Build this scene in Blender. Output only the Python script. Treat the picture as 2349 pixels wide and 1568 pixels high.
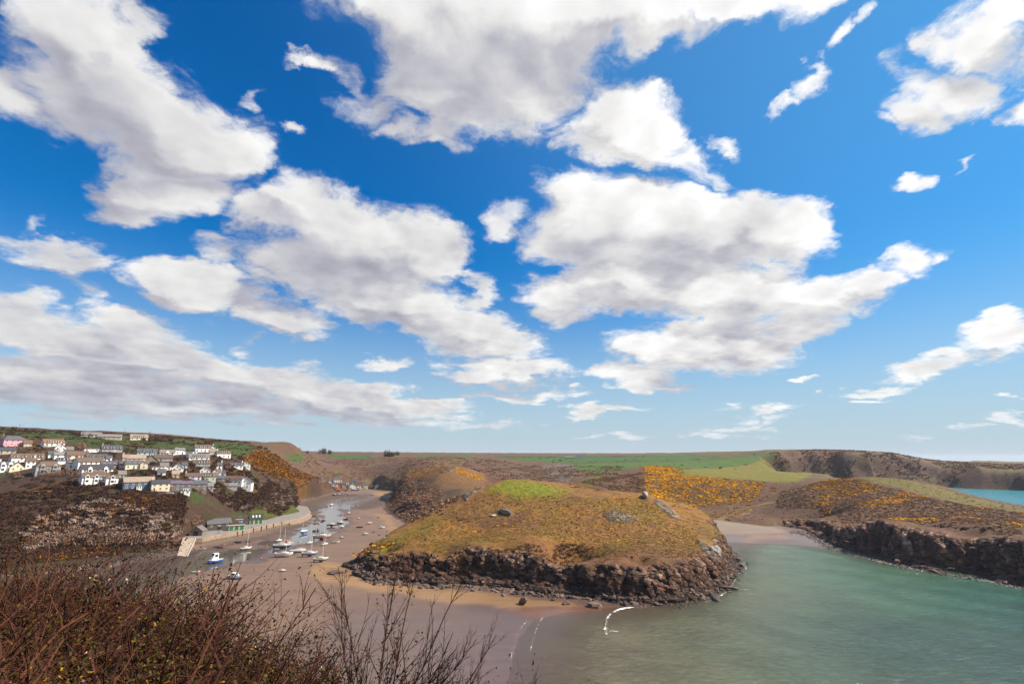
import bpy, bmesh, math, random
import numpy as np
from mathutils import Vector, Matrix

# ------------------------------------------------------------------ camera, sky, sun, exposure
scene = bpy.context.scene
COL = scene.collection
for o in list(bpy.data.objects):
    bpy.data.objects.remove(o)
PITCH = math.radians(12.8)
FPX = 513.0                       # focal length in pixels of a 1024 px wide picture
CAM = Vector((0.0, 0.0, 50.0))
cam_data = bpy.data.cameras.new('camera')
cam_data.sensor_width = 36.0
cam_data.lens = FPX / 1024.0 * 36.0
cam_data.clip_start = 0.1
cam_data.clip_end = 60000.0
cam = bpy.data.objects.new('camera', cam_data)
COL.objects.link(cam)
cam.location = CAM
cam.rotation_euler = (math.radians(90) + PITCH, 0, 0)
scene.camera = cam
CP, SP = math.cos(PITCH), math.sin(PITCH)
OS = 1024.0 / 2349.0

def ray(ox, oy):
    """direction of the sight line through a point of the photograph (2349 px wide copy)"""
    a = (ox * OS - 512.0) / FPX
    b = (341.5 - oy * OS) / FPX
    return Vector((a, CP - b * SP, SP + b * CP))

SUN_EL, SUN_AZ = math.radians(44), math.radians(86)
SUN = Vector((math.cos(SUN_EL) * math.sin(SUN_AZ), math.cos(SUN_EL) * math.cos(SUN_AZ), math.sin(SUN_EL)))
sun_data = bpy.data.lights.new('sun', 'SUN')
sun_data.energy = 5.0
sun_data.angle = math.radians(0.5)
sun_data.color = (1.0, 0.88, 0.73)
sun = bpy.data.objects.new('sun', sun_data)
COL.objects.link(sun)
sun.rotation_euler = SUN.to_track_quat('Z', 'Y').to_euler()
sun.location = (0, 0, 300)

vs = scene.view_settings
vs.view_transform = 'Standard'
vs.look = 'None'
vs.gamma = 1.0
vs.exposure = 1.0
vs.use_curve_mapping = False
scene.cycles.use_denoising = True
scene.cycles.max_bounces = 5
scene.cycles.diffuse_bounces = 2
scene.cycles.glossy_bounces = 3
scene.cycles.transmission_bounces = 3
scene.cycles.transparent_max_bounces = 8
scene.cycles.use_adaptive_sampling = True
scene.cycles.adaptive_threshold = 0.012

class NT:
    """small helper for building node trees"""
    def __init__(self, tree):
        self.t = tree
    def n(self, kind, **kw):
        node = self.t.nodes.new(kind)
        for k, v in kw.items():
            setattr(node, k, v)
        return node
    def l(self, a, b):
        self.t.links.new(a, b)
    def _in(self, sock, v):
        if v is None:
            return
        if isinstance(v, bpy.types.NodeSocket):
            self.t.links.new(v, sock)
        else:
            sock.default_value = v
    def m(self, op, a, b=None, c=None, clamp=False):
        node = self.n('ShaderNodeMath', operation=op)
        node.use_clamp = clamp
        for i, v in enumerate((a, b, c)):
            self._in(node.inputs[i], v)
        return node.outputs[0]
    def vm(self, op, a, b=None, scale=None):
        node = self.n('ShaderNodeVectorMath', operation=op)
        self._in(node.inputs[0], a)
        self._in(node.inputs[1], b)
        if scale is not None:
            self._in(node.inputs['Scale'], scale)
        return node.outputs['Value'] if op in ('DOT_PRODUCT', 'LENGTH', 'DISTANCE') else node.outputs[0]
    def noise(self, vec, scale, detail=4, rough=0.5, dist=0.0, dims='3D', out=0, lac=2.0):
        node = self.n('ShaderNodeTexNoise', noise_dimensions=dims)
        self._in(node.inputs['Vector'], vec)
        node.inputs['Scale'].default_value = scale
        node.inputs['Detail'].default_value = detail
        node.inputs['Roughness'].default_value = rough
        node.inputs['Distortion'].default_value = dist
        node.inputs['Lacunarity'].default_value = lac
        return node.outputs[out]
    def ss(self, v, lo, hi, a=0.0, b=1.0, kind='SMOOTHSTEP'):
        node = self.n('ShaderNodeMapRange', interpolation_type=kind)
        self._in(node.inputs[0], v)
        self._in(node.inputs[1], lo); self._in(node.inputs[2], hi)
        self._in(node.inputs[3], a); self._in(node.inputs[4], b)
        return node.outputs[0]
    def mix(self, f, a, b, blend='MIX'):
        node = self.n('ShaderNodeMix', data_type='RGBA', blend_type=blend)
        node.clamp_factor = True
        self._in(node.inputs[0], f)
        for s, v in ((node.inputs[6], a), (node.inputs[7], b)):
            if isinstance(v, tuple) and len(v) == 3:
                v = v + (1.0,)
            self._in(s, v)
        return node.outputs[2]
    def sep(self, v):
        node = self.n('ShaderNodeSeparateXYZ'); self.l(v, node.inputs[0]); return node.outputs
    def comb(self, x, y, z):
        node = self.n('ShaderNodeCombineXYZ')
        for i, v in enumerate((x, y, z)):
            self._in(node.inputs[i], v)
        return node.outputs[0]

# clouds: banks of cumulus, each lobe given by the direction it is seen in, its size and its tilt.
# x, y, rx, ry (in 1/2349 of the picture width), tilt in degrees, thickness
LOBES = [
 (200,70,150,130,0,1),(290,210,190,150,30,1.15),(430,300,170,105,22,1.15),(535,330,75,75,0,.9),(380,420,150,75,12,1.1),
 (325,462,90,52,0,.85),(345,55,60,85,-10,.8),(45,240,95,62,20,.75),(150,275,90,55,25,.6),(555,165,30,32,30,.35),(655,272,40,12,25,.3),
 (700,445,140,62,15,.85),(800,560,200,115,18,1.1),(955,570,115,88,20,1.1),(1025,590,50,48,0,.8),(600,500,160,60,20,.75),
 (700,610,150,85,10,.9),(900,680,250,65,14,1.05),(1050,745,185,62,14,1.1),(1140,795,110,38,8,.9),
 (440,655,130,56,12,1.0),(660,725,115,42,10,.85),(490,575,75,42,15,.5),(1095,650,42,42,30,.55),(580,640,80,30,10,.6),
 (150,775,210,58,8,.95),(50,715,90,45,10,.7),(300,755,120,48,10,.9),(350,825,260,62,9,1.0),(610,880,250,52,9,1.0),(820,918,190,42,8,.95),
 (965,930,120,28,5,.8),(170,865,370,75,4,.92),(430,925,470,48,3,.78),(1000,968,230,16,2,.45),(560,790,40,35,-30,.35),
 (120,578,155,40,9,.85),(70,500,40,28,0,.3),(180,660,80,26,20,.25),(300,640,40,20,10,.3),
 (890,832,75,22,3,.6),(1150,852,180,34,2,.9),(1190,912,120,17,0,.65),(1385,940,90,12,-3,.6),(1332,903,35,11,0,.5),
 (1000,60,200,110,20,1.0),(1170,60,280,150,0,1.25),(1420,45,290,95,-6,1.2),(1650,20,210,60,-6,1.0),(1800,0,95,42,-10,.9),
 (1010,190,165,110,30,.95),(1140,185,155,115,20,1.15),(1290,105,150,66,-15,1.0),(1490,100,110,44,-10,.8),
 (860,255,100,72,20,.55),(920,305,85,42,10,.7),(1020,310,95,45,0,.5),(725,120,65,15,33,.38),(800,175,55,28,45,.42),(1050,345,60,20,10,.3),
 (1390,272,125,88,0,1.0),(1325,250,60,55,0,.6),(1480,295,120,80,15,1.0),(1580,345,100,48,25,.6),(1650,395,60,26,30,.45),(1700,320,40,20,20,.3),
 (1300,450,90,68,-10,.9),(1400,520,200,112,0,1.25),(1560,545,210,112,5,1.25),(1725,525,150,80,10,1.15),(1820,515,90,60,10,1.0),(1140,490,72,52,0,.6),
 (1600,435,70,25,10,.55),(1455,655,240,72,0,1.15),(1275,680,95,66,0,.9),(1660,685,240,82,0,1.2),(1860,685,160,60,-8,1.0),(2000,650,110,46,-14,.9),
 (2095,600,75,42,-10,.85),(2170,580,50,18,-28,.4),(1560,805,180,50,0,1.1),(1710,800,150,56,0,1.1),(1810,750,110,50,-5,.9),(1450,862,105,32,0,.9),(1530,884,75,12,0,.5),
 (2230,80,120,80,-25,.8),(2310,20,110,52,-20,.85),(2150,190,130,72,-5,.85),(2050,245,95,46,-12,.8),(2310,150,70,62,0,.75),(2320,235,70,55,0,.75),(2250,130,60,60,0,.5),(1985,280,60,22,15,.5),
 (1935,62,42,24,-50,.38),(1890,170,60,28,-45,.36),(1832,222,50,13,-25,.38),(1975,20,24,30,20,.36),(1905,130,30,22,20,.36),
 (2105,415,52,24,-8,.7),(2185,388,32,11,-35,.35),
 (2290,790,120,36,-13,.85),(2130,840,150,28,-8,.85),(2000,888,100,15,-3,.7),(2349,755,50,44,-20,.7),(1990,920,62,8,-2,.5),(1760,938,105,20,-7,.6),(1690,975,125,13,-5,.5),
 (1850,876,26,6,0,.5),(2310,960,80,13,0,.6),(2335,905,30,9,0,.5),(2240,982,52,6,0,.4),(1650,1000,130,8,0,.35),(1450,998,60,8,0,.4),(2070,1004,100,6,0,.3),(1355,1002,36,6,0,.35),
]
world = bpy.data.worlds.new('World')
scene.world = world
world.use_nodes = True
wt = world.node_tree
wt.nodes.clear()
W = NT(wt)
tc = W.n('ShaderNodeTexCoord')
dirv = W.vm('NORMALIZE', tc.outputs['Generated'])
dx, dy, dz = W.sep(dirv)[:3]
flat = W.m('ADD', W.m('MAXIMUM', dz, 0.0), 0.26)
pl = W.vm('SCALE', dirv, scale=W.m('DIVIDE', 1.0, flat))
wv = W.vm('SUBTRACT', W.noise(pl, 3.1, 8, 0.57, out=1), (0.5, 0.5, 0.5))
wv = W.vm('SCALE', wv, scale=W.m('MULTIPLY', flat, 0.34))
dw = W.vm('ADD', dirv, W.vm('MULTIPLY', wv, (1.0, 1.0, 0.75)))
def bank(dvec, lobes):
    mask = None
    for (x, y, rx, ry, ang, amp) in lobes:
        ca, sa = math.cos(math.radians(ang)), math.sin(math.radians(ang))
        c = ray(x, y).normalized()
        e1 = ray(x + rx * ca, y + rx * sa).normalized() - c
        e2 = ray(x - ry * sa, y + ry * ca).normalized() - c
        e1 -= c * e1.dot(c); e2 -= c * e2.dot(c)
        # dual basis, so that the lobe keeps its tilt
        g11, g12, g22 = e1.dot(e1), e1.dot(e2), e2.dot(e2)
        det = g11 * g22 - g12 * g12
        f1 = (e1 * g22 - e2 * g12) / det
        f2 = (e2 * g11 - e1 * g12) / det
        q1 = W.vm('DOT_PRODUCT', dvec, tuple(f1))
        q2 = W.vm('DOT_PRODUCT', dvec, tuple(f2))
        r2 = W.m('MULTIPLY_ADD', q1, q1, W.m('MULTIPLY', q2, q2))
        k = 0.62
        val = W.m('MULTIPLY_ADD', r2, -k * amp ** 0.5, amp * k + 0.045)
        mask = val if mask is None else W.m('SMOOTH_MAX', mask, val, 0.10)
    return mask
mask = bank(dw, LOBES)
# the same banks a little nearer the sun: what lies that way shades what lies behind it
BIG = [l for l in LOBES if l[2] * l[3] > 4200 and l[5] >= .75]
shade_dir = W.vm('ADD', dw, W.vm('SCALE', W.comb(0.55, -0.10, 0.85), scale=W.m('MULTIPLY_ADD', flat, 0.078, 0.008)))
mask_s = W.m('MAXIMUM', bank(shade_dir, BIG), -0.9)
mask = W.m('MAXIMUM', mask, -0.9)
# beyond the banks above the bay the broken cloud goes on in the same way
outside = W.m('MAXIMUM', W.ss(dy, 0.55, 0.25), W.ss(dz, 0.74, 0.88))
other = W.ss(W.noise(pl, 0.9, 3, 0.5), 0.42, 0.62, -0.6, 0.9)
mask = W.m('MAXIMUM', mask, W.m('MULTIPLY_ADD', W.m('SUBTRACT', 1.0, outside), -2.0, other))
fb = W.noise(W.vm('ADD', pl, W.vm('SCALE', wv, scale=0.8)), 6.2, 11, 0.66, 0.3)
soft = W.vm('ADD', pl, W.vm('SCALE', wv, scale=0.5))
fb3 = W.noise(soft, 2.4, 3, 0.45)
fb2 = W.noise(W.vm('ADD', soft, (0.08, 0.04, 0.0)), 2.4, 3, 0.45)
nz = W.m('SUBTRACT', fb, 0.5)
dens = W.m('MULTIPLY_ADD', nz, W.ss(mask, 0.1, 0.6, 2.2, 1.0), mask)
alpha = W.ss(dens, -0.20, 0.46)
alpha = W.m('POWER', alpha, 1.25)
core = W.m('MULTIPLY_ADD', W.m('SUBTRACT', fb3, 0.5), 1.3, W.m('MULTIPLY_ADD', nz, 0.22, mask))
thick = W.ss(core, 0.20, 0.85)
relief = W.m('MULTIPLY', W.m('SUBTRACT', fb3, fb2), 1.2)
bw = W.vm('ADD', pl, W.vm('SCALE', wv, scale=0.35))
b1 = W.noise(bw, 4.6, 5, 0.5)
b2 = W.noise(W.vm('ADD', bw, (0.038, -0.015, 0.0)), 4.6, 5, 0.5)
relief = W.m('MULTIPLY_ADD', W.m('SUBTRACT', b1, b2), 1.0, relief)
# side scattering: banks far from the sun are greyer
sund = W.vm('DOT_PRODUCT', dirv, tuple(SUN))
glow = W.ss(sund, -0.25, 0.75)
rim = W.ss(W.m('MULTIPLY_ADD', nz, 0.30, W.m('SUBTRACT', mask, mask_s)), -0.16, 0.26)
lit = W.m('MULTIPLY_ADD', thick, -0.20, W.m('MULTIPLY_ADD', rim, 0.36, 0.86))
lit = W.m('ADD', lit, relief)
lit = W.m('MULTIPLY', lit, W.m('MULTIPLY_ADD', glow, 0.26, 0.76))
lit = W.m('MINIMUM', W.m('MAXIMUM', lit, 0.45), 1.22)
cloudc = W.mix(W.ss(lit, 0.5, 0.95), (0.91, 0.915, 1.05), (1.0, 0.99, 0.985))
cloudc = W.vm('SCALE', cloudc, scale=W.m('MULTIPLY', lit, 8.6))
sky = W.n('ShaderNodeTexSky', sky_type='NISHITA')
sky.sun_disc = False
sky.sun_elevation = SUN_EL
sky.sun_rotation = SUN_AZ
sky.altitude = 0
sky.air_density = 1.15
sky.dust_density = 0.6
sky.ozone_density = 3.0
W.l(dirv, sky.inputs[0])
hs = W.n('ShaderNodeHueSaturation')
hs.inputs['Saturation'].default_value = 1.36
hs.inputs['Value'].default_value = 1.02
W.l(sky.outputs[0], hs.inputs['Color'])
blue = W.mix(1.0, hs.outputs[0], (0.07, 0.98, 1.34), 'MULTIPLY')
blue = W.mix(W.m('MULTIPLY', W.ss(sund, 0.15, 0.95), 0.42), blue, (1.9, 5.0, 8.2))
hz = W.ss(dz, 0.0, 0.40, 1.0, 0.0)
blue = W.mix(W.m('MULTIPLY', W.m('POWER', hz, 1.35), 0.88), blue, (5.5, 6.2, 7.2))
cl_a = W.m('MULTIPLY', alpha, W.ss(dz, 0.0, 0.10, 0.35, 1.0))
final = W.mix(cl_a, blue, cloudc)
bg = W.n('ShaderNodeBackground')
bg.inputs['Strength'].default_value = 0.0505
W.l(final, bg.inputs['Color'])
wo = W.n('ShaderNodeOutputWorld')
W.l(bg.outputs[0], wo.inputs['Surface'])
world.cycles.sampling_method = 'MANUAL'
world.cycles.sample_map_resolution = 256

# ------------------------------------------------------------------ the lie of the land
def hash2(ix, iy, seed):
    h = (ix.astype(np.int64) * 374761393 + iy.astype(np.int64) * 668265263 + seed * 1442695041) & 0xffffffff
    h = ((h ^ (h >> 13)) * 1274126177) & 0xffffffff
    return h ^ (h >> 16)

def gnoise(x, y, seed=0):
    """gradient noise, about -1..1"""
    x0 = np.floor(x); y0 = np.floor(y)
    fx = x - x0; fy = y - y0
    u = fx * fx * fx * (fx * (fx * 6 - 15) + 10)
    v = fy * fy * fy * (fy * (fy * 6 - 15) + 10)
    def g(i, j):
        a = (hash2(x0 + i, y0 + j, seed) & 0xffff) * (2 * math.pi / 65536.0)
        return np.cos(a) * (fx - i) + np.sin(a) * (fy - j)
    n0 = g(0, 0) * (1 - u) + g(1, 0) * u
    n1 = g(0, 1) * (1 - u) + g(1, 1) * u
    return (n0 * (1 - v) + n1 * v) * 1.5

def fbm(x, y, scale, octs=4, gain=0.5, seed=0):
    out = np.zeros_like(x, dtype=np.float64); a = 1.0; tot = 0.0; f = 1.0 / scale
    for i in range(octs):
        out += a * gnoise(x * f + i * 17.3, y * f - i * 9.1, seed + i * 31)
        tot += a; a *= gain; f *= 2.03
    return out / tot

def ridged(x, y, scale, octs=4, gain=0.55, seed=0):
    out = np.zeros_like(x, dtype=np.float64); a = 1.0; tot = 0.0; f = 1.0 / scale
    for i in range(octs):
        out += a * (1 - 2 * np.abs(gnoise(x * f + i * 7.7, y * f + i * 3.1, seed + i * 13)))
        tot += a; a *= gain; f *= 2.1
    return out / tot

def sstep(a, b, x):
    t = np.clip((x - a) / (b - a), 0, 1)
    return t * t * (3 - 2 * t)

def onz(ox, oy, z=0.0):
    d = ray(ox, oy); t = (z - CAM.z) / d.z
    return (d.x * t, d.y * t)

def atd(ox, oy, depth):
    d = ray(ox, oy); t = depth / d.y
    return (d.x * t, depth, CAM.z + d.z * t)

def sdist(px, py, poly, want_t=False):
    """signed distance to a closed polygon (positive inside) and the index of the nearest edge"""
    n = len(poly)
    px = px.astype(np.float32); py = py.astype(np.float32)
    best = np.full(px.shape, 1e18, np.float32); idx = np.zeros(px.shape, np.int32)
    inside = np.zeros(px.shape, bool)
    for i in range(n):
        ax, ay = poly[i][:2]; bx, by = poly[(i + 1) % n][:2]
        ex, ey = bx - ax, by - ay
        L = ex * ex + ey * ey + 1e-9
        t = np.clip(((px - ax) * ex + (py - ay) * ey) / L, 0, 1)
        d = (px - ax - t * ex) ** 2 + (py - ay - t * ey) ** 2
        m = d < best
        best[m] = d[m]; idx[m] = i
        if ay != by:
            c = ((ay > py) != (by > py)) & (px < ex * (py - ay) / ey + ax)
            inside ^= c
    d = np.sqrt(best)
    return np.where(inside, d, -d), idx

# shoreline, land on the outside of the bay: (x, y, width of the rise from the shore, kind)
SH = []
def S(pts, w, kind, z=0.0, world=False):
    for p in pts:
        x, y = p if world else onz(p[0], p[1], z)
        SH.append((x, y, w, kind))
S([(700, -300), (300, -60), (200, 10), (120, 50), (40, 78), (-40, 95), (-110, 122), (-180, 168), (-232, 215), (-245, 240)], 26, 0, world=True)
S([(60, 1318), (130, 1308), (200, 1303), (290, 1288), (345, 1276), (400, 1264)], 11, 1)
S([(424, 1246), (470, 1232), (519, 1227), (573, 1216), (620, 1205), (660, 1196), (690, 1191), (704, 1180), (699, 1168)], 6, 2)
S([(686, 1158), (672, 1151), (700, 1146), (726, 1142), (747, 1134), (763, 1129)], 7, 3)
S([(800, 1127), (827, 1125), (850, 1120), (873, 1124), (905, 1127)], 14, 3)
S([(903, 1134), (896, 1143), (888, 1153), (880, 1168), (892, 1178), (906, 1184), (922, 1196), (938, 1206)], 20, 4)
S([(-70, 398), (-54, 374), (-50, 338), (-63, 303), (-75, 276)], 9, 1, world=True)
S([(800, 1300), (822, 1322), (860, 1334), (900, 1332), (960, 1334), (1010, 1338), (1060, 1336), (1130, 1342), (1180, 1348), (1250, 1358)], 16, 1)
S([(1330, 1364), (1420, 1374), (1500, 1378), (1560, 1376), (1610, 1366), (1650, 1346), (1676, 1320), (1688, 1298), (1680, 1275), (1662, 1256), (1640, 1242), (1618, 1230)], 11.5, 1)
S([(136, 400), (146, 425), (152, 446)], 10, 1, world=True)
S([(1600, 1189), (1640, 1191), (1700, 1199), (1760, 1206)], 22, 5, z=3.5)
S([(1800, 1216), (1850, 1222), (1880, 1231), (1910, 1244), (1960, 1260), (2025, 1276), (2134, 1303), (2266, 1320), (2349, 1342), (2450, 1362)], 17, 1)
S([(340, 190), (480, 140), (700, 150), (640, 280), (500, 390), (445, 465), (420, 560), (448, 700), (462, 850), (480, 950), (520, 1010), (590, 1030), (640, 1040)], 60, 6, world=True)
S([(690, 1005), (785, 975)], 120, 6, world=True)
S([(2160, 1116), (2200, 1118), (2250, 1121), (2300, 1123), (2349, 1126), (2420, 1129)], 110, 6)
S([(1150, 720), (1700, 640), (2600, 700), (2700, 900), (1700, 1120), (1010, 1240), (1060, 1450), (1300, 2000), (3000, 6000), (3000, 9000), (-9000, 9000), (-9000, -3000), (700, -3000)], 60, 6, world=True)
POLY = [(a, b) for a, b, _, _ in SH]
SHW = np.array([w for _, _, w, _ in SH], float)
SHK = np.array([k for _, _, _, k in SH])

# where the sea ends on the sand
WATER = [onz(*p) for p in [(1160, 2100), (1160, 1640), (1168, 1540), (1190, 1465), (1225, 1420), (1300, 1402), (1400, 1394), (1480, 1380)]]
WATER += [onz(1560, 1330), onz(1640, 1280), onz(1655, 1242), onz(1700, 1240), onz(1760, 1237), onz(1820, 1240), onz(1880, 1250), onz(1960, 1264), onz(2060, 1290)]
WATER += [(260, 260), (900, 400), (900, 1200), (9000, 3000), (9000, -3000), (300, -3000), (onz(1160, 2100)[0], -50)]

# heights read off the land: x, y in the photograph and how far off the place is
TOPS = [
 # west hill with the upper village
 (0,980,520),(100,985,520),(220,992,520),(300,998,525),(400,1005,540),(480,1010,560),(540,1014,580),(590,1021,600),(640,1049,640),(690,1081,690),(733,1108,760),
 (0,1015,400),(30,1019,400),(120,1023,410),(220,1032,420),(330,1041,430),(420,1045,440),(520,1045,470),(560,1058,500),
 (60,1050,385),(150,1055,380),(300,1064,390),(400,1068,405),(460,1060,430),
 (0,1080,355),(100,1082,355),(200,1081,360),(330,1086,365),(450,1097,385),(540,1084,440),(575,1116,425),
 (0,1110,335),(150,1106,335),(230,1108,338),(320,1122,342),(440,1126,362),(500,1128,380),
 (0,1160,310),(150,1152,318),(300,1152,322),(400,1155,335),(0,1220,290),(150,1212,298),(280,1205,305),(380,1198,318),(440,1188,345),(480,1162,378),
 (0,1270,275),(100,1265,278),(200,1252,288),(300,1240,296),(400,1228,310),
 (560,1150,425),(620,1125,465),(645,1122,490),(600,1168,428),(560,1182,405),(520,1192,388),(660,1158,500),(676,1168,500),(640,1180,450),
 (650,1085,570),(600,1078,530),(640,1110,545),(700,1108,660),(690,1130,600),(745,1119,780),(660,1135,560),
 # far plateau and the valley
 (650,1038,1500),(760,1036,1700),(900,1036,1500),(1000,1040,1500),(1100,1043,1500),(1300,1040,2000),(1500,1038,2000),(1700,1034,1700),
 (1780,1035,1130),(1840,1033,1110),(1900,1032,1105),(1960,1033,1100),(2000,1035,1095),(2050,1040,1085),(2100,1049,1065),(2150,1058,1045),(2200,1064,1005),(2260,1062,985),(2320,1069,960),(2349,1067,945),(2450,1066,930),
 (1770,1042,1060),(1700,1040,1300),
 (700,1062,1150),(740,1080,1000),(800,1062,1150),(760,1100,930),(850,1080,1050),(870,1046,1300),(830,1104,940),
 (900,1060,1050),(950,1058,900),(980,1049,1000),(890,1114,830),(905,1098,780),(925,1080,740),(965,1072,690),
 (1040,1067,610),(1000,1090,565),(1080,1079,610),(1112,1101,600),(1130,1112,540),(950,1120,570),(920,1150,500),(960,1160,465),(1000,1130,505),(1050,1120,490),(1000,1172,415),(1060,1140,400),
 (890,1148,590),(902,1166,515),(940,1190,440),
 (1150,1070,900),(1200,1056,1150),(1250,1066,920),(1300,1071,820),(1220,1081,820),(1200,1092,700),(1280,1092,640),(1330,1096,600),
 (1400,1062,1000),(1500,1052,1300),(1600,1062,980),(1700,1050,1250),(1380,1101,560),(1430,1089,630),(1480,1070,690),(1550,1070,740),(1650,1083,700),(1750,1090,670),(1850,1084,780),(1900,1084,720),
 (1480,1110,560),(1560,1110,565),(1650,1116,560),(1720,1130,545),(1560,1150,520),(1650,1157,510),(1600,1172,490),(1720,1167,500),(1500,1132,505),
 # east headland
 (1800,1122,545),(1780,1152,505),(1830,1130,490),(1900,1120,490),(1930,1097,570),(1990,1092,525),(2090,1100,505),(2150,1112,485),(2200,1130,465),(2280,1147,435),(2349,1160,412),(2450,1175,390),
 (1950,1150,400),(2050,1150,392),(2150,1160,362),(2250,1180,330),(2349,1190,300),(1935,1200,336),(2045,1190,300),(2098,1194,278),(2190,1212,265),(2241,1205,261),(2309,1227,245),(2349,1223,238),(2450,1240,222),
 (1850,1188,420),(1800,1186,440),(1700,1184,475),(1640,1180,478),(1880,1160,440),
 # the headland in the middle of the bay
 (812,1268,266),(840,1256,266),(900,1236,268),(1000,1190,290),(1060,1150,305),(1120,1115,320),(1165,1098,332),(1230,1105,336),(1310,1120,342),(1400,1130,346),(1480,1134,346),(1505,1150,335),(1560,1188,310),(1600,1210,292),(1635,1243,268),
 (1150,1170,300),(1250,1170,305),(1400,1180,302),(1000,1232,270),(1100,1210,284),(1250,1212,277),(1400,1228,268),(1500,1228,272),(1570,1240,262),
 (890,1258,254),(986,1262,238),(1049,1250,238),(1161,1240,238),(1250,1226,247),(1313,1282,219),(1380,1290,212),(1435,1270,217),(1512,1276,215),(1590,1276,222),(1300,1250,246),(1450,1250,240),
]
CT = [atd(*p) for p in TOPS]
CT += [(-600, 900, 92), (-420, 1000, 78), (-300, 930, 30), (-1500, 1500, 90), (-1500, 500, 95), (-700, 300, 85), (-600, 0, 70), (-3000, 6000, 95), (0, 6000, 90), (2500, 6000, 85), (700, 3000, 80), (-800, 3000, 85), (2200, 820, 46), (1500, 850, 47),
       (1300, 2200, 60), (760, 1250, 70), (950, 1180, 45), (620, 1300, 70), (560, 300, 13), (560, 200, 14), (425, 450, 13), (400, 540, 20),
       (0, 0, 48.0), (0, 6, 46.2), (-6, 8, 46.4), (-14, 12, 45.6), (-25, 15, 44.5), (8, 8, 44), (4, 14, 40.5), (0, 30, 30), (30, 30, 25), (-40, 30, 37), (-80, 40, 38), (0, 60, 12), (50, 50, 12), (-80, 80, 22), (-150, 100, 25), (-200, 150, 20),
       (-300, 120, 45), (-150, 20, 47), (-300, -50, 60), (100, 0, 38), (200, -60, 36), (100, -100, 50), (0, -60, 51), (-100, -100, 55), (-280, 200, 24), (-330, 240, 34),
       (-20, 400, 26), (60, 420, 22), (120, 430, 14), (60, 470, 20), (110, 500, 16), (-40, 360, 16), (30, 380, 33)]
CT = np.array(CT)
def rbf_kernel(r2):
    return np.sqrt(r2 + 14.0 ** 2)
def rbf_fit(P):
    n = len(P); X = P[:, :2]
    d2 = ((X[:, None] - X[None]) ** 2).sum(-1)
    A = np.zeros((n + 1, n + 1)); A[:n, :n] = rbf_kernel(d2) - np.eye(n) * 1.5
    A[:n, n] = 1; A[n, :n] = 1
    rhs = np.zeros(n + 1); rhs[:n] = P[:, 2]
    return np.linalg.solve(A, rhs)
RW = rbf_fit(CT)
def rbf_eval(x, y):
    out = np.full(x.shape, RW[-1], np.float64)
    for (cx, cy, _), w in zip(CT, RW[:-1]):
        q = x - np.float32(cx); q *= q
        r = y - np.float32(cy); r *= r
        q += r; q += np.float32(196.0)
        np.sqrt(q, out=q)
        q *= np.float32(w); out += q
    return out

NAZ, AZ0, AZ1 = 1100, math.radians(-57), math.radians(57)
AZ = np.linspace(AZ0, AZ1, NAZ)
def geo(a, b, n):
    return a * (b / a) ** (np.arange(n) / n)
RAD = np.concatenate([geo(1.5, 30, 50), geo(30, 165, 60), geo(165, 330, 330), geo(330, 700, 220), geo(700, 1500, 90), geo(1500, 8000, 30), [8000.0]])
NR = len(RAD)
rr, aa = np.meshgrid(RAD, AZ, indexing='ij')
GX = rr * np.sin(aa); GY = rr * np.cos(aa)
px, py = GX.ravel().astype(np.float32), GY.ravel().astype(np.float32)
top = rbf_eval(px, py)
near = sstep(1400, 300, np.hypot(px, py))
# the shore is ragged: buttresses, clefts and small coves in the rock
eastm = sstep(150, 190, px)
jag = (3.6 + 3.5 * eastm) * fbm(px, py, 38, 2, 0.5, 5) + (2.8 + 2.2 * eastm) * ridged(px, py, 15 + 11 * 0, 3, 0.55, 9) + eastm * 3.5 * ridged(px, py, 33, 2, .5, 6) + (0.65 - .45 * eastm) * ridged(px, py, 4.2, 3, 0.6, 15)
sd_raw, sidx = sdist(px, py, POLY)
kind = SHK[sidx]; cw = SHW[sidx]
rocky = np.isin(kind, (1,)).astype(float)
rock6 = (kind == 6).astype(float)
sd = sd_raw + rocky * jag + (kind == 4) * (fbm(px, py, 25, 3, 0.5, 3) * 6) + rock6 * (fbm(px, py, 150, 3, 0.5, 7) * 34 + ridged(px, py, 90, 2, 0.45, 8) * 16)
wsd, _ = sdist(px, py, WATER)
rip = fbm(px, py, 60, 3, 0.5, 21)
sand = np.where(wsd > 0, np.maximum(-0.02 * wsd, -6.0), np.minimum(-0.006 * wsd, 0.62) + rip * 0.16 * sstep(0, 60, -wsd))
sand = np.where(kind == 6, -5.0, sand)
# beach of the little cove
bp = np.array([(x_, y_) for x_, y_, _, k_ in SH if k_ == 5])
d5 = np.full(px.shape, 1e9)
for i in range(len(bp) - 1):
    e_ = bp[i + 1] - bp[i]; t_ = np.clip(((px - bp[i][0]) * e_[0] + (py - bp[i][1]) * e_[1]) / (e_ @ e_), 0, 1)
    d5 = np.minimum(d5, np.hypot(px - bp[i][0] - t_ * e_[0], py - bp[i][1] - t_ * e_[1]))
sand = sand + 3.2 * sstep(70, 4, d5)
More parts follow.
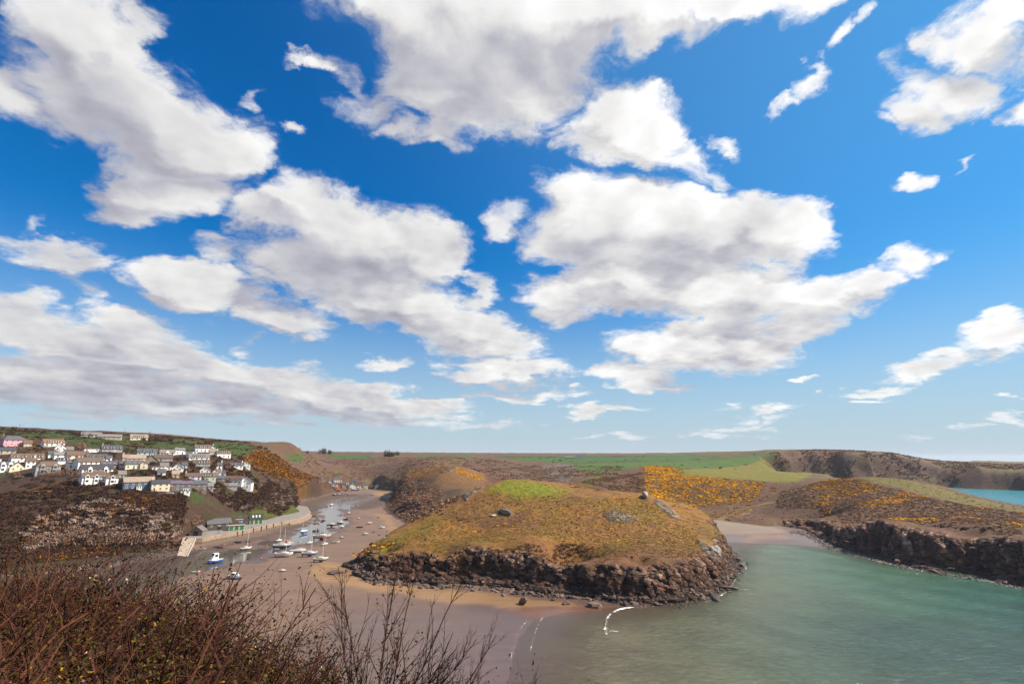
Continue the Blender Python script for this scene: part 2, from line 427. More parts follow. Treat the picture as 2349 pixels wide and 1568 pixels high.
# the stream winds over the harbour bed
CHAN = [onz(*p, 0.5) for p in [(850,1128),(835,1135),(800,1140),(760,1148),(745,1158),(735,1170),(728,1185),(715,1200),(690,1212),(660,1224),(640,1236),(600,1246),(560,1256),(500,1262),(450,1275),(400,1290),(330,1312),(220,1340),(100,1380),(220,1400),(340,1362),(430,1322),(500,1300),(560,1288),(620,1272),(680,1252),(720,1241),(760,1226),(790,1205),(812,1190),(790,1175),(800,1160),(830,1148),(855,1138)]]
sub = (py < 1100) & (py > 130) & (px < 120) & (sd_raw < 20)
chd = np.full(px.shape, -500.0)
chd[sub] = sdist(px[sub], py[sub], CHAN)[0]
harb = sstep(60, 160, -wsd)
bars = fbm(px * 0.75 + py * 0.30, py * 0.42 - px * .2, 15, 4, 0.55, 23)
sand = sand - harb * 0.42 * sstep(-8, 10, chd + bars * 26) + harb * bars * 0.10
# bowls worn into the headland's face
for (ox, oy, dep, rad, deep) in [(1322, 1250, 238, 15, 11.0), (1290, 1270, 228, 9, 5.0), (888, 1275, 256, 6, 5.5), (1015, 1280, 238, 9, 4.0), (1160, 1270, 236, 10, 3.0), (1470, 1320, 212, 6, 3.0), (1880, 1180, 405, 22, 10.0), (2120, 1240, 280, 12, 3.0), (2225, 1250, 262, 12, 4.0), (2010, 1240, 318, 14, 3.0)]:
    cx, cy, _ = atd(ox, oy, dep)
    q = np.hypot(px - cx, py - cy) / rad
    top -= deep * np.exp(-q * q * 1.6)
# a low apron of ledges, then the face
t = np.clip(sd / cw, 0, 1)
apron = 0.16
prof = np.where(t < 0.38, apron * (t / 0.38) ** 1.3, apron + (1 - apron) * sstep(0.33, 0.92, t) ** 0.85)
wf = np.where(rocky > 0, prof, sstep(0, cw, sd))
rough_n = fbm(px, py, 40, 4, 0.5, 41)
top2 = np.maximum(top + near * (rough_n * 1.2 + fbm(px, py, 9, 3, 0.5, 51) * 0.45) + (1 - near) * rough_n * 3.0, 2.2)
H = sand + wf * (top2 - sand)
cl = np.clip(wf * (1 - wf) * 4, 0, 1)
face = rocky * np.maximum(cl, 0.55 * ((t > 0.0) & (t < 0.6))) * sstep(0.0, 6.0, top2)
H = H + face * (ridged(px, py, 12, 4, 0.6, 61) * 2.4 + ridged(px + py * 0.6, py * 0.4, 4.5, 4, 0.6, 66) * 1.2)
# tilted strata
st = (H * 0.75 + px * 0.22 + py * 0.10 + fbm(px, py, 18, 3, 0.5, 71) * 3.0) / 1.9
H = H + face * 0.8 * (np.abs((st % 1.0) - 0.5) * 2 - 0.5)
# land covered in tussocks and bushes is uneven
face6 = rock6 * np.clip(wf * (1 - wf) * 4, 0, 1) * sstep(5, 20, top2)
H = H + face6 * (ridged(px, py, 110, 4, 0.5, 81) * 9)
H = np.where(sd < -1.5, np.minimum(H, sand + 0.4), H)
# the rock face bulges and caves in
dispx = np.zeros_like(px); dispy = np.zeros_like(py)
fm = face > 0.02
if fm.any():
    Hg = H.reshape(GX.shape)
    gr, ga = np.gradient(Hg)
    dr = np.gradient(RAD)[:, None]; da = (AZ[1] - AZ[0]) * rr
    sr = (gr / dr).ravel()[fm]; sa = (ga / da).ravel()[fm]
    ca, sn = np.cos(aa.ravel()[fm]), np.sin(aa.ravel()[fm])
    nx = -(sr * sn + sa * ca); ny = -(sr * ca - sa * sn)
    nl = np.hypot(nx, ny) + 1e-6
    amt = face[fm] * sstep(0.3, 1.6, nl) * (1.9 * ridged(px[fm] * 0.9 + py[fm] * 0.5, H[fm] * 1.3 + px[fm] * 0.4, 5.5, 3, 0.6, 91) + 0.8 * ridged(px[fm] + py[fm], H[fm] * 1.6, 1.9, 2, 0.6, 95))
    dispx[fm] = nx / nl * amt; dispy[fm] = ny / nl * amt
GH = H.reshape(GX.shape)
slope = np.hypot(np.gradient(GH, axis=0) / np.gradient(RAD)[:, None], np.gradient(GH, axis=1) / ((AZ[1] - AZ[0]) * rr)).ravel()
GSD = sd.reshape(GX.shape); GKIND = kind.reshape(GX.shape); GWSD = wsd.reshape(GX.shape)

def terrain_z(x, y):
    r = math.hypot(x, y); a = math.atan2(x, y)
    fi = float(np.interp(r, RAD, np.arange(NR))); fj = (a - AZ0) / (AZ1 - AZ0) * (NAZ - 1)
    i = int(min(max(fi, 0), NR - 2)); j = int(min(max(fj, 0), NAZ - 2))
    u = fi - i; v = min(max(fj - j, 0), 1)
    return float(GH[i, j] * (1 - u) * (1 - v) + GH[i + 1, j] * u * (1 - v) + GH[i, j + 1] * (1 - u) * v + GH[i + 1, j + 1] * u * v)

def hit(ox, oy, rmin=60.0):
    """the place on the land that is seen at a point of the photograph"""
    d = ray(ox, oy); hl = math.hypot(d.x, d.y)
    a = math.atan2(d.x, d.y); fj = (a - AZ0) / (AZ1 - AZ0) * (NAZ - 1)
    j = int(min(max(fj, 0), NAZ - 2)); v = fj - j
    col = GH[:, j] * (1 - v) + GH[:, j + 1] * v
    rz = CAM.z + RAD * (d.z / hl)
    ok = (rz <= np.maximum(col, -0.2)) & (RAD > rmin)
    if not ok.any():
        return None
    i = int(np.argmax(ok))
    f0 = rz[i - 1] - col[i - 1]; f1 = rz[i] - col[i]
    t = f0 / (f0 - f1 + 1e-9); t = min(max(t, 0), 1)
    r = RAD[i - 1] + (RAD[i] - RAD[i - 1]) * t
    x, y = r * math.sin(a), r * math.cos(a)
    return Vector((x, y, terrain_z(x, y)))

def wpoly(pts, rmin=60.0):
    out = []
    for p in pts:
        h = hit(p[0], p[1], rmin)
        if h is not None:
            out.append((h.x, h.y))
    return out

# ------------------------------------------------------------------ ground, sand and sea
def lin(r, g, b):
    f = lambda c: ((c / 255.0 + 0.055) / 1.055) ** 2.4 if c > 10 else c / 255.0 / 12.92
    return np.array([f(r), f(g), f(b)])

VX, VY, VZ = px, py, H
n1 = fbm(px, py, 30, 4, 0.55, 101); n2 = fbm(px, py, 8, 3, 0.55, 111); n3 = fbm(px, py, 90, 3, 0.5, 121); n4 = fbm(px, py, 3.2, 2, 0.5, 131)
def zone(pts, feather, world=False, wob=1.0, rmin=60.0):
    poly = pts if world else wpoly(pts, rmin)
    xs = [p[0] for p in poly]; ys = [p[1] for p in poly]
    m = (px > min(xs) - feather * 3) & (px < max(xs) + feather * 3) & (py > min(ys) - feather * 3) & (py < max(ys) + feather * 3)
    out = np.zeros(px.shape)
    if m.any():
        d = sdist(px[m], py[m], poly)[0] + n2[m] * feather * 1.2 * wob + n1[m] * feather * wob
        out[m] = sstep(-feather, feather, d)
    return out
def blend(c, w, col):
    return c * (1 - w[:, None]) + np.asarray(col)[None] * w[:, None]

TAN = (.250, .142, .050); OLIVE = (.185, .134, .038); RUST = (.130, .064, .034); HEATH = (.085, .050, .036)
DARKS = (.042, .026, .017); GREEN = (.066, .128, .008); LIME = (.160, .195, .012); PALEOL = (.165, .160, .022)
ROCK = (.112, .066, .052); ROCKL = (.34, .27, .225)
SAND = (.212, .160, .132); WETS = (.150, .112, .100); GOLD = (.34, .238, .145); MUD = (.045, .030, .024); SHING = (.30, .265, .235); WEED = (.06, .055, .02)

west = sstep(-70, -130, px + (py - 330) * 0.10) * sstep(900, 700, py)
mid = sstep(-120, -70, px) * sstep(200, 150, px - 0.1 * (py - 250)) * sstep(420, 370, py)
east = sstep(120, 170, px) * sstep(640, 540, py)
C = np.tile(np.array(HEATH), (len(px), 1))
C = blend(C, sstep(-.15, .35, n1), RUST)
C = blend(C, 0.6 * sstep(0.0, .4, n3), (.10, .085, .04))
C = blend(C, mid, TAN)
C = blend(C, mid * sstep(-.1, .3, n1) * .8, OLIVE)
C = blend(C, mid * sstep(.1, .42, n2) * .55, RUST)
C = blend(C, mid * sstep(262, 225, py + n1 * 26) * .65, RUST)
C = blend(C, mid * sstep(.0, .3, n3 + .4 * n2) * .45, (.14, .078, .05))
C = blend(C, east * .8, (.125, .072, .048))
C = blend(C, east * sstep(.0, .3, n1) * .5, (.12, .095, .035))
far_ = sstep(560, 720, py)
C = blend(C, far_ * .6, (.135, .088, .062))
C = blend(C, far_ * sstep(.1, .35, n3) * .6, (.13, .115, .04))
C = blend(C, west, (.050, .028, .018))  # ground of the west slope darkened too, standing in for shadow over it
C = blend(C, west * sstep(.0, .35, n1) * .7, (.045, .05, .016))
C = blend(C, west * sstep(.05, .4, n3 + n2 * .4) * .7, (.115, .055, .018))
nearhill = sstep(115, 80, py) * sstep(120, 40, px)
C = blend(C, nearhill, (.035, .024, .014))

def paint(pts, feather, col, amount=1.0, **k):
    global C
    C = blend(C, zone(pts, feather, **k) * amount, col)
C = blend(C, sstep(560, 700, py) * sstep(300, 380, px) * sstep(.45, .2, slope) * .65, (.115, .105, .036))
# fields
paint([(0,983),(230,997),(480,1012),(588,1024),(580,1050),(520,1043),(430,1036),(330,1034),(230,1028),(100,1006),(0,1002)], 3, (.042, .066, .010))
paint([(1135,1046),(1300,1043),(1560,1042),(1760,1046),(1775,1060),(1640,1052),(1520,1056),(1310,1062),(1180,1052)], 8, (.05, .115, .012))
paint([(1310,1064),(1400,1058),(1545,1057),(1640,1054),(1775,1046),(1780,1062),(1640,1072),(1540,1076),(1490,1069),(1390,1084),(1330,1083)], 5, GREEN)
paint([(1540,1077),(1640,1073),(1780,1064),(1900,1082),(1912,1092),(1830,1104),(1720,1099),(1600,1092),(1558,1090)], 4, PALEOL)
paint([(1620,1042),(1780,1042),(1770,1050),(1640,1048)], 5, (.03, .075, .01))
paint([(950,1042),(1090,1044),(1080,1050),(960,1050)], 8, (.06, .12, .012))
paint([(745,1040),(855,1044),(850,1050),(800,1052),(760,1047)], 8, (.05, .115, .012))
paint([(655,1043),(700,1043),(690,1060),(665,1056)], 8, (.05, .10, .018))
paint([(1880,1092),(1990,1093),(2090,1102),(2150,1114),(2205,1133),(2280,1150),(2349,1164),(2349,1172),(2250,1160),(2150,1140),(2060,1118),(1990,1104)], 4, (.135, .125, .03), .9)
paint([(1400,1110),(1470,1085),(1480,1110),(1500,1130),(1400,1128),(1320,1115)], 5, (.105, .06, .032), .8)
paint([(1325,1100),(1380,1086),(1400,1100),(1350,1115)], 4, (.11, .13, .02), .7)
paint([(1138,1113),(1168,1099),(1230,1106),(1318,1122),(1270,1136),(1180,1133),(1120,1124)], 5, LIME, .9)
paint([(560,1045),(600,1030),(737,1110),(700,1109),(645,1092),(590,1070)], 5, (.17, .075, .010), .8)
paint([(925,1092),(1000,1060),(1060,1063),(1114,1098),(1132,1112),(1060,1122),(1000,1112)], 5, (.19, .115, .05), .75)
paint([(1480,1068),(1545,1072),(1560,1090),(1750,1103),(1745,1130),(1720,1150),(1600,1165),(1540,1150),(1480,1125)], 4, (.085, .05, .018))
paint([(800,1262),(900,1230),(1000,1188),(1010,1200),(930,1236),(860,1262)], 3, (.15, .135, .03), .7)
paint([(1100,1190),(1200,1180),(1230,1200),(1120,1215)], 5, (.10, .058, .042), .8)
paint([(560,1178),(650,1170),(690,1172),(690,1186),(640,1188),(600,1190)], 3, (.07, .10, .015), .7)
paint([(410,1115),(470,1140),(500,1160),(440,1150)], 5, (.035, .07, .012), .8)
for pth, w in [([(1715,1160),(1760,1150),(1830,1134),(1870,1120),(1880,1118),(1870,1123),(1830,1138),(1760,1154)], 1.0), ([(1640,1192),(1690,1180),(1722,1165),(1728,1167),(1700,1182),(1655,1194)], 1.0)]:
    paint(pth, w, (.24, .18, .10), .9, wob=.3)
for hl in [[(1310,1062),(1400,1056),(1545,1055.5),(1640,1052),(1770,1045),(1770,1046.5),(1640,1053.5),(1545,1057),(1400,1058),(1310,1064)], [(1540,1075.5),(1640,1071.5),(1780,1062.5),(1780,1064),(1640,1073),(1540,1077)], [(1135,1044.5),(1560,1040.5),(1760,1044.5),(1760,1045.6),(1560,1041.8),(1135,1046)]]:
    paint(hl, 2.5, (.035, .032, .014), .85, wob=.4)
# bare rock where the land is steep by the shore
steep = sstep(.75, 1.3, slope)
rk = np.clip(face * 1.6, 0, 1) * sstep(.42, .8, slope) * sstep(-0.1, .12, .35 + n2 - .10 * np.maximum(VZ - 14, 0))
rk = np.maximum(rk, rocky * ((sd > -3) & (sd < cw * .42)) * 1.0)
rk = np.maximum(rk, face6 * sstep(.25, .6, slope) * .85)
nf = sstep(700, 420, py)
rockc = np.array(ROCK)[None] * (1 + .5 * (n4 * nf)[:, None]) * (1 + .5 * (n2 * nf + .8 * n1 * (1 - nf))[:, None])
rockc = blend(rockc, sstep(.05, .3, n2 + .5 * n4) * .6 * sstep(4, 9, VZ) * nf, ROCKL)
rockc = blend(rockc, sstep(3.2, 1.2, VZ + n2) * .75, (.040, .026, .021))
rockc = rockc * (1.12 + 1.1 * sstep(150, 200, px) * nf)[:, None]  # east cliff rock lightened in colour to lift the shade it lies in
farn = fbm(px, py, 38, 4, .6, 171)
rockc = rockc * (1 + .75 * (farn * (1 - nf))[:, None]) * np.where(py > 700, .8, 1)[:, None]
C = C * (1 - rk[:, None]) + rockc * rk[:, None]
# outcrops on the grass
OUT = np.zeros(px.shape)
for poly in [[(1140,1172),(1160,1165),(1178,1172),(1170,1182),(1148,1182)], [(1385,1180),(1410,1171),(1440,1178),(1470,1190),(1440,1200),(1400,1195)], [(1060,1135),(1095,1115),(1110,1118),(1070,1145)], [(1010,1072),(1030,1066),(1050,1070),(1030,1082)],
             [(1505,1140),(1540,1165),(1565,1190),(1555,1192),(1525,1172),(1500,1150)], [(600,1140),(640,1128),(672,1150),(650,1160),(620,1150)], [(1240,1068),(1310,1062),(1325,1085),(1300,1105),(1270,1100)], [(1600,1235),(1628,1250),(1640,1275),(1625,1278),(1606,1255)]]:
    OUT = np.maximum(OUT, zone(poly, 1.6))
C = blend(C, OUT * .85, (.20, .185, .165))
# sand and mud
lo = sstep(.5, -1.0, sd) * (kind != 6)
lo = np.where(kind == 5, sstep(3, -3, sd), lo)
sc = np.tile(np.array(SAND), (len(px), 1)) * (1 + .10 * n1[:, None])
sc = blend(sc, sstep(90, 15, -wsd + n1 * 25), WETS)
sc = blend(sc, sstep(.10, .35, fbm(px * .35, py, 9, 3, .5, 141)) * .35, WETS)
lowr = harb * sstep(-14, 6, chd + bars * 26)
sc = blend(sc, lowr * .8, (.095, .068, .055))
for poly, f, col, am in [
    ([(250,1310),(420,1292),(470,1264),(540,1250),(640,1228),(700,1206),(722,1180),(742,1152),(780,1140),(845,1136),(770,1128),(690,1150),(690,1196),(560,1236),(430,1262),(380,1270),(200,1302),(120,1330)], 8, MUD, .62),
    ([(-40,1325),(120,1312),(200,1306),(300,1290),(425,1272),(440,1310),(330,1345),(200,1390),(-40,1430)], 5, (.055, .034, .026), .85),
    ([(860,1142),(895,1142),(880,1160),(840,1168),(800,1165)], 8, (.075, .055, .045), .8),
    ([(700,1308),(745,1288),(800,1290),(830,1330),(1000,1346),(1180,1368),(1330,1386),(1180,1394),(1000,1375),(860,1352),(740,1330)], 3, GOLD, .85),
    ([(745,1300),(790,1302),(800,1320),(760,1318)], 3, (.17, .11, .075), .8),
    ([(858,1176),(892,1179),(948,1212),(922,1224),(890,1202)], 4, GOLD, .7),
    ([(855,1128),(900,1128),(905,1136),(860,1134)], 6, (.36, .24, .14), .9),
    ([(1560,1196),(1640,1186),(1760,1205),(1810,1218),(1770,1226),(1660,1224),(1610,1210)], 4, SHING, .9),
    ([(1640,1228),(1720,1224),(1800,1224),(1830,1234),(1740,1238),(1660,1240)], 3, (.30, .18, .11), .8),
    ([(1180,1395),(1330,1390),(1390,1394),(1300,1404),(1220,1415)], 4, (.22, .12, .08), .7)]:
    w = zone(poly, f) * am
    sc = sc * (1 - w[:, None]) + np.asarray(col)[None] * w[:, None]
sc = np.where((wsd > 0)[:, None], sc * .8, sc)
C = C * (1 - lo[:, None]) + sc * lo[:, None]
C = np.clip(C * (1 + .16 * n4[:, None] * (1 - .7 * lo[:, None])), .004, 1)
lum = C @ np.array([.3, .55, .15])
C = np.clip(lum[:, None] + (C - lum[:, None]) * 1.28, .003, 1) * np.array([.60, .55, .50])
wet = lo * np.clip(np.maximum(sstep(110, 10, -wsd + n1 * 30), lowr * .9), 0.12, 1)
wet = wet * (1 - .8 * zone([(1560,1196),(1640,1186),(1760,1205),(1810,1218),(1770,1226),(1660,1224),(1610,1210)], 3))

def mat(name):
    m = bpy.data.materials.new(name); m.use_nodes = True
    nt = m.node_tree; nt.nodes.clear()
    N = NT(nt)
    b = N.n('ShaderNodeBsdfPrincipled'); o = N.n('ShaderNodeOutputMaterial')
    N.l(b.outputs[0], o.inputs[0])
    return m, N, b

def attr(N, name, kind='Color'):
    a = N.n('ShaderNodeAttribute'); a.attribute_name = name
    return a.outputs[kind]

def bump(N, h, strength, dist, b):
    bn = N.n('ShaderNodeBump'); bn.inputs['Strength'].default_value = strength; bn.inputs['Distance'].default_value = dist
    N.l(h, bn.inputs['Height']); N.l(bn.outputs[0], b.inputs['Normal'])

gm, N, B = mat('ground')
tcg = N.n('ShaderNodeTexCoord').outputs['Object']
col = attr(N, 'Col'); rockf = attr(N, 'Rock', 'Fac'); wetf = attr(N, 'Wet', 'Fac')
fine = N.noise(tcg, .40, 9, .72)
fine2 = N.noise(tcg, 2.4, 5, .6)
stre = N.noise(N.vm('MULTIPLY', tcg, (.5, .9, 1.4)), .75, 6, .66, .6)
var = N.ss(fine, .28, .72, .36, 1.64, 'LINEAR')
var = N.m('MULTIPLY', var, N.ss(fine2, .3, .7, .75, 1.25, 'LINEAR'))
vmap = N.n('ShaderNodeMapping'); vmap.inputs['Rotation'].default_value = (.35, .5, .3); vmap.inputs['Scale'].default_value = (.55, .9, 1.5)
N.l(N.vm('ADD', tcg, N.vm('SCALE', N.noise(tcg, .5, 3, .5, out=1), scale=1.6)), vmap.inputs[0])
vor = N.n('ShaderNodeTexVoronoi', feature='DISTANCE_TO_EDGE'); vor.inputs['Scale'].default_value = .27; N.l(vmap.outputs[0], vor.inputs['Vector'])
vor2 = N.n('ShaderNodeTexVoronoi', feature='F1'); vor2.inputs['Scale'].default_value = .27; N.l(vmap.outputs[0], vor2.inputs['Vector'])
crack = N.ss(vor.outputs['Distance'], 0.0, .16)
slab = N.sep(vor2.outputs['Color'])[0]
rvar = N.ss(stre, .30, .70, .42, 1.75, 'LINEAR')
rvar = N.m('MULTIPLY', rvar, N.m('MULTIPLY_ADD', crack, .45, .55))
rvar = N.m('MULTIPLY', rvar, N.m('MULTIPLY_ADD', slab, .8, .6))
sandf = attr(N, 'Sand', 'Fac')
svar = N.ss(N.noise(N.vm('MULTIPLY', tcg, (.10, .5, 1)), .6, 5, .55), .3, .7, .88, 1.12, 'LINEAR')
def mixf(f, a, b):
    n_ = N.n('ShaderNodeMix', data_type='FLOAT'); N._in(n_.inputs[0], f); N._in(n_.inputs[2], a); N._in(n_.inputs[3], b); return n_.outputs[0]
vv = mixf(rockf, var, rvar)
vv = mixf(sandf, vv, svar)
c2 = N.vm('SCALE', col, scale=vv)
N.l(c2, B.inputs['Base Color'])
N.l(N.m('MULTIPLY_ADD', wetf, -.68, .92), B.inputs['Roughness'])
B.inputs['Specular IOR Level'].default_value = .35
hh = mixf(rockf, N.m('MULTIPLY', fine, .55), N.m('MULTIPLY_ADD', crack, .9, N.m('MULTIPLY_ADD', slab, .9, N.m('MULTIPLY', stre, 1.2))))
hh = N.m('MULTIPLY', hh, N.m('MULTIPLY_ADD', sandf, -.97, 1.0))
bump(N, hh, .9, 1.2, B)

def grid_mesh(name, X, Y, Z, nr, na):
    mesh = bpy.data.meshes.new(name)
    co = np.stack([X.ravel(), Y.ravel(), Z.ravel()], 1)
    mesh.vertices.add(len(co)); mesh.vertices.foreach_set('co', co.ravel())
    ii, jj = np.meshgrid(np.arange(nr - 1), np.arange(na - 1), indexing='ij')
    v0 = (ii * na + jj).ravel()
    fc = np.stack([v0, v0 + na, v0 + na + 1, v0 + 1], 1).astype(np.int32)
    # rings run outwards and columns to the east: this winding faces up
    fc = fc[:, [0, 3, 2, 1]]
    mesh.loops.add(fc.size); mesh.loops.foreach_set('vertex_index', fc.ravel())
    mesh.polygons.add(len(fc)); mesh.polygons.foreach_set('loop_start', np.arange(0, fc.size, 4, dtype=np.int32))
    mesh.polygons.foreach_set('use_smooth', np.ones(len(fc), bool))
    mesh.update(calc_edges=True)
    return mesh
def set_col(mesh, name, rgb):
    a = mesh.attributes.new(name, 'FLOAT_COLOR', 'POINT')
    a.data.foreach_set('color', np.concatenate([rgb, np.ones((len(rgb), 1))], 1).astype(np.float32).ravel())
def set_fac(mesh, name, v):
    a = mesh.attributes.new(name, 'FLOAT', 'POINT'); a.data.foreach_set('value', v.astype(np.float32))

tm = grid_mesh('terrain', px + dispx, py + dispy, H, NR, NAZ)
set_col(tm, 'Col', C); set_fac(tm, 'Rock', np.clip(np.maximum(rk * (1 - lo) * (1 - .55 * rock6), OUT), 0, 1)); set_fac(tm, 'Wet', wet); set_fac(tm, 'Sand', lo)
tm.materials.append(gm)
def structure(name, mesh, label=None, kind_='structure'):
    o = bpy.data.objects.new(name, mesh); COL.objects.link(o); o['kind'] = kind_
    if label:
        o['label'] = label
    return o
structure('terrain', tm, 'heath covered headlands, fields and sand round the tidal bay')

# the sea
SR = np.concatenate([geo(60, 1500, 150), geo(1500, 14000, 40), [14000.0]]); SA = np.linspace(math.radians(-62), math.radians(62), 260)
sr_, sa_ = np.meshgrid(SR, SA, indexing='ij')
sx, sy = (sr_ * np.sin(sa_)).ravel(), (sr_ * np.cos(sa_)).ravel()
sw, _ = sdist(sx, sy, WATER)
ssd, _ = sdist(sx, sy, POLY)
sdep = np.clip(sw, 0, 400)
sn_ = fbm(sx, sy, 45, 3, .5, 161)
scol = np.tile(np.array((.150, .115, .090)), (len(sx), 1))
ex = sx - .35 * (sy - 150)
scol = blend(scol, sstep(5, 70, ex + sn_ * 22), (.125, .128, .090))
scol = blend(scol, sstep(45, 130, ex + sn_ * 24), (.100, .165, .115))
scol = blend(scol, sstep(100, 180, ex + sn_ * 20) * sstep(330, 200, sy), (.040, .112, .095))
scol = blend(scol, sstep(215, 150, sy + sn_ * 22) * sstep(30, 110, sx) * .8, (.052, .076, .074))
scol = blend(scol, sstep(36, 8, sdep) * sstep(300, 330, sy) * .8, (.19, .125, .085))
scol = blend(scol, sstep(-14, -2, ssd) * .55, (.055, .05, .04))
scol = blend(scol, sstep(450, 600, sy), (.055, .27, .40))
scol = blend(scol, sstep(1200, 3000, sy), (.03, .16, .26))
scol = scol * np.array([.62, .70, .57])
seam = grid_mesh('sea', sx, sy, np.zeros_like(sx), len(SR), len(SA))
set_col(seam, 'Col', scol)
wm, N, B = mat('sea_water')
tcs = N.n('ShaderNodeTexCoord').outputs['Object']
rot = N.n('ShaderNodeMapping'); rot.inputs['Rotation'].default_value = (0, 0, math.radians(-24)); rot.inputs['Scale'].default_value = (.65, 1.0, 1.0)
N.l(tcs, rot.inputs[0])
w1 = N.noise(rot.outputs[0], .55, 6, .64, .5)
w2 = N.noise(rot.outputs[0], .09, 3, .5, .3)
cc = N.vm('SCALE', attr(N, 'Col'), scale=N.m('MULTIPLY', N.ss(w1, .3, .7, .82, 1.2, 'LINEAR'), N.ss(w2, .3, .7, .86, 1.14, 'LINEAR')))
N.l(cc, B.inputs['Base Color'])
B.inputs['Roughness'].default_value = .16
B.inputs['IOR'].default_value = 1.33
wv_ = N.n('ShaderNodeTexWave'); wv_.inputs['Scale'].default_value = .018; wv_.inputs['Distortion'].default_value = 5.0; wv_.inputs['Detail'].default_value = 3; wv_.inputs['Detail Scale'].default_value = .6
N.l(rot.outputs[0], wv_.inputs['Vector'])
bump(N, N.m('MULTIPLY_ADD', wv_.outputs['Fac'], 1.3, N.m('MULTIPLY_ADD', w2, 1.2, w1)), 1.0, .62, B)
seam.materials.append(wm)
set_fac(seam, 'Deep', np.maximum(sstep(0, 26, sdep + sn_ * 6 * sstep(0, 10, sdep)) * .9 + .1 * (sdep > 0), sstep(420, 430, sy) * (sx > 250)))
trs = N.n('ShaderNodeBsdfTransparent'); mxs = N.n('ShaderNodeMixShader')
N.l(N.m('MULTIPLY_ADD', N.ss(w1, .35, .65), .06, attr(N, 'Deep', 'Fac'), True), mxs.inputs[0])
N.l(trs.outputs[0], mxs.inputs[1]); N.l(B.outputs[0], mxs.inputs[2]); N.l(mxs.outputs[0], N.t.nodes['Material Output'].inputs[0])
structure('sea', seam, 'green and grey sea water filling the bay')

# the stream left in the harbour at low tide
STL = .345
pts = [onz(*p, STL) for p in [(180,1380),(120,1330),(420,1262),(470,1240),(560,1225),(690,1190),(705,1160),(690,1148),(770,1128),(830,1123),(905,1126),(905,1150),(870,1172),(820,1215),(760,1262),(640,1330),(420,1400)]]
stm = bpy.data.meshes.new('stream')
stm.from_pydata([(x, y, STL) for x, y in pts], [], [tuple(range(len(pts)))[::-1]])
sm_, N, B = mat('stream_water')
tcs = N.n('ShaderNodeTexCoord').outputs['Object']
B.inputs['Base Color'].default_value = (.075, .068, .058, 1)
B.inputs['Roughness'].default_value = .07
B.inputs['IOR'].default_value = 1.33
bump(N, N.noise(tcs, .8, 3, .5), .12, .06, B)
stm.materials.append(sm_)
structure('stream', stm, 'shallow stream winding over the harbour mud')

# breaking wavelets at the edge of the sea: low ridges of white water
foam_m, N, B = mat('foam')
tcs = N.n('ShaderNodeTexCoord').outputs['Object']
B.inputs['Base Color'].default_value = (.78, .78, .76, 1); B.inputs['Roughness'].default_value = .8
fn = N.noise(tcs, 1.1, 7, .75)
tr = N.n('ShaderNodeBsdfTransparent'); mx = N.n('ShaderNodeMixShader')
edge = attr(N, 'Edge', 'Fac')
N.l(N.ss(N.m('MULTIPLY_ADD', fn, 1.3, edge), .95, 1.25), mx.inputs[0])
N.l(tr.outputs[0], mx.inputs[1]); N.l(B.outputs[0], mx.inputs[2])
N.l(mx.outputs[0], N.t.nodes['Material Output'].inputs[0])
def wavelet(pts, width, height, strength=1.0, world=False):
    P = [Vector(p if world else onz(*p)).to_2d() for p in pts]
    Q = []
    for i in range(len(P) - 1):
        n_ = max(2, int((P[i + 1] - P[i]).length / 1.0))
        for k in range(n_):
            t_ = k / n_
            p0 = P[max(i - 1, 0)]; p3 = P[min(i + 2, len(P) - 1)]
            a_, b_ = P[i], P[i + 1]
            Q.append(.5 * ((2 * a_) + (b_ - p0) * t_ + (2 * p0 - 5 * a_ + 4 * b_ - p3) * t_ * t_ + (3 * a_ - p0 - 3 * b_ + p3) * t_ ** 3))
    Q.append(P[-1])
    vs_, fs_, eg = [], [], []
    prof = [(-.5, 0.012, 0), (-.28, .55, .75), (-.1, 1.0, 1.0), (.15, .5, .7), (.5, .012, 0)]
    for i, q in enumerate(Q):
        d = (Q[min(i + 1, len(Q) - 1)] - Q[max(i - 1, 0)]).normalized(); n_ = Vector((d.y, -d.x))
        tt = i / (len(Q) - 1); am = min(1, 6 * tt, 6 * (1 - tt)) * (.65 + .35 * math.sin(i * .37) * math.sin(i * .11 + 1))
        for (s_, h_, e_) in prof:
            p = q + n_ * s_ * width * (.35 + .65 * am)
            vs_.append((p.x, p.y, .012 + max(0, h_ * height * am))); eg.append(e_ * strength * (.35 + .65 * am))
    k = len(prof)
    for i in range(len(Q) - 1):
        for j in range(k - 1):
            fs_.append((i * k + j, i * k + j + 1, (i + 1) * k + j + 1, (i + 1) * k + j))
    me = bpy.data.meshes.new('foam'); me.from_pydata(vs_, [], fs_); me.update()
    set_fac(me, 'Edge', np.array(eg)); me.materials.append(foam_m)
    for p in me.polygons:
        p.use_smooth = True
    o = structure('foam', me, None, 'stuff')
    return o
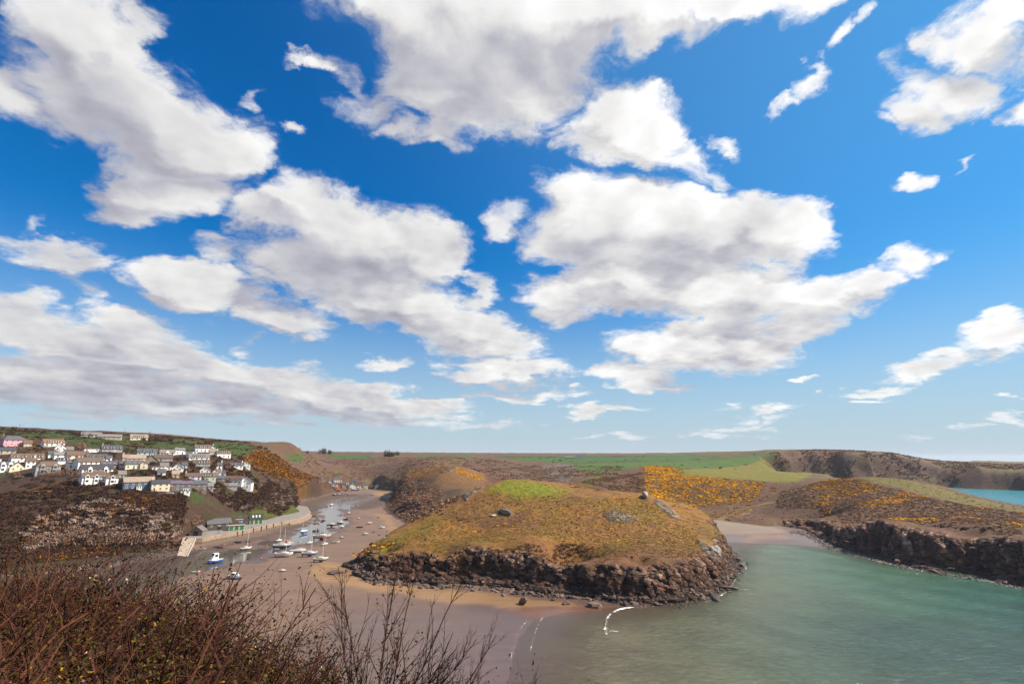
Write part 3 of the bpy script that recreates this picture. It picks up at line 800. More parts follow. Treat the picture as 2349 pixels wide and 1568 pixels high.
for p, w_, h_, s_, l_ in [
    ([(1398,1462),(1390,1445),(1396,1415),(1412,1402),(1440,1394),(1490,1391),(1530,1389)], 3.0, .40, .58, 'white breaker curling in beside the headland rocks'),
    ([(1393,1452),(1405,1447),(1425,1450)], 2.4, .25, .46, 'patch of white foam behind the breaker'),
    ([(1172,1520),(1178,1480),(1195,1440),(1218,1414)], .8, .10, .42, 'thin pale line of wash on the wet sand'),
    ([(1216,1500),(1222,1470),(1236,1430),(1252,1408)], .9, .12, .46, 'second thin pale line of wash nearer the sea'),
    ([(1530,1391),(1580,1389),(1625,1378),(1662,1360),(1684,1335),(1700,1306)], 2.0, .2, .46, 'white surf along the rocks at the headland end'),
    ([(1700,1275),(1706,1290),(1712,1310),(1706,1325)], 1.8, .2, .42, 'white surf round the outer rocks'),
    ([(1695,1350),(1720,1352),(1730,1350)], 1.8, .2, .40, 'small white wave breaking off the point'),
    ([(1690,1256),(1760,1249),(1830,1250),(1890,1262)], 1.0, .12, .28, 'faint wavelet rolling towards the cove beach'),
    ([(1925,1263),(2000,1283),(2063,1306),(2140,1320),(2215,1332),(2300,1347),(2349,1356)], 1.2, .12, .40, 'thin surf at the foot of the east cliff')]:
    wavelet(p, w_, h_, s_)['label'] = l_

# ------------------------------------------------------------------ builders
_MATS = {}
def pm(color, rough=.7, var=.18, scale=2.0, metal=0.0, spec=.4):
    """painted or natural surface with a little dirt and unevenness"""
    key = (tuple(round(c, 4) for c in color), rough, var, scale, metal)
    if key in _MATS:
        return _MATS[key]
    m, N, B = mat('surface_%03d' % len(_MATS))
    tc_ = N.n('ShaderNodeTexCoord').outputs['Object']
    n_ = N.noise(tc_, scale, 5, .62)
    info = N.n('ShaderNodeObjectInfo').outputs['Random']
    k = N.m('MULTIPLY', N.ss(n_, .3, .7, 1 - var, 1 + var * .7, 'LINEAR'), N.ss(info, 0, 1, 1 - var * .4, 1 + var * .3, 'LINEAR'))
    rgb = N.n('ShaderNodeRGB'); rgb.outputs[0].default_value = (*[c * .80 for c in color], 1)
    N.l(N.vm('SCALE', rgb.outputs[0], scale=k), B.inputs['Base Color'])
    B.inputs['Roughness'].default_value = rough; B.inputs['Metallic'].default_value = metal
    B.inputs['Specular IOR Level'].default_value = spec
    bump(N, n_, .25, .03, B)
    _MATS[key] = m
    return m

class MB:
    def __init__(self):
        self.v = []; self.f = []; self.mi = []
    def add(self, vs_, fs_, mi=0):
        o_ = len(self.v)
        self.v += [tuple(p) for p in vs_]
        self.f += [tuple(i + o_ for i in f) for f in fs_]
        self.mi += [mi] * len(fs_)
        return self
    def box(self, x0, x1, y0, y1, z0, z1, mi=0):
        return self.add([(x0,y0,z0),(x1,y0,z0),(x1,y1,z0),(x0,y1,z0),(x0,y0,z1),(x1,y0,z1),(x1,y1,z1),(x0,y1,z1)],
                        [(0,3,2,1),(4,5,6,7),(0,1,5,4),(1,2,6,5),(2,3,7,6),(3,0,4,7)], mi)
    def tube(self, a, b, r0, r1=None, n=6, mi=0):
        a = Vector(a); b = Vector(b); r1 = r0 if r1 is None else r1
        d = (b - a).normalized()
        u = d.orthogonal().normalized(); w = d.cross(u)
        vs_ = []
        for p, r in ((a, r0), (b, r1)):
            for k in range(n):
                t_ = 2 * math.pi * k / n
                vs_.append(p + (u * math.cos(t_) + w * math.sin(t_)) * r)
        fs_ = [(k, (k + 1) % n, n + (k + 1) % n, n + k) for k in range(n)] + [tuple(range(n))[::-1], tuple(range(n, 2 * n))]
        return self.add(vs_, fs_, mi)
    def prism(self, pts, y0, y1, mi=0):
        """outline in x,z pushed from y0 to y1"""
        n = len(pts)
        vs_ = [(x, y0, z) for x, z in pts] + [(x, y1, z) for x, z in pts]
        fs_ = [tuple(range(n)), tuple(range(n, 2 * n))[::-1]] + [(k, k + n, (k + 1) % n + n, (k + 1) % n) for k in range(n)]
        return self.add(vs_, fs_, mi)
    def loft(self, rings, closed=False, mi=None, cap=True):
        o_ = len(self.v); n = len(rings[0])
        for r in rings:
            self.v += [tuple(p) for p in r]
        for i in range(len(rings) - 1):
            for j in range(n if closed else n - 1):
                k = (j + 1) % n
                self.f.append((o_ + i * n + j, o_ + i * n + k, o_ + (i + 1) * n + k, o_ + (i + 1) * n + j))
                self.mi.append(mi(i, j) if callable(mi) else (mi or 0))
        if cap:
            for i in (0, len(rings) - 1):
                self.f.append(tuple(o_ + i * n + j for j in range(n))); self.mi.append(mi(i, 0) if callable(mi) else (mi or 0))
        return self
    def mesh(self, name, mats_, smooth=False):
        me = bpy.data.meshes.new(name)
        me.from_pydata(self.v, [], self.f); me.update()
        bm = bmesh.new(); bm.from_mesh(me); bmesh.ops.recalc_face_normals(bm, faces=bm.faces); bm.to_mesh(me); bm.free()
        for m in (mats_ if isinstance(mats_, (list, tuple)) else [mats_]):
            me.materials.append(m)
        if len(me.polygons) == len(self.mi):
            me.polygons.foreach_set('material_index', self.mi)
        if smooth:
            me.polygons.foreach_set('use_smooth', np.ones(len(me.polygons), bool))
        return me
    def build(self, name, mats_, parent=None, smooth=False):
        return put(name, self.mesh(name, mats_, smooth), parent)

def put(name, me, parent=None, loc=None, rot=None, scale=None):
    o = bpy.data.objects.new(name, me)
    COL.objects.link(o)
    if parent is not None:
        o.parent = parent
    if loc is not None:
        o.location = loc
    if rot is not None:
        o.rotation_euler = rot
    if scale is not None:
        o.scale = scale
    return o

def thing(name, loc, rz, label, cat, group=None):
    o = bpy.data.objects.new(name, None); COL.objects.link(o)
    o.location = loc; o.rotation_euler = (0, 0, rz)
    o.empty_display_size = .5
    o['label'] = label; o['category'] = cat
    if group:
        o['group'] = group
    return o

def tag(o, label, cat, group=None):
    o['label'] = label; o['category'] = cat
    if group:
        o['group'] = group
    return o

def cam_depth(p):
    return p.y * CP + (p.z - CAM.z) * SP
def metres(o_px, p):
    return o_px * OS / FPX * cam_depth(p)
GLASS = pm((.020, .026, .034), .12, .1, 1.0, spec=.8)
WHITE = pm((.80, .79, .76), .6, .08, .5)
SLATE = pm((.095, .090, .100), .75, .3, 1.5)
STONE = pm((.20, .175, .155), .9, .35, 1.4)
WOOD = pm((.16, .11, .07), .85, .3, 3)
COLS = dict(white=(.86, .86, .85), cream=(.74, .67, .48), pink=(.72, .34, .40), blue=(.075, .115, .20), green=(.42, .60, .38), turq=(.36, .66, .64), stone=(.17, .15, .14),
            grey=(.34, .33, .34), paleblue=(.55, .62, .76), beige=(.50, .42, .33), yellow=(.74, .56, .24), brown=(.30, .22, .17), palegreen=(.40, .52, .40), slatew=(.12, .13, .17))
ROOFS = dict(slate=(.085, .082, .098), brown=(.135, .085, .062), tan=(.30, .235, .18), orange=(.22, .11, .06), dark=(.05, .05, .062), purple=(.115, .095, .14), grey=(.19, .175, .17))

_win = {}
def window_mesh(kind):
    if kind not in _win:
        b = MB()
        if kind == 'pane':
            b.box(-.5, .5, -.02, .03, 0, 1)
            _win[kind] = b.mesh('pane', GLASS)
        elif kind == 'frame':
            t_ = .10
            b.box(-.5 - t_, -.5, -.06, .02, -t_, 1 + t_); b.box(.5, .5 + t_, -.06, .02, -t_, 1 + t_)
            b.box(-.5, .5, -.06, .02, 1, 1 + t_); b.box(-.5 - t_, .5 + t_, -.10, .02, -t_ * 1.6, 0)
            b.box(-.03, .03, -.05, .0, 0, 1)
            _win[kind] = b.mesh('frame', WHITE)
        elif kind == 'darkframe':
            _win[kind] = window_mesh('frame').copy(); _win[kind].materials.clear(); _win[kind].materials.append(pm((.10, .09, .09), .6))
    return _win[kind]

def add_window(parent, x, y, z, w, h, rz=0.0, frame='frame'):
    p = put('window', window_mesh('pane'), parent, (x, y, z), (0, 0, rz), (w, 1, h))
    put('frame', window_mesh(frame), p)
    return p

def roof_pieces(parent, w, d, z0, pitch, rmat, over=.35, hip=False, z_name='roof'):
    """roof with its ridge along x"""
    hgt = d / 2 * math.tan(pitch)
    b = MB(); t_ = .16
    hw = w / 2 + over; hd = d / 2 + over; drop = over * math.tan(pitch)
    rx = hw - (d * .42 if hip else 0)
    top = [(-hw, -hd, z0 - drop), (hw, -hd, z0 - drop), (rx, 0, z0 + hgt), (-rx, 0, z0 + hgt), (hw, hd, z0 - drop), (-hw, hd, z0 - drop)]
    vs_ = [(x, y, z + t_) for x, y, z in top] + top
    fs_ = [(0, 1, 2, 3), (2, 4, 5, 3), (0, 3, 5), (1, 4, 2), (6, 9, 8, 7), (8, 9, 11, 10), (6, 7, 1, 0), (10, 11, 5, 4), (6, 0, 5, 11), (7, 10, 4, 1)]
    if not hip:
        fs_[2] = (0, 3, 9, 6); fs_[3] = (1, 7, 8, 2); fs_[8] = (5, 11, 9, 3); fs_[9] = (4, 2, 8, 10)
    b.add(vs_, fs_)
    b.box(-rx - .02, rx + .02, -.14, .14, z0 + hgt + t_ - .05, z0 + hgt + t_ + .06)
    return b.build(z_name, rmat, parent), hgt

def body(b, w, d, z0, z1, pitch, gable=True):
    hgt = d / 2 * math.tan(pitch) if gable else 0
    pr = [(-d / 2, z0), (d / 2, z0), (d / 2, z1)] + ([(0, z1 + hgt)] if gable else []) + [(-d / 2, z1)]
    n = len(pr)
    vs_ = [(-w / 2, y, z) for y, z in pr] + [(w / 2, y, z) for y, z in pr]
    b.add(vs_, [tuple(range(n)), tuple(range(n, 2 * n))[::-1]] + [(k, k + n, (k + 1) % n + n, (k + 1) % n) for k in range(n)])

def chimney(parent, x, y, z, m, hgt=1.3):
    b = MB().box(x - .38, x + .38, y - .32, y + .32, z - .9, z + hgt * .85)
    b.box(x - .45, x + .45, y - .39, y + .39, z + hgt * .85, z + hgt)
    b.tube((x - .15, y, z + hgt), (x - .15, y, z + hgt + .4), .11, .09); b.tube((x + .15, y, z + hgt), (x + .15, y, z + hgt + .4), .11, .09)
    return b.build('chimney', m, parent)

def house(ox0, ox1, oy, label, wall='white', roof='slate', st=2, gable=False, turn=18, dorm=0, chim=1, hip=False, deep=None, porch=False, bay=0, rng=None, name='house', group=None, flat=False, base=None, sink=0.0, dormwall=None, wallh=None):
    p = base or hit((ox0 + ox1) / 2, oy)
    w = max(3.5, metres(ox1 - ox0, p))
    rng = random.Random(int(ox0 * 7 + oy * 13))
    deep = deep or min(8.0, max(5.0, w * .62))
    yaw = math.atan2(-p.x, p.y) + math.radians(turn)
    if gable:
        w_, deep = deep + rng.uniform(0, 2), max(4.5, w * .92)
        w = w_
    pitch = math.radians(36 if w > 6 else 42)
    hw = (wallh * .92 if wallh else (2.3 * st + .2))
    back = (w if gable else deep) / 2
    rz = yaw + (math.pi / 2 if gable else 0)
    front = Vector((math.sin(yaw), -math.cos(yaw), 0))
    c = p - front * back * .9
    t_ = thing(name, (c.x, c.y, p.z - sink), rz, label, 'house' if name == 'house' else name.replace('_', ' '), group)
    wm_ = pm(COLS[wall], .85, .10, .6) if wall not in ('stone', 'brown', 'beige') else pm(COLS[wall], .92, .35, 1.3)
    rm_ = pm(ROOFS[roof], .8, .28, 1.4)
    b = MB(); body(b, w, deep, -2.5, hw, pitch, not (flat or hip))
    b.build('wall', wm_, t_)
    if flat:
        MB().box(-w / 2 - .25, w / 2 + .25, -deep / 2 - .25, deep / 2 + .25, hw, hw + .28).build('roof', rm_, t_)
        hgt = 0
        ro = t_
    else:
        ro, hgt = roof_pieces(t_, w, deep, hw, pitch, rm_, hip=hip)
    cm_ = wm_ if rng.random() < .5 else pm((.22, .13, .10), .9, .3)
    if not flat:
        if chim >= 1:
            chimney(ro, (w / 2 - .5) * (1 if rng.random() < .5 else -1), 0, hw + hgt, cm_)
        if chim >= 2:
            chimney(ro, -(w / 2 - .5), 0, hw + hgt, cm_) if ro.children[0].data.vertices[0].co.x > 0 else chimney(ro, w / 2 - .5, 0, hw + hgt, cm_)
    fr = 'frame'
    # windows on the long front and on both ends
    nb = max(1, int(round(w / 3.3)))
    doorat = rng.randrange(nb)
    for s_ in range(st):
        for k in range(nb):
            x = -w / 2 + (k + .5) * w / nb
            z = .25 + s_ * 2.3
            if s_ == 0 and k == doorat:
                d_ = MB().box(x - .45, x + .45, -deep / 2 - .05, -deep / 2 + .05, 0, 2.05).build('door', pm(rng.choice([(.05, .10, .20), (.25, .04, .04), (.6, .6, .58), (.04, .12, .07)]), .5), t_)
                continue
            ww = min(1.25, w / nb * .55)
            add_window(t_, x, -deep / 2 - .02, z + .70, ww * .82, 1.05, 0, fr)
    for sgn in (-1, 1):
        ng = 2 if deep > 5.5 else 1
        for s_ in range(st):
            for k in range(ng):
                y = -deep / 2 + (k + .5) * deep / ng
                add_window(t_, sgn * (w / 2 + .02), y, 1.0 + s_ * 2.3, .85, 1.0, sgn * math.pi / 2, fr)
        if not flat and not hip and hgt > 2.2:
            add_window(t_, sgn * (w / 2 + .02), 0, hw + .3, .85, 1.0, sgn * math.pi / 2, fr)
    for k in range(dorm):
        x = -w / 2 + (k + .5) * w / dorm
        dw = min(1.9, w / dorm * .62) if dorm > 1 else w * .62
        zd = hw + .25; yd = -deep / 2 + .35
        dm = MB().box(x - dw / 2, x + dw / 2, yd, yd + deep * .34, zd - .3, zd + 1.35).build('dormer', pm(COLS[dormwall or ('white' if wall != 'stone' else 'grey')], .8, .1, .6), t_)
        if dorm > 1:
            MB().prism([(x - dw / 2 - .15, zd + 1.35), (x + dw / 2 + .15, zd + 1.35), (x, zd + 2.0)], yd - .15, yd + deep * .42).build('dormer_roof', rm_, dm)
        else:
            MB().box(x - dw / 2 - .15, x + dw / 2 + .15, yd - .18, yd + deep * .36, zd + 1.35, zd + 1.5).build('dormer_roof', rm_, dm)
        nw = max(1, int(dw / 1.5))
        for q in range(nw):
            put('window', window_mesh('pane'), dm, (x - dw / 2 + (q + .5) * dw / nw, yd - .03, zd + .15), (0, 0, 0), (dw / nw * .72, 1, .95))
    if porch:
        po = MB().box(-1.4, 1.4, -deep / 2 - 1.6, -deep / 2, -1, 2.1).build('porch', pm(COLS['white'], .7, .08, .6), t_)
        MB().prism([(-1.6, 2.1), (1.6, 2.1), (0, 3.2)], -deep / 2 - 1.75, -deep / 2 + .05).build('porch_roof', rm_, po)
        put('window', window_mesh('pane'), po, (-.6, -deep / 2 - 1.63, .7), None, (.7, 1, 1.0)); put('window', window_mesh('pane'), po, (.6, -deep / 2 - 1.63, .7), None, (.7, 1, 1.0))
    for k in range(bay):
        x = -w / 2 + (k + .5) * w / bay
        ba = MB().prism([(x - 1.1, -1), (x + 1.1, -1), (x + 1.1, hw + .6), (x, hw + 1.7), (x - 1.1, hw + .6)], -deep / 2 - .8, -deep / 2 + .6).build('bay', wm_, t_)
        for s_ in range(st):
            put('window', window_mesh('pane'), ba, (x, -deep / 2 - .83, .8 + 2.5 * s_), None, (1.5, 1, 1.35))
    return t_

# ------------------------------------------------------------------ the upper village
def R1(x0, x1, y): return x0 * .1746, x1 * .1746, 961.0 + y * .1746
def R2(x0, x1, y): return 351.6 + x0 * .1746, 351.6 + x1 * .1746, 996.2 + y * .1746
def R3(x0, x1, y): return 586.0 + x0 * .1746, 586.0 + x1 * .1746, 1019.6 + y * .1746
G1 = 'houses of the upper village'
HOUSES = [
 (R1(70,305,350), 'pink two-storey house with hipped slate roof at the far left of the hill', dict(wall='pink', roof='slate', hip=True, turn=22)),
 (R1(600,820,350), 'white dormer bungalow with rusty roof below the skyline field', dict(roof='orange', st=1, dorm=1, turn=20)),
 (R1(1730,1920,272), 'cream bungalow with wide white dormer standing alone near the skyline', dict(wall='cream', roof='tan', st=1, dorm=1, turn=8)),
 (R1(1090,1300,235), 'long low grey barn below the skyline hedge', dict(wall='grey', roof='grey', st=1, chim=0, turn=0, deep=6)),
 (R1(1310,1560,262), 'low pale outbuilding in the trees just under the skyline', dict(wall='beige', roof='grey', st=1, chim=0, turn=-5, deep=6)),
 (R1(720,850,452), 'white gable-fronted house with large glass gable', dict(gable=True, turn=5)),
 (R1(865,945,440), 'small grey annexe beside the glass-gabled white house', dict(wall='grey', roof='grey', st=1, turn=5, chim=0)),
 (R1(1130,1345,430), 'white flat-roofed bungalow with boxy upper storey', dict(flat=True, st=1, turn=12, roof='grey', deep=7)),
 (R1(1362,1580,428), 'slate-roofed cottage with three dormers next to boxy white bungalow', dict(wall='grey', roof='slate', st=1, dorm=3, turn=10)),
 (R1(1822,2040,470), 'turquoise and white house with two gables on the upper slope', dict(wall='turq', roof='slate', dorm=2, st=1, turn=5)),
 (R1(2110,2280,475), 'white cottage with grey roof to the right of turquoise house', dict(roof='grey', st=1, bay=1, turn=5)),
 (R1(730,875,508), 'low white bungalow below the glass-gabled house', dict(st=1, roof='grey', turn=15)),
 (R1(912,1140,514), 'cream bungalow with large dark brown roof', dict(wall='cream', roof='brown', st=1, turn=15)),
 (R1(1168,1395,552), 'pale green house with two dormers and gable end', dict(wall='green', roof='slate', st=1, dorm=3, turn=22, dormwall='green')),
 (R1(5,180,452), 'dark-roofed grey house below the pink house', dict(wall='beige', roof='dark', st=1, turn=15)),
 (R1(200,530,548), 'long terrace with dark roof and white right-hand gable', dict(roof='brown', st=1, turn=14, chim=2, dorm=4)),
 (R1(0,142,685), 'tall white house with grey bays at the left edge', dict(st=2, bay=2, turn=12, roof='slate')),
 (R1(140,300,678), 'cream gabled house with single square gable window', dict(wall='cream', roof='brown', gable=True, st=1, turn=8)),
 (R1(345,440,640), 'narrow dark-roofed house with white bay between two gables', dict(roof='brown', st=2, turn=10)),
 (R1(500,750,706), 'grey stone villa with white veranda behind bare trees', dict(wall='grey', roof='brown', st=2, bay=2, turn=12, hip=True)),
 (R1(770,895,585), 'small grey and white cottage left of white pair', dict(wall='white', roof='slate', st=1, turn=15, dorm=1)),
 (R1(900,1020,640), 'white cottage with slate roof adjoining the big white house', dict(roof='slate', st=2, turn=16, wallh=3.6)),
 (R1(1040,1325,648), 'large white house with brown roof and bright left gable', dict(roof='brown', st=2, turn=24, chim=2)),
 (R1(1110,1445,700), 'row of white gables under dark roofs in front of the big white house', dict(roof='dark', st=1, bay=2, turn=14)),
 (R1(1345,1510,655), 'grey stone cottage beside the large white house', dict(wall='stone', roof='slate', st=2, turn=10, wallh=3.8)),
 (R1(1452,1562,628), 'white cottage with blue-grey dormers', dict(roof='slate', st=1, dorm=2, turn=12)),
 (R1(1575,1660,640), 'narrow pink cottage in the middle row', dict(wall='pink', roof='slate', st=1, turn=12)),
 (R1(1662,1850,648), 'cream terrace cottage with four small windows', dict(wall='cream', roof='slate', st=2, wallh=3.6, turn=12)),
 (R1(1852,1920,650), 'cream gabled cottage at the end of the cream terrace', dict(wall='cream', roof='tan', st=2, gable=True, turn=0, wallh=4)),
 (R1(1615,1690,545), 'tan-roofed cottage behind the cream terrace', dict(wall='beige', roof='tan', st=1, turn=10)),
 (R1(1690,1890,552), 'long tan-roofed bungalow on the middle terrace', dict(wall='beige', roof='tan', st=1, turn=8, chim=2)),
 (R1(1905,2050,575), 'brown gabled bungalow beside the long tan bungalow', dict(wall='brown', roof='brown', st=1, gable=True, turn=0)),
 (R1(2040,2245,548), 'grey-brown row of bungalows below the white cottage', dict(wall='grey', roof='brown', st=1, turn=4)),
 (R1(1105,1400,835), 'long white terrace with brown roof above the scrub', dict(roof='brown', st=2, turn=16, bay=3, wallh=4, chim=2)),
 (R1(1400,1532,845), 'white end house of the long terrace with bay window', dict(roof='brown', st=2, turn=14, bay=1, wallh=4)),
 (R1(1652,1985,918), 'dark blue two-storey house with white porch and two chimneys', dict(wall='blue', roof='tan', st=2, porch=True, turn=8, chim=2)),
 (R1(2002,2205,938), 'cream two-storey house right of the dark blue house', dict(wall='cream', roof='dark', st=2, turn=8)),
 (R2(192,345,735), 'stone terrace house with purple slate roof', dict(wall='stone', roof='purple', st=2, turn=8)),
 (R2(347,490,738), 'stone terrace house with white porch and purple slate roof', dict(wall='stone', roof='purple', st=2, turn=8, porch=True)),
 (R2(492,685,738), 'dark grey stone house at the end of the stone terrace', dict(wall='stone', roof='slate', st=2, turn=8, chim=2)),
 (R2(365,470,785), 'white flat garage below the stone terrace', dict(st=1, flat=True, roof='grey', turn=5, name='garage', deep=5)),
 (R2(292,405,258), 'white house with tall left gable in the top row', dict(roof='grey', st=2, turn=16, wallh=4)),
 (R2(412,560,258), 'white flat-roofed block in the top row', dict(flat=True, st=1, turn=10, roof='grey')),
 (R2(560,745,225), 'white house with big brown roof at the top of the village', dict(roof='brown', st=2, turn=15, dorm=1, wallh=3.8)),
 (R2(740,815,205), 'small white gabled house right of the topmost house', dict(st=1, gable=True, turn=0, roof='grey')),
 (R2(842,1008,300), 'white house with brown roof and dormer at the edge of the field', dict(roof='brown', st=2, dorm=1, turn=16, wallh=4)),
 (R2(485,720,335), 'white dormer bungalow under the top row', dict(roof='grey', st=1, dorm=1, turn=10)),
 (R2(535,730,415), 'grey bungalow with brown roof and pale dormer', dict(wall='grey', roof='brown', st=1, dorm=1, turn=10)),
 (R2(2,215,470), 'long white modern house with dark picture windows', dict(flat=True, st=1, roof='grey', turn=8)),
 (R2(245,380,480), 'bright white gable-fronted cottage by long modern house', dict(gable=True, st=1, turn=-4, roof='grey')),
 (R2(1020,1170,438), 'white house with dark dormers near the gorse slope', dict(roof='slate', st=1, dorm=2, turn=10)),
 (R2(1160,1272,438), 'white glass-fronted gable nearest the gorse slope', dict(roof='slate', st=2, gable=True, turn=0, wallh=3.8)),
 (R2(432,615,590), 'pale blue cottage with brown roof', dict(wall='paleblue', roof='brown', st=1, turn=8, chim=2)),
 (R2(618,808,604), 'pale green house with long white dormer', dict(wall='palegreen', roof='brown', st=2, dorm=1, turn=8, wallh=3.6)),
 (R2(610,740,505), 'white gable behind the pale green house', dict(gable=True, st=1, roof='tan', turn=-2)),
 (R2(765,880,530), 'white cottage with two pale chimneys above pale green house', dict(gable=True, st=1, roof='tan', turn=-4, chim=2)),
 (R2(810,940,612), 'grey stone cottage right of the pale green house', dict(wall='stone', roof='slate', st=1, turn=8)),
 (R2(935,1160,642), 'white house with brown roof and bright right gable', dict(roof='brown', st=2, turn=-22, wallh=3.6)),
 (R2(1085,1285,706), 'white house whose broad gable end faces the harbour', dict(roof='dark', st=2, gable=True, turn=-12)),
 (R2(940,1090,712), 'low grey roofed annexe against the broad white gable', dict(wall='grey', roof='grey', st=1, turn=5, chim=0)),
]
W1 = dict(st=1, chim=0)
HOUSES += [
 (R1(2290,2349,452), 'small white cottage right of the white grey-roofed cottage', dict(st=1, gable=True, turn=0)),
 (R1(640,700,500), 'little white lean-to left of the low white bungalow', dict(W1, turn=10)),
 (R1(1405,1450,560), 'small white outhouse right of the pale green gable', dict(W1, turn=8)),
 (R1(1950,2020,470), 'white garage between turquoise house and white cottage', dict(W1, flat=True, roof='grey', turn=5)),
 (R1(320,400,355), 'low pale garden room right of the pink house', dict(W1, wall='beige', roof='brown', turn=12)),
 (R1(1240,1330,770), 'white outbuilding behind the long white terrace', dict(W1, turn=12, roof='brown')),
 (R1(1560,1640,770), 'pale shed above the dark blue house', dict(W1, wall='beige', roof='grey', turn=8)),
 (R1(2110,2200,655), 'white bungalow left of the long modern house', dict(st=1, turn=6, roof='grey')),
 (R2(455,490,305), 'tiny white annexe left of the white dormer bungalow', dict(W1, turn=6)),
 (R2(745,830,262), 'cream garden building beside the topmost houses', dict(W1, wall='cream', roof='tan', turn=6)),
 (R2(385,430,440), 'white hut right of the bright gable-fronted cottage', dict(W1, turn=4)),
 (R2(250,330,560), 'low stone-roofed cottage above the pale blue cottage', dict(st=1, wall='beige', roof='tan', turn=6)),
 (R2(880,935,552), 'little white cottage right of the two-chimney cottage', dict(st=1, turn=-4)),
 (R2(690,780,716), 'grey outbuilding between stone terrace and brown-roofed white house', dict(W1, wall='grey', roof='grey', turn=6)),
 (R2(60,150,540), 'white cottage below the long modern house', dict(st=1, turn=6, roof='slate')),
 (R2(840,900,440), 'small white house among the trees right of the grey bungalow', dict(st=1, turn=5, roof='slate'))]
for (a_, b_, y_), lab, kw in HOUSES:
    house(a_, b_, y_, lab, group=G1, **kw)
# houses at the head of the harbour
G2 = 'houses at the head of the harbour'
for (a_, b_, y_), lab, kw in [
 (R3(995,1075,545), 'white cottage left of the orange crane', dict(gable=True, st=1, turn=-5)),
 (R3(1030,1130,492), 'tall house with white upper gable behind the crane', dict(st=2, turn=5, roof='slate', wall='white')),
 (R3(1135,1190,572), 'stone gabled house just right of the crane', dict(wall='beige', gable=True, st=2, turn=0)),
 (R3(1170,1225,578), 'slate roofed stone house facing the car park', dict(wall='stone', st=2, turn=-5)),
 (R3(1190,1232,512), 'small white gable among the roofs above the car park', dict(gable=True, st=1, turn=0)),
 (R3(1235,1315,572), 'white gabled house with chimney above the car park', dict(gable=True, st=2, turn=5)),
 (R3(1315,1382,570), 'white house with dark roof right of the chimneyed gable', dict(roof='dark', st=2, turn=0)),
 (R3(1382,1475,560), 'cream house with slate roof by the harbour green', dict(wall='cream', st=2, turn=0)),
 (R3(1476,1542,556), 'yellow house with steep brown roof', dict(wall='yellow', roof='brown', st=2, turn=0)),
 (R3(1562,1640,560), 'cream gabled cottage standing apart beside the beach', dict(wall='cream', roof='grey', gable=True, st=1, turn=0)),
 (R3(1262,1332,512), 'brown stone house with chimney behind the white houses', dict(wall='brown', roof='slate', st=2, turn=0)),
 (R3(870,900,476), 'small white building half hidden at the valley foot', dict(st=1, turn=0)),
 (R3(965,1000,500), 'little white gable behind the crane-side cottage', dict(st=1, gable=True, turn=0))]:
    house(a_, b_, y_, lab, group=G2, **kw)

for (a_, b_, y_), lab, kw in [((1296,1318,1050.5), 'long low farm shed among the far green fields', dict(wall='grey', roof='grey', st=1, chim=0, turn=0)), ((1322,1345,1050.5), 'pale farmhouse beside the farm shed in the far green fields', dict(st=2, turn=0))]:
    house(a_, b_, y_, lab, group='far farm buildings', **kw)
# ------------------------------------------------------------------ quay, slipway and sheds
QZ = 3.8
def qp(pts, z): return [onz(*p, z) for p in pts]
edge_px = [(519, 1223.5), (546, 1218), (573, 1212.5), (596, 1207), (620, 1202), (640, 1197.5), (662, 1193), (690, 1187.5), (706, 1180), (712, 1174), (708, 1167), (704, 1161)]
EDGE = qp(edge_px, QZ)
BACK = qp([(684, 1157), (672, 1172), (640, 1183), (600, 1189), (560, 1195), (500, 1200), (450, 1206), (418, 1218), (420, 1230)], QZ)
FRONT2 = qp([(447, 1234), (464, 1233), (490, 1228), (515, 1224)], QZ)
deckpoly = EDGE + BACK + FRONT2
quay = thing('quay', (EDGE[0][0], EDGE[0][1], 0), 0, 'long stone harbour quay with a road along the top', 'quay')
q0 = Vector((EDGE[0][0], EDGE[0][1], 0))
def rel(p, z): return (p[0] - q0.x, p[1] - q0.y, z)
QSTONE = pm((.30, .215, .15), .9, .45, .8)
b = MB(); n = len(deckpoly)
b.add([rel(p, QZ) for p in deckpoly], [tuple(range(n))])
b.build('deck', pm((.25, .225, .20), .9, .3, .25), quay)
b = MB()
line = FRONT2 + EDGE
k = len(line)
def off(line, i, d):
    a = Vector(line[max(i - 1, 0)]); c = Vector(line[min(i + 1, len(line) - 1)]); t_ = (c - a).normalized()
    return (line[i][0] + t_.y * d, line[i][1] - t_.x * d)
rows = [[rel(off(line, i, .9), -1.5) for i in range(k)], [rel(off(line, i, .45), 1.9) for i in range(k)], [rel(off(line, i, .40), 2.0) for i in range(k)], [rel(off(line, i, .12), QZ - .25) for i in range(k)], [rel(off(line, i, -.5), QZ - .25) for i in range(k)]]
b.loft(rows, mi=lambda i, j: 0 if i >= 1 else 1, cap=False)
wall_o = b.build('wall', [QSTONE, pm((.15, .115, .085), .9, .4, .8)], quay)
b = MB()
rows = [[rel(off(line, i, .22), QZ - .25) for i in range(k)], [rel(off(line, i, .22), QZ + .12) for i in range(k)], [rel(off(line, i, -.55), QZ + .12) for i in range(k)], [rel(off(line, i, -.55), QZ - .25) for i in range(k)]]
b.loft(rows, mi=0, cap=True)
b.build('coping', pm((.36, .27, .20), .9, .35, .8), quay)
for t_ in (.9, 1.35, 2.3, 3.1, 3.6, 4.3, 5.2):
    i = int(t_); f = t_ - i
    a = Vector(EDGE[i]).lerp(Vector(EDGE[i + 1]), f); d = (Vector(EDGE[i + 1]) - Vector(EDGE[i])).normalized(); nrm = Vector((d.y, -d.x))
    c = a + nrm * .55
    o = MB().box(-.22, .22, -.22, .22, -1, QZ + .25).build('fender_post', pm((.06, .045, .04), .9, .3), quay)
    o.location = (c.x - q0.x, c.y - q0.y, 0); o.rotation_euler = (0, 0, math.atan2(d.y, d.x))
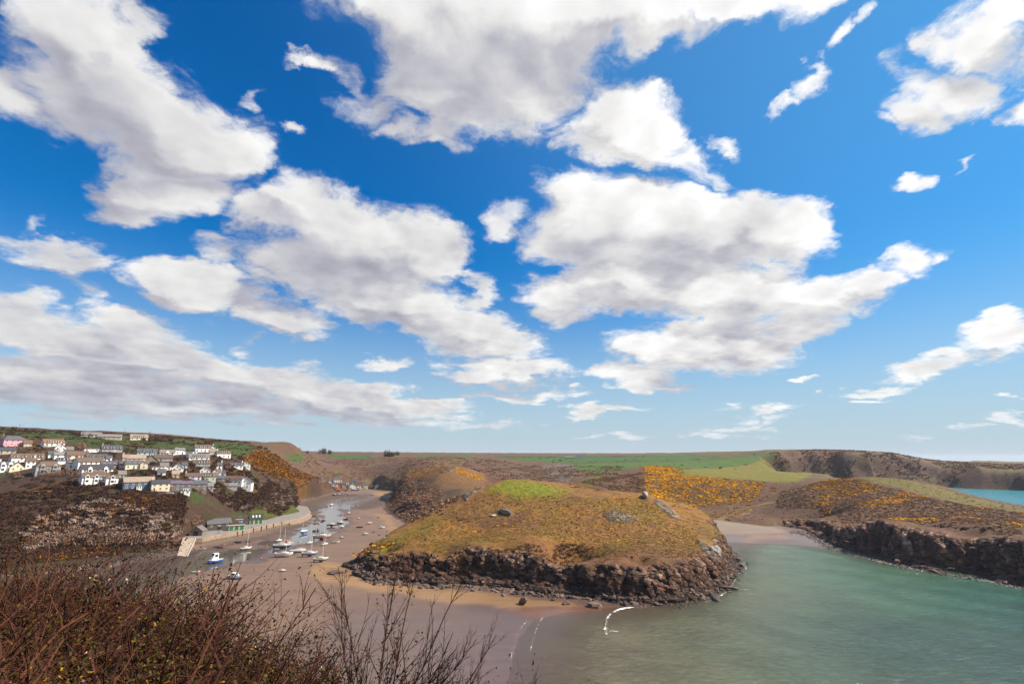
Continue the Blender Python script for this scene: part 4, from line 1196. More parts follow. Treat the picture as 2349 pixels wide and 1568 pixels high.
# lower step by the bend of the quay
b = MB(); ln = EDGE[6:10]; kk = len(ln)
rows = [[rel(off(ln, i, 1.6), -1) for i in range(kk)], [rel(off(ln, i, 1.5), 1.9) for i in range(kk)], [rel(off(ln, i, .2), 1.9) for i in range(kk)]]
b.loft(rows, mi=0, cap=True); b.build('step', QSTONE, quay)
# slipway
sl = [onz(405, 1276, .1), onz(428, 1277, .1), onz(448, 1234, QZ), onz(420, 1231, QZ)]
slip = thing('slipway', (sl[0][0], sl[0][1], 0), 0, 'pale concrete slipway running down from the quay to the mud', 'slipway')
b = MB(); s0 = Vector((sl[0][0], sl[0][1], 0))
topz = [.45, .45, QZ + .03, QZ + .03]
b.add([(p[0] - s0.x, p[1] - s0.y, z) for p, z in zip(sl, topz)] + [(p[0] - s0.x, p[1] - s0.y, -1) for p in sl], [(0, 1, 2, 3), (0, 4, 5, 1), (1, 5, 6, 2), (3, 7, 4, 0)])
b.build('ramp', pm((.45, .36, .27), .9, .3, .4), slip)
b = MB()
pa, pb = Vector((sl[1][0] - s0.x, sl[1][1] - s0.y, .45)), Vector((sl[2][0] - s0.x, sl[2][1] - s0.y, QZ))
b.tube(pa + Vector((.2, 0, .1)), pb + Vector((.2, 0, .1)), .35, .35, 6); b.build('kerb', pm((.42, .38, .33), .9, .3), slip)
# whitewashed sea wall beside the slipway
wl = [onz(464, 1241, .6), onz(478, 1239, .6), onz(500, 1235.5, .6), onz(517, 1233, .6)]
w0 = Vector((wl[0][0], wl[0][1], 0))
ws = thing('sea_wall', (w0.x, w0.y, 0), 0, 'curved whitewashed sea wall between slipway and quay', 'wall')
b = MB(); k = len(wl)
inn = [onz(464, 1235, 2.6), onz(478, 1232.5, 2.8), onz(497, 1228, 3.1), onz(513, 1225.5, 3.4)]
rows = [[(p[0] - w0.x, p[1] - w0.y, -.8) for p in wl], [(p[0] - w0.x, p[1] - w0.y, .7) for p in wl], [(p[0] - w0.x, p[1] - w0.y, 2.6 + .25 * i) for i, p in enumerate(inn)], [(p[0] - w0.x, p[1] - w0.y + 1.2, 2.6 + .25 * i) for i, p in enumerate(inn)]]
b.loft(rows, mi=0, cap=True); b.build('face', pm((.80, .74, .66), .85, .12, .5), ws)

def R4(x0, x1, y): return 380.9 + x0 * .1746, 380.9 + x1 * .1746, 1142.7 + y * .1746
def shed(x0, x1, y, label, wmat, rmat, hw, deep, turn, name='boat_shed', gable=False, doors=0, doormat=None, windows=0, lights=0, pitch=36, zq=QZ):
    ox0, ox1, oy = R4(x0, x1, y)
    p = Vector((*onz((ox0 + ox1) / 2, oy, zq), zq))
    w = metres(ox1 - ox0, p)
    yaw = math.atan2(-p.x, p.y) + math.radians(turn)
    rz = yaw
    if gable:
        w, deep = deep, w; rz += math.pi / 2
    front = Vector((math.sin(yaw), -math.cos(yaw), 0)); c = p - front * ((w if gable else deep) / 2)
    t_ = thing(name, (c.x, c.y, zq), rz, label, 'shed')
    b = MB(); pt = math.radians(pitch); body(b, w, deep, -1, hw, pt); b.build('wall', wmat, t_)
    ro, hgt = roof_pieces(t_, w, deep, hw, pt, rmat)
    for k in range(doors):
        if gable:
            x, y_ = -w / 2 - .03, -deep / 2 + (k + .5) * deep / doors; s_ = (.06, min(1.3, deep / doors * .38))
            d_ = MB().box(x - s_[0], x + s_[0], y_ - s_[1], y_ + s_[1], 0, 2.7).build('door', doormat, t_)
        else:
            x = -w / 2 + (k + .5) * w / doors; hwid = min(1.3, w / doors * .34)
            d_ = MB().box(x - hwid, x + hwid, -deep / 2 - .06, -deep / 2 + .06, 0, 2.8).build('door', doormat, t_)
            MB().box(x - hwid - .15, x + hwid + .15, -deep / 2 - .09, -deep / 2 + .02, 2.8, 3.0).build('lintel', pm((.5, .42, .32), .9), d_)
    for k in range(windows):
        add_window(t_, -w / 2 + (k + .5) * w / windows, -deep / 2 - .02, hw - 1.6, 1.1, 1.0)
    for k in range(lights):
        x = -w / 2 + (k + 1) * w / (lights + 1)
        y_ = -deep * .25; z_ = hw + hgt * .5 + .20
        o = MB().box(-.45, .45, -1.1, 1.1, 0, .06).build('skylight', pm((.78, .76, .70), .25, .08), ro); o.location = (x, y_, z_); o.rotation_euler = (pt, 0, 0)
    return t_
SHW_ = pm((.085, .070, .062), .9, .3, 1.5); SHST = pm((.20, .17, .145), .95, .35, 1.2); PALE = pm((.50, .41, .31), .9, .25, 1.0); GREEND = pm((.01, .17, .06), .6, .15)
shed(308, 465, 488, 'small grey stone shed with open doorway at the top of the slipway', SHST, pm((.15, .135, .13), .9, .3), 2.8, 7.5, -20, gable=True, doors=1, doormat=pm((.03, .02, .015), .8))  # open doorway is a near-black panel, inner shade put into its colour
shed(555, 835, 412, 'long dark boarded boat store with slate roof', SHW_, SLATE, 4.2, 8, 12, windows=3, doors=1, doormat=pm((.02, .016, .014), .8))
shed(832, 1018, 412, 'low pale stone store with green doors beside the dark boat store', PALE, pm((.36, .31, .27), .9, .25), 2.9, 4.5, 8, doors=3, doormat=GREEND, pitch=6)
shed(905, 1000, 325, 'small pale blue hut between the two boat stores', pm((.32, .42, .48), .8, .15), pm((.30, .27, .25), .9), 2.6, 4, 8, name='hut', windows=1, doors=1, doormat=pm((.05, .16, .30), .6), pitch=8)
shed(1105, 1262, 330, 'boathouse with black roof, three skylights and three green doors', PALE, pm((.030, .030, .036), .7, .25), 3.4, 8.5, 8, name='boathouse', doors=3, doormat=GREEND, lights=3)

# ------------------------------------------------------------------ boats aground in the harbour
def R5(x0, x1, y): return 644.6 + x0 * .1308, 644.6 + x1 * .1308, 1113.4 + y * .1308
RED = (.42, .035, .03); NAVY = (.02, .035, .13); BLUE = (.02, .16, .52); BW = (.86, .86, .84); CREAM = (.74, .62, .50); DARK = (.03, .03, .04); MAROON = (.13, .02, .03)
GRP = 'boats aground in the harbour'
ALU = pm((.72, .71, .69), .45, .05, 1, .1)
def hull_rings(L, Bm, D, stern=.72, sheer=.18):
    rings = []
    for i in range(13):
        t_ = i / 12.0
        x = -L / 2 + L * t_
        wd = Bm / 2 * (stern + (1 - stern) * math.sin(min(t_ / .55, 1) * math.pi / 2)) * (1 - max(0, (t_ - .5) / .5) ** 2.2) + .012
        kz = D * (.10 + .75 * max(0, (t_ - .78) / .22) ** 2) * 1.0 + (.10 * D * max(0, .25 - t_) / .25)
        gz = D * (1 + sheer * (2 * t_ - .9) ** 2 * (1.3 if t_ > .45 else .5))
        prof = [(0, kz), (.55, kz + .10 * (gz - kz)), (.86, kz + .36 * (gz - kz)), (.97, kz + .70 * (gz - kz)), (1.0, gz)]
        rings.append([(x, -a * wd, z) for a, z in prof[::-1]] + [(x, a * wd, z) for a, z in prof[1:]])
    return rings
def boat_root(a_, b_, y_, label, L, heading, name, zoff=0.0, cat='boat'):
    p = hit((a_ + b_) / 2, y_, 150)
    p.z = max(p.z, STL - .15)
    t_ = thing(name, (p.x, p.y, p.z + zoff), math.radians(heading), label, cat, GRP)
    return t_, p
def span(a_, b_, y_, heading, slim):
    """length of a hull from how wide it looks and which way it points"""
    p = hit((a_ + b_) / 2, y_, 150)
    w = metres(b_ - a_, p)
    view = math.atan2(p.x, p.y)
    rel_ = math.radians(heading) + view          # angle to the picture plane
    k = abs(math.cos(rel_)) + slim * abs(math.sin(rel_))
    return w / k * 1.28
def make_hull(t_, L, Bm, D, top, bottom, stripe=None, deckc=None, z=0.0):
    rings = hull_rings(L, Bm, D)
    def mi(i, j): return 1 if j in (1, 2, 5, 6) and j in (2, 3, 4, 5) else 0
    def mi2(i, j): return 0 if j in (0, 7) else (2 if j in (1, 6) else 1)
    h = MB().loft(rings, mi=mi2, cap=True).build('hull', [pm(top, .35, .08, .8), pm(bottom, .7, .15, .8), pm(stripe or top, .4, .08, .8)], t_, True)
    h.location.z = z
    d = MB(); n = len(rings)
    vs_ = []; fs_ = []
    for r in rings:
        vs_ += [(r[0][0], r[0][1] * .97, r[0][2] - .05), (r[0][0], 0, r[0][2] + .03), (r[-1][0], r[-1][1] * .97, r[-1][2] - .05)]
    for i in range(n - 1):
        fs_ += [(i * 3, i * 3 + 1, i * 3 + 4, i * 3 + 3), (i * 3 + 1, i * 3 + 2, i * 3 + 5, i * 3 + 4)]
    d.add(vs_, fs_)
    dk = d.build('deck', pm(deckc or (.70, .69, .65), .6, .1, 1), t_); dk.location.z = z
    return h
def yacht(rx, label, mast=None, top=BW, bottom=NAVY, stripe=None, heading=10, keel=RED, L=None, masts=1, cover=None, furl=True, keeled=.75, rig=True, name='sailing_yacht'):
    a_, b_, y_ = rx
    L = L or max(3.5, span(a_, b_, y_, heading, .33))
    t_, p = boat_root(a_, b_, y_, label, L, heading, name, cat='yacht')
    Bm = L * .33; D = L * .20; kz = L * .085 * keeled / .75
    make_hull(t_, L, Bm, D, top, bottom, stripe, z=kz)
    if keeled:
        for s_ in (-1, 1):
            MB().prism([(-L * .12, 0), (L * .09, 0), (L * .13, kz + D * .28), (-L * .10, kz + D * .28)], s_ * Bm * .16 - .07, s_ * Bm * .16 + .07).build('keel', pm(keel, .7, .15), t_)
        MB().prism([(-L * .47, .05), (-L * .42, .05), (-L * .40, kz + D * .5), (-L * .49, kz + D * .5)], -.05, .05).build('rudder', pm(keel, .7, .15), t_)
    zt = kz + D
    cb = MB(); rr_ = []
    for x, wf_, hf in ((-L * .12, .8, .9), (L * .06, .8, 1.0), (L * .20, .62, .72), (L * .29, .42, .12)):
        w_ = Bm * .34 * wf_ / .8; hh_ = L * .055 * hf
        rr_.append([(x, -w_, zt - .06), (x, -w_ * .86, zt + hh_), (x, 0, zt + hh_ * 1.12), (x, w_ * .86, zt + hh_), (x, w_, zt - .06)])
    cab = cb.loft(rr_, cap=True).build('cabin', pm((.80, .79, .76), .4, .06, 1), t_, False)
    for s_ in (-1, 1):
        for q in range(2):
            x = -L * .04 + q * L * .13
            MB().box(x - L * .045, x + L * .045, s_ * Bm * .335 - .03, s_ * Bm * .335 + .03, zt + L * .012, zt + L * .034).build('window', GLASS, cab)
    ck = MB().box(-L * .40, -L * .13, -Bm * .26, Bm * .26, zt + .02, zt + .16)
    ck.build('cockpit', pm((.30, .22, .15), .8, .2), t_)
    for im in range(masts):
        hm = (mast if mast else L * 1.15) * (1 if im == 0 else .74)
        mx_ = L * .10 if im == 0 else -L * .36
        ms = MB().tube((mx_, 0, zt), (mx_, 0, zt + hm), .13, .09, 6).build('mast', ALU, t_)
        MB().tube((mx_, -Bm * .28, zt + hm * .55), (mx_, Bm * .28, zt + hm * .55), .025, .025, 4).build('spreader', ALU, ms)
        if rig:
            st_ = MB()
            st_.tube((mx_, 0, zt + hm), (L * .48 if im == 0 else L * .05, 0, zt + .1), .016, .016, 3)
            st_.tube((mx_, 0, zt + hm), (-L * .47, 0, zt + .1), .016, .016, 3)
            for s_ in (-1, 1):
                st_.tube((mx_, 0, zt + hm), (mx_ - .1, s_ * Bm * .46, zt), .014, .014, 3)
            st_.build('stay', pm((.25, .25, .27), .5), ms)
        bl = L * .36 if im == 0 else L * .14
        bo = MB().tube((mx_, 0, zt + L * .09), (mx_ - bl, 0, zt + L * .085), .05, .05, 6).build('boom', ALU, t_)
        if furl:
            c_ = cover or (.70, .69, .66)
            MB().tube((mx_ - .1, 0, zt + L * .09 + .12), (mx_ - bl * .95, 0, zt + L * .085 + .08), .17, .09, 7).build('furled_sail', pm(c_, .8, .15), bo)
    return t_
def motor(rx, label, top=BW, bottom=NAVY, stripe=None, heading=10, cab=.5, cabc=BW, name='motor_boat', outboard=True, tall=1.0, L=None):
    a_, b_, y_ = rx
    L = L or max(2.8, span(a_, b_, y_, heading, .42))
    t_, p = boat_root(a_, b_, y_, label, L, heading, name)
    Bm = L * .38; D = L * .20
    make_hull(t_, L, Bm, D, top, bottom, stripe)
    z = D
    ch = L * .17 * tall
    rr_ = []
    x1 = L * .30; x0 = x1 - L * cab
    for x, hf in ((x0, 1.0), (x0 + L * cab * .62, 1.0), (x1 - L * cab * .16, .45), (x1, .08)):
        w_ = Bm * .36 * (1 if hf > .5 else .8)
        rr_.append([(x, -w_, z - .05), (x, -w_ * .9, z + ch * hf), (x, w_ * .9, z + ch * hf), (x, w_, z - .05)])
    c_ = MB().loft(rr_, cap=True).build('cabin', pm(cabc, .4, .06, 1), t_)
    for s_ in (-1, 1):
        MB().box(x0 + L * .05, x0 + L * cab * .58, s_ * Bm * .345 - .03, s_ * Bm * .345 + .03, z + ch * .45, z + ch * .85).build('window', GLASS, c_)
    ws_ = MB().add([(x0 + L * cab * .66, -Bm * .28, z + ch * .95), (x0 + L * cab * .66, Bm * .28, z + ch * .95), (x1 - L * cab * .20, Bm * .24, z + ch * .52), (x1 - L * cab * .20, -Bm * .24, z + ch * .52)], [(0, 1, 2, 3)])
    w_o = ws_.build('windscreen', GLASS, c_); w_o.location.z = .03
    MB().box(-L * .44, x0 - .05, -Bm * .24, Bm * .24, z + .02, z + .12).build('cockpit', pm((.45, .42, .38), .8, .2), t_)
    if outboard:
        MB().box(-L * .53, -L * .49, -.16, .16, D * .75, D * 1.35).tube((-L * .51, 0, D * .75), (-L * .51, 0, .05), .07, .05, 6).build('outboard', pm((.06, .06, .07), .5), t_)
    return t_
def dinghy(rx, label, top=BW, bottom=None, heading=10, L=None, name='dinghy'):
    a_, b_, y_ = rx
    L = L or max(2.0, min(5.5, span(a_, b_, y_, heading, .42)))
    t_, p = boat_root(a_, b_, y_, label, L, heading, name)
    Bm = L * .42; D = L * .17
    rings = hull_rings(L, Bm, D)
    inner = [[(x * .94, y * .86, max(z, D * .42)) for x, y, z in r] for r in rings]
    b = MB(); b.loft(rings, mi=0, cap=True); b.build('hull', pm(top, .5, .12, 1), t_, True)
    b = MB()
    for r, q in zip([0], [0]):
        pass
    n = len(rings); m_ = len(rings[0])
    vs_ = [r[0] for r in rings] + [r[-1] for r in rings] + [q[0] for q in inner] + [q[-1] for q in inner]
    fs_ = []
    for i in range(n - 1):
        fs_ += [(i, i + 1, 2 * n + i + 1, 2 * n + i), (n + i, n + i + 1, 3 * n + i + 1, 3 * n + i)]
    b.add(vs_, fs_); b.build('gunwale', pm(tuple(min(1, c * 1.1 + .03) for c in top), .5, .1), t_)
    b = MB(); vs_ = []; fs_ = []
    for q in inner:
        vs_ += [(q[0][0], q[0][1], D * .45), (q[-1][0], q[-1][1], D * .45)]
    for i in range(n - 1):
        fs_.append((2 * i, 2 * i + 1, 2 * i + 3, 2 * i + 2))
    b.add(vs_, fs_); b.build('floor', pm((.22, .18, .15), .9, .2), t_)
    for x in (-L * .18, L * .12):
        MB().box(x - .12, x + .12, -Bm * .42, Bm * .42, D * .78, D * .86).build('thwart', WOOD, t_)
    return t_
def covered(rx, label, heading):
    a_, b_, y_ = rx
    L = span(a_, b_, y_, heading, .36)
    t_, p = boat_root(a_, b_, y_, label, L, heading, 'covered_boat')
    Bm = L * .34; D = L * .15
    make_hull(t_, L, Bm, D, BW, DARK, None)
    rings = hull_rings(L, Bm, D)
    rr_ = [[(r[0][0], r[0][1] * 1.02, r[0][2] - .08), (r[0][0], 0, r[0][2] + L * .12 * (.25 + .75 * math.exp(-((i / 12 - .62) / .28) ** 2))), (r[-1][0], r[-1][1] * 1.02, r[-1][2] - .08)] for i, r in enumerate(rings)]
    MB().loft(rr_, cap=True).build('cover', pm((.46, .44, .44), .8, .15, 1), t_)
    return t_

yacht(R4(992,1103,672), 'tall-masted white yacht afloat in the stream below the quay', mast=11.5, bottom=(.02,.02,.03), heading=38, keel=(.05,.05,.06), keeled=.3)
yacht(R4(1447,1517,566), 'white yacht with white mast next to the quay wall, stern in the mud', mast=9.5, bottom=DARK, heading=60, keel=DARK)
yacht(R4(1430,1618,655), 'white yacht with broad royal blue bottom lying by the stream', mast=8.5, bottom=BLUE, stripe=NAVY, heading=6, keeled=.15, furl=True)
motor(R4(1505,1628,606), 'white cabin boat with orange canopy behind the blue-bottomed yacht', cabc=(.85,.24,.10), bottom=(.5,.12,.08), heading=8, cab=.34)
yacht(R4(1447,1640,764), 'mostly white yacht with low mast and dark outboard on the open sand', mast=4.2, bottom=BW, heading=4, keel=DARK, keeled=.12)
covered(R4(1650,1810,705), 'boat under grey pitched canvas cover', 14)
yacht(R4(1803,1963,762), 'white yacht with sky blue stripe and red keels', mast=8.6, bottom=BLUE, stripe=(.12,.40,.62), heading=12, keel=RED)
yacht(R4(1955,2107,832), 'white yacht with navy keels nearest the headland sand', mast=9.5, bottom=DARK, heading=10, keel=NAVY)
motor(R4(1495,1565,955), 'small white and black motor boat alone on the sand', bottom=DARK, stripe=DARK, heading=28)
motor(R4(822,980,1052), 'white motor cruiser with blue bottom just above the brambles', bottom=BLUE, heading=-20, cab=.55)
motor(R4(350,432,974), 'grey inflatable boat with red engine cover', top=(.5,.5,.5), bottom=(.5,.5,.5), cab=.2, cabc=(.65,.05,.05), heading=25, name='inflatable_boat')
motor(R4(588,692,848), 'bright blue fishing boat with white wheelhouse pointing at the shore', top=BLUE, bottom=(.35,.03,.08), stripe=BLUE, heading=-115, cab=.42, tall=2.3, outboard=False, name='fishing_boat', L=8.0)
dinghy(R4(475,514,660), 'tiny white tender with blue rim in the weed by the slipway', BW, heading=20)
dinghy(R4(632,688,634), 'dark blue dinghy on weed beside the red one', NAVY, heading=5)
dinghy(R4(680,752,645), 'red-trimmed dinghy on the weed below the white sea wall', RED, heading=10)
dinghy(R4(715,768,606), 'pale dinghy nearest the white sea wall', (.5,.48,.44), heading=4)
dinghy(R4(858,902,597), 'small buff dinghy on the mud left of the tall yacht', CREAM, heading=2)
dinghy(R4(903,995,580), 'long dark punt beside the tall-masted yacht', (.12,.10,.09), heading=-5, name='punt')
dinghy(R4(1052,1118,568), 'grey punt just right of the tall mast', (.25,.22,.2), heading=0, name='punt')
yacht(R4(1770,1830,462), 'white yacht with blue sail cover seen bow on near the quay end', mast=8.5, bottom=BLUE, stripe=BLUE, heading=-105, cover=BLUE, keel=BLUE, L=7.5)
yacht(R4(1848,1922,597), 'white yacht with tall mast seen from its quarter by the stream', mast=12, bottom=DARK, heading=50, keel=(.3,.05,.05))
yacht(R4(1955,2137,545), 'large cream two-masted ketch with red keel', mast=12, top=CREAM, bottom=RED, heading=8, masts=2, keel=RED, cover=(.35,.05,.06))
yacht(R4(2045,2122,617), 'small white yacht close in front of the ketch', mast=10, bottom=DARK, heading=55, keel=(.3,.12,.06))
dinghy(R4(1730,1772,572), 'white dinghy with dark engine in the shallow stream', BW, heading=35)
dinghy(R4(2190,2267,578), 'long white rowing boat on the sand right of the ketch', BW, heading=15, name='rowing_boat')
motor(R4(1935,2007,428), 'dark workboat with figure-sized wheelhouse behind the ketch', top=DARK, bottom=DARK, heading=10, cab=.22, cabc=(.3,.2,.15), tall=1.5)
dinghy(R4(1690,1747,408), 'white dinghy on the mud below the quay steps', BW, heading=-12)
dinghy(R4(2045,2080,452), 'grey dinghy between the two masts of the ketch', (.3,.3,.33), heading=20)
yacht(R5(815,955,715), 'white yacht with red keel lying behind the ketch', mast=.8, bottom=DARK, stripe=(.35,.04,.05), heading=8, keel=RED, rig=False, furl=False)
motor(R5(970,1085,662), 'white motor boat with navy hull band beside the red-keeled yacht', bottom=NAVY, stripe=NAVY, heading=14)
yacht(R5(1022,1097,738), 'white yacht propped high on dark legs in the stream', mast=9, bottom=BW, heading=40, keel=DARK, keeled=1.6)
motor(R5(1100,1182,590), 'red boat lying on the stream bank', top=(.45,.02,.04), bottom=MAROON, stripe=MAROON, cabc=(.35,.03,.04), cab=.3, heading=4, tall=.6)
yacht(R5(1157,1217,492), 'white yacht with navy bottom and tall mast in mid harbour', mast=11, bottom=NAVY, stripe=NAVY, heading=65, keel=NAVY)
motor(R5(1338,1378,580), 'small dark motor boat with white screen on the rippled sand', top=DARK, bottom=DARK, heading=60)
dinghy(R5(1685,1727,556), 'navy dinghy near the golden sand under the wooded cliff', (.05,.03,.09), heading=10)
yacht(R5(1505,1587,672), 'mastless white yacht hull with red keel on the open sand', mast=.6, bottom=RED, stripe=RED, heading=40, keel=RED, rig=False, furl=False)
dinghy(R5(1335,1432,733), 'long dark blue open boat with white rim', NAVY, heading=8, name='open_boat')
motor(R5(1728,1807,742), 'white cabin boat right of the mastless hull', bottom=BW, heading=15, cab=.45)
motor(R5(1435,1522,856), 'white cabin cruiser with navy bottom and orange buoy before it', bottom=NAVY, stripe=NAVY, heading=22)
dinghy(R5(1600,1642,814), 'maroon dinghy on the open sand', MAROON, heading=5)
dinghy(R5(1705,1752,864), 'bright blue dinghy on the open sand', (.04,.22,.50), heading=2)
dinghy(R5(1850,1895,792), 'small grey sailing dinghy by the golden sand', (.4,.4,.42), heading=25)
motor(R5(1035,1102,914), 'navy boat with white foredeck in front of the stream', top=(.05,.06,.14), bottom=DARK, heading=30, cab=.5)
dinghy(R5(1790,1822,912), 'little white dinghy close under the headland grass', BW, heading=10)
for x0, x1, y, c_, l_, hd in [(552,612,532,(.18,.14,.12),'brown punt topmost of the row moored off the quay end',-5), (608,658,556,(.62,.30,.03),'yellow dinghy second in the row off the quay end',-8), (600,688,594,(.66,.62,.55),'pale punt third in the row off the quay end',-6),
                         (578,622,612,(.5,.48,.5),'short grey punt in the row off the quay end',-4), (685,748,632,(.03,.10,.30),'mid blue punt at the stream edge off the quay end',0), (718,782,612,(.03,.04,.09),'near-black punt at the stream edge off the quay end',0), (565,688,660,(.74,.66,.60),'long cream punt lowest in the row off the quay end',-3)]:
    dinghy(R5(x0, x1, y), l_, c_, heading=hd, name='punt')
dinghy(R5(770,832,362), 'pale dinghy lying on a mud bank up the harbour', (.5,.5,.5), heading=-10)
motor(R5(862,907,346), 'white motor boat seen bow on up the harbour', bottom=DARK, stripe=DARK, heading=-100, L=6)
dinghy(R5(1310,1362,350), 'white dinghy on the far rippled sand', BW, heading=5)
for x0, x1, y, c_, l_ in [(905,978,170,NAVY,'blue hulled boat leftmost below the car park'), (985,1042,156,BW,'white cabin boat below the car park'), (1058,1098,160,NAVY,'white topped blue boat below the car park'), (1162,1212,166,(.1,.12,.3),'low blue boat rightmost below the car park')]:
    motor(R5(x0, x1, y), l_, top=c_, bottom=DARK, cabc=BW, heading=3)
dinghy(R5(308,362,396), 'white dinghy upturned on the grass at the quay end', BW, heading=8)
dinghy(R5(368,432,401), 'green dinghy pulled up on the grass at the quay end', (.05,.30,.16), heading=0)
# mooring buoys
for x, y, c_, l_ in [(1322,632,(.75,.16,.04),'orange mooring buoy on the mud by the quay'), (1250,796,(.8,.1,.05),'red mooring buoy alone on the sand'), (1758,697,(.85,.25,.02),'orange buoy below the covered boat'), (1660,590,(.75,.72,.7),'white buoy beside the stream')]:
    a_, b_, y_ = R4(x - 5, x + 5, y)
    p = hit((a_ + b_) / 2, y_, 150)
    o = thing('mooring_buoy', p, 0, l_, 'buoy', 'mooring buoys')
    bm_ = MB(); rr_ = [[(math.cos(t_ * .785) * r, math.sin(t_ * .785) * r, z) for t_ in range(8)] for r, z in ((.05, 0), (.34, .12), (.45, .4), (.34, .68), (.06, .82))]
    bm_.loft(rr_, closed=True); bm_.build('float', pm(c_, .5, .1), o, True)
    MB().tube((0, 0, .8), (0, 0, 1.0), .05, .05, 6).build('ring', ALU, o)

# ------------------------------------------------------------------ crane, cars, people, poles, kayaks, rocks
def crane():
    x_, _, y_ = R3(1085, 1085, 600)
    p = hit(x_, y_)
    OR = pm((.70, .17, .02), .5, .12, 1); DK = pm((.05, .05, .055), .8, .2)
    t_ = thing('mobile_crane', p, math.radians(20), 'orange mobile crane with long raised boom on the harbour car park', 'crane')
    MB().box(-5, 5, -1.3, 1.3, .9, 1.6).build('chassis', OR, t_)
    for x in (-3.6, -2.0, 2.0, 3.6):
        for s_ in (-1, 1):
            w_ = MB().tube((x, s_ * 1.0, .65), (x, s_ * 1.4, .65), .65, .65, 12).build('wheel', DK, t_)
            MB().tube((x, s_ * 1.36, .65), (x, s_ * 1.44, .65), .3, .3, 8).build('rim', ALU, w_)
    cb = MB().prism([(3.2, 1.6), (5.2, 1.6), (5.2, 2.4), (4.8, 3.2), (3.2, 3.2)], -1.2, 1.2).build('cab', OR, t_)
    MB().box(3.6, 4.7, -1.24, 1.24, 2.35, 3.0).build('window', GLASS, cb)
    MB().box(-3.2, 1.6, -1.2, 1.2, 1.7, 3.0).build('turret', OR, t_)
    MB().box(-4.4, -3.2, -1.2, 1.2, 1.7, 2.9).build('counterweight', DK, t_)
    for s_ in (-1, 1):
        for x in (-4.5, 4.5):
            MB().box(x - .15, x + .15, min(0, s_ * 3.0), max(0, s_ * 3.0), .7, .95).box(x - .3, x + .3, s_ * 3.0 - .3, s_ * 3.0 + .3, 0, .7).build('outrigger', OR, t_)
    # the boom leans to the right as seen from the bay
    top_d = metres(49, p); side = metres(14.5, p)
    r_ = Matrix.Rotation(-math.radians(20), 3, 'Z')
    a = Vector((-1.5, 0, 2.8)); e = r_ @ Vector((side, 0, top_d))
    b0 = a
    for i, (f, r) in enumerate(((.34, .95), (.60, .82), (.82, .70), (1.0, .58))):
        c = a.lerp(e, f)
        MB().tube(b0, c, r, r * .97, 4).build('boom_section', OR, t_)
        b0 = c
    MB().tube(e, e + Vector((0, 0, -top_d * .35)), .06, .06, 4).box(e.x - .3, e.x + .3, e.y - .3, e.y + .3, e.z - top_d * .35 - .8, e.z - top_d * .35).build('hook_block', DK, t_)
    MB().tube((0, 0, 2.6), a.lerp(e, .22), .22, .18, 8).build('ram', ALU, t_)
crane()
def car(p, yaw, colr, label, van=False):
    t_ = thing('parked_van' if van else 'parked_car', p, yaw, label, 'van' if van else 'car', 'parked vehicles')
    h = 1.0 if not van else 1.35
    cm_ = pm(colr, .25, .05, 1, .2, .6)
    pr = [(-2.1, .35), (2.1, .35), (2.15, .75), (1.2, .95), (.6, 1.45 * h), (-1.3, 1.48 * h), (-2.0, .95 if not van else 1.4), (-2.12, .6)]
    b_ = MB().prism(pr, -.85, .85).build('body', cm_, t_)
    for s_ in (-1, 1):
        MB().prism([(1.0, 1.0), (.52, 1.36 * h), (-1.2, 1.38 * h), (-1.6, 1.0)], s_ * .86 - .02, s_ * .86 + .02).build('window', GLASS, t_)
        for x in (-1.3, 1.3):
            w_ = MB().tube((x, s_ * .7, .32), (x, s_ * .9, .32), .32, .32, 12).build('wheel', pm((.03, .03, .03), .8), t_)
    MB().add([(1.2, -.7, .98), (1.2, .7, .98), (.62, .66, 1.42 * h), (.62, -.66, 1.42 * h)], [(0, 1, 2, 3)]).build('windscreen', GLASS, t_).location.x = .03
    return t_
CARC = [((.75, .75, .76), 'white'), ((.05, .10, .35), 'blue'), ((.35, .36, .38), 'silver'), ((.40, .03, .03), 'red'), ((.03, .03, .04), 'black')]
for i, (x, y, ci, van, l_) in enumerate([(1195, 598, 3, 0, 'red car nearest the crane in the harbour car park'), (1222, 596, 0, 1, 'white van right of the crane'), (1250, 600, 2, 0, 'silver car in the middle of the harbour car park'), (1275, 598, 4, 0, 'black car in the harbour car park'),
                                  (1300, 592, 1, 0, 'blue car before the white houses'), (1325, 588, 0, 0, 'white car before the white houses'), (1352, 596, 1, 0, 'dark blue car at the sea side of the car park'), (1378, 584, 2, 0, 'silver car before the cream house'),
                                  (1405, 580, 0, 0, 'white car before the cream house'), (1440, 575, 2, 0, 'grey car at the right end of the car park')]):
    x_, _, y_ = R3(x, x, y); p = hit(x_, y_)
    car(p, math.radians(70 + 13 * (i % 3)), CARC[ci][0], l_, van)
for x, y, ci, l_ in [(1245, 712, 1, 'blue car beside the broad white gable house'), (1305, 712, 4, 'dark car parked on the track past the broad gable'), (765, 715, 0, 'white car in the yard below the stone terrace'), (215, 778, 0, 'white car below the cream house')]:
    x_, _, y_ = R2(x, x, y); p = hit(x_, y_)
    car(p, math.radians(15), CARC[ci][0], l_)

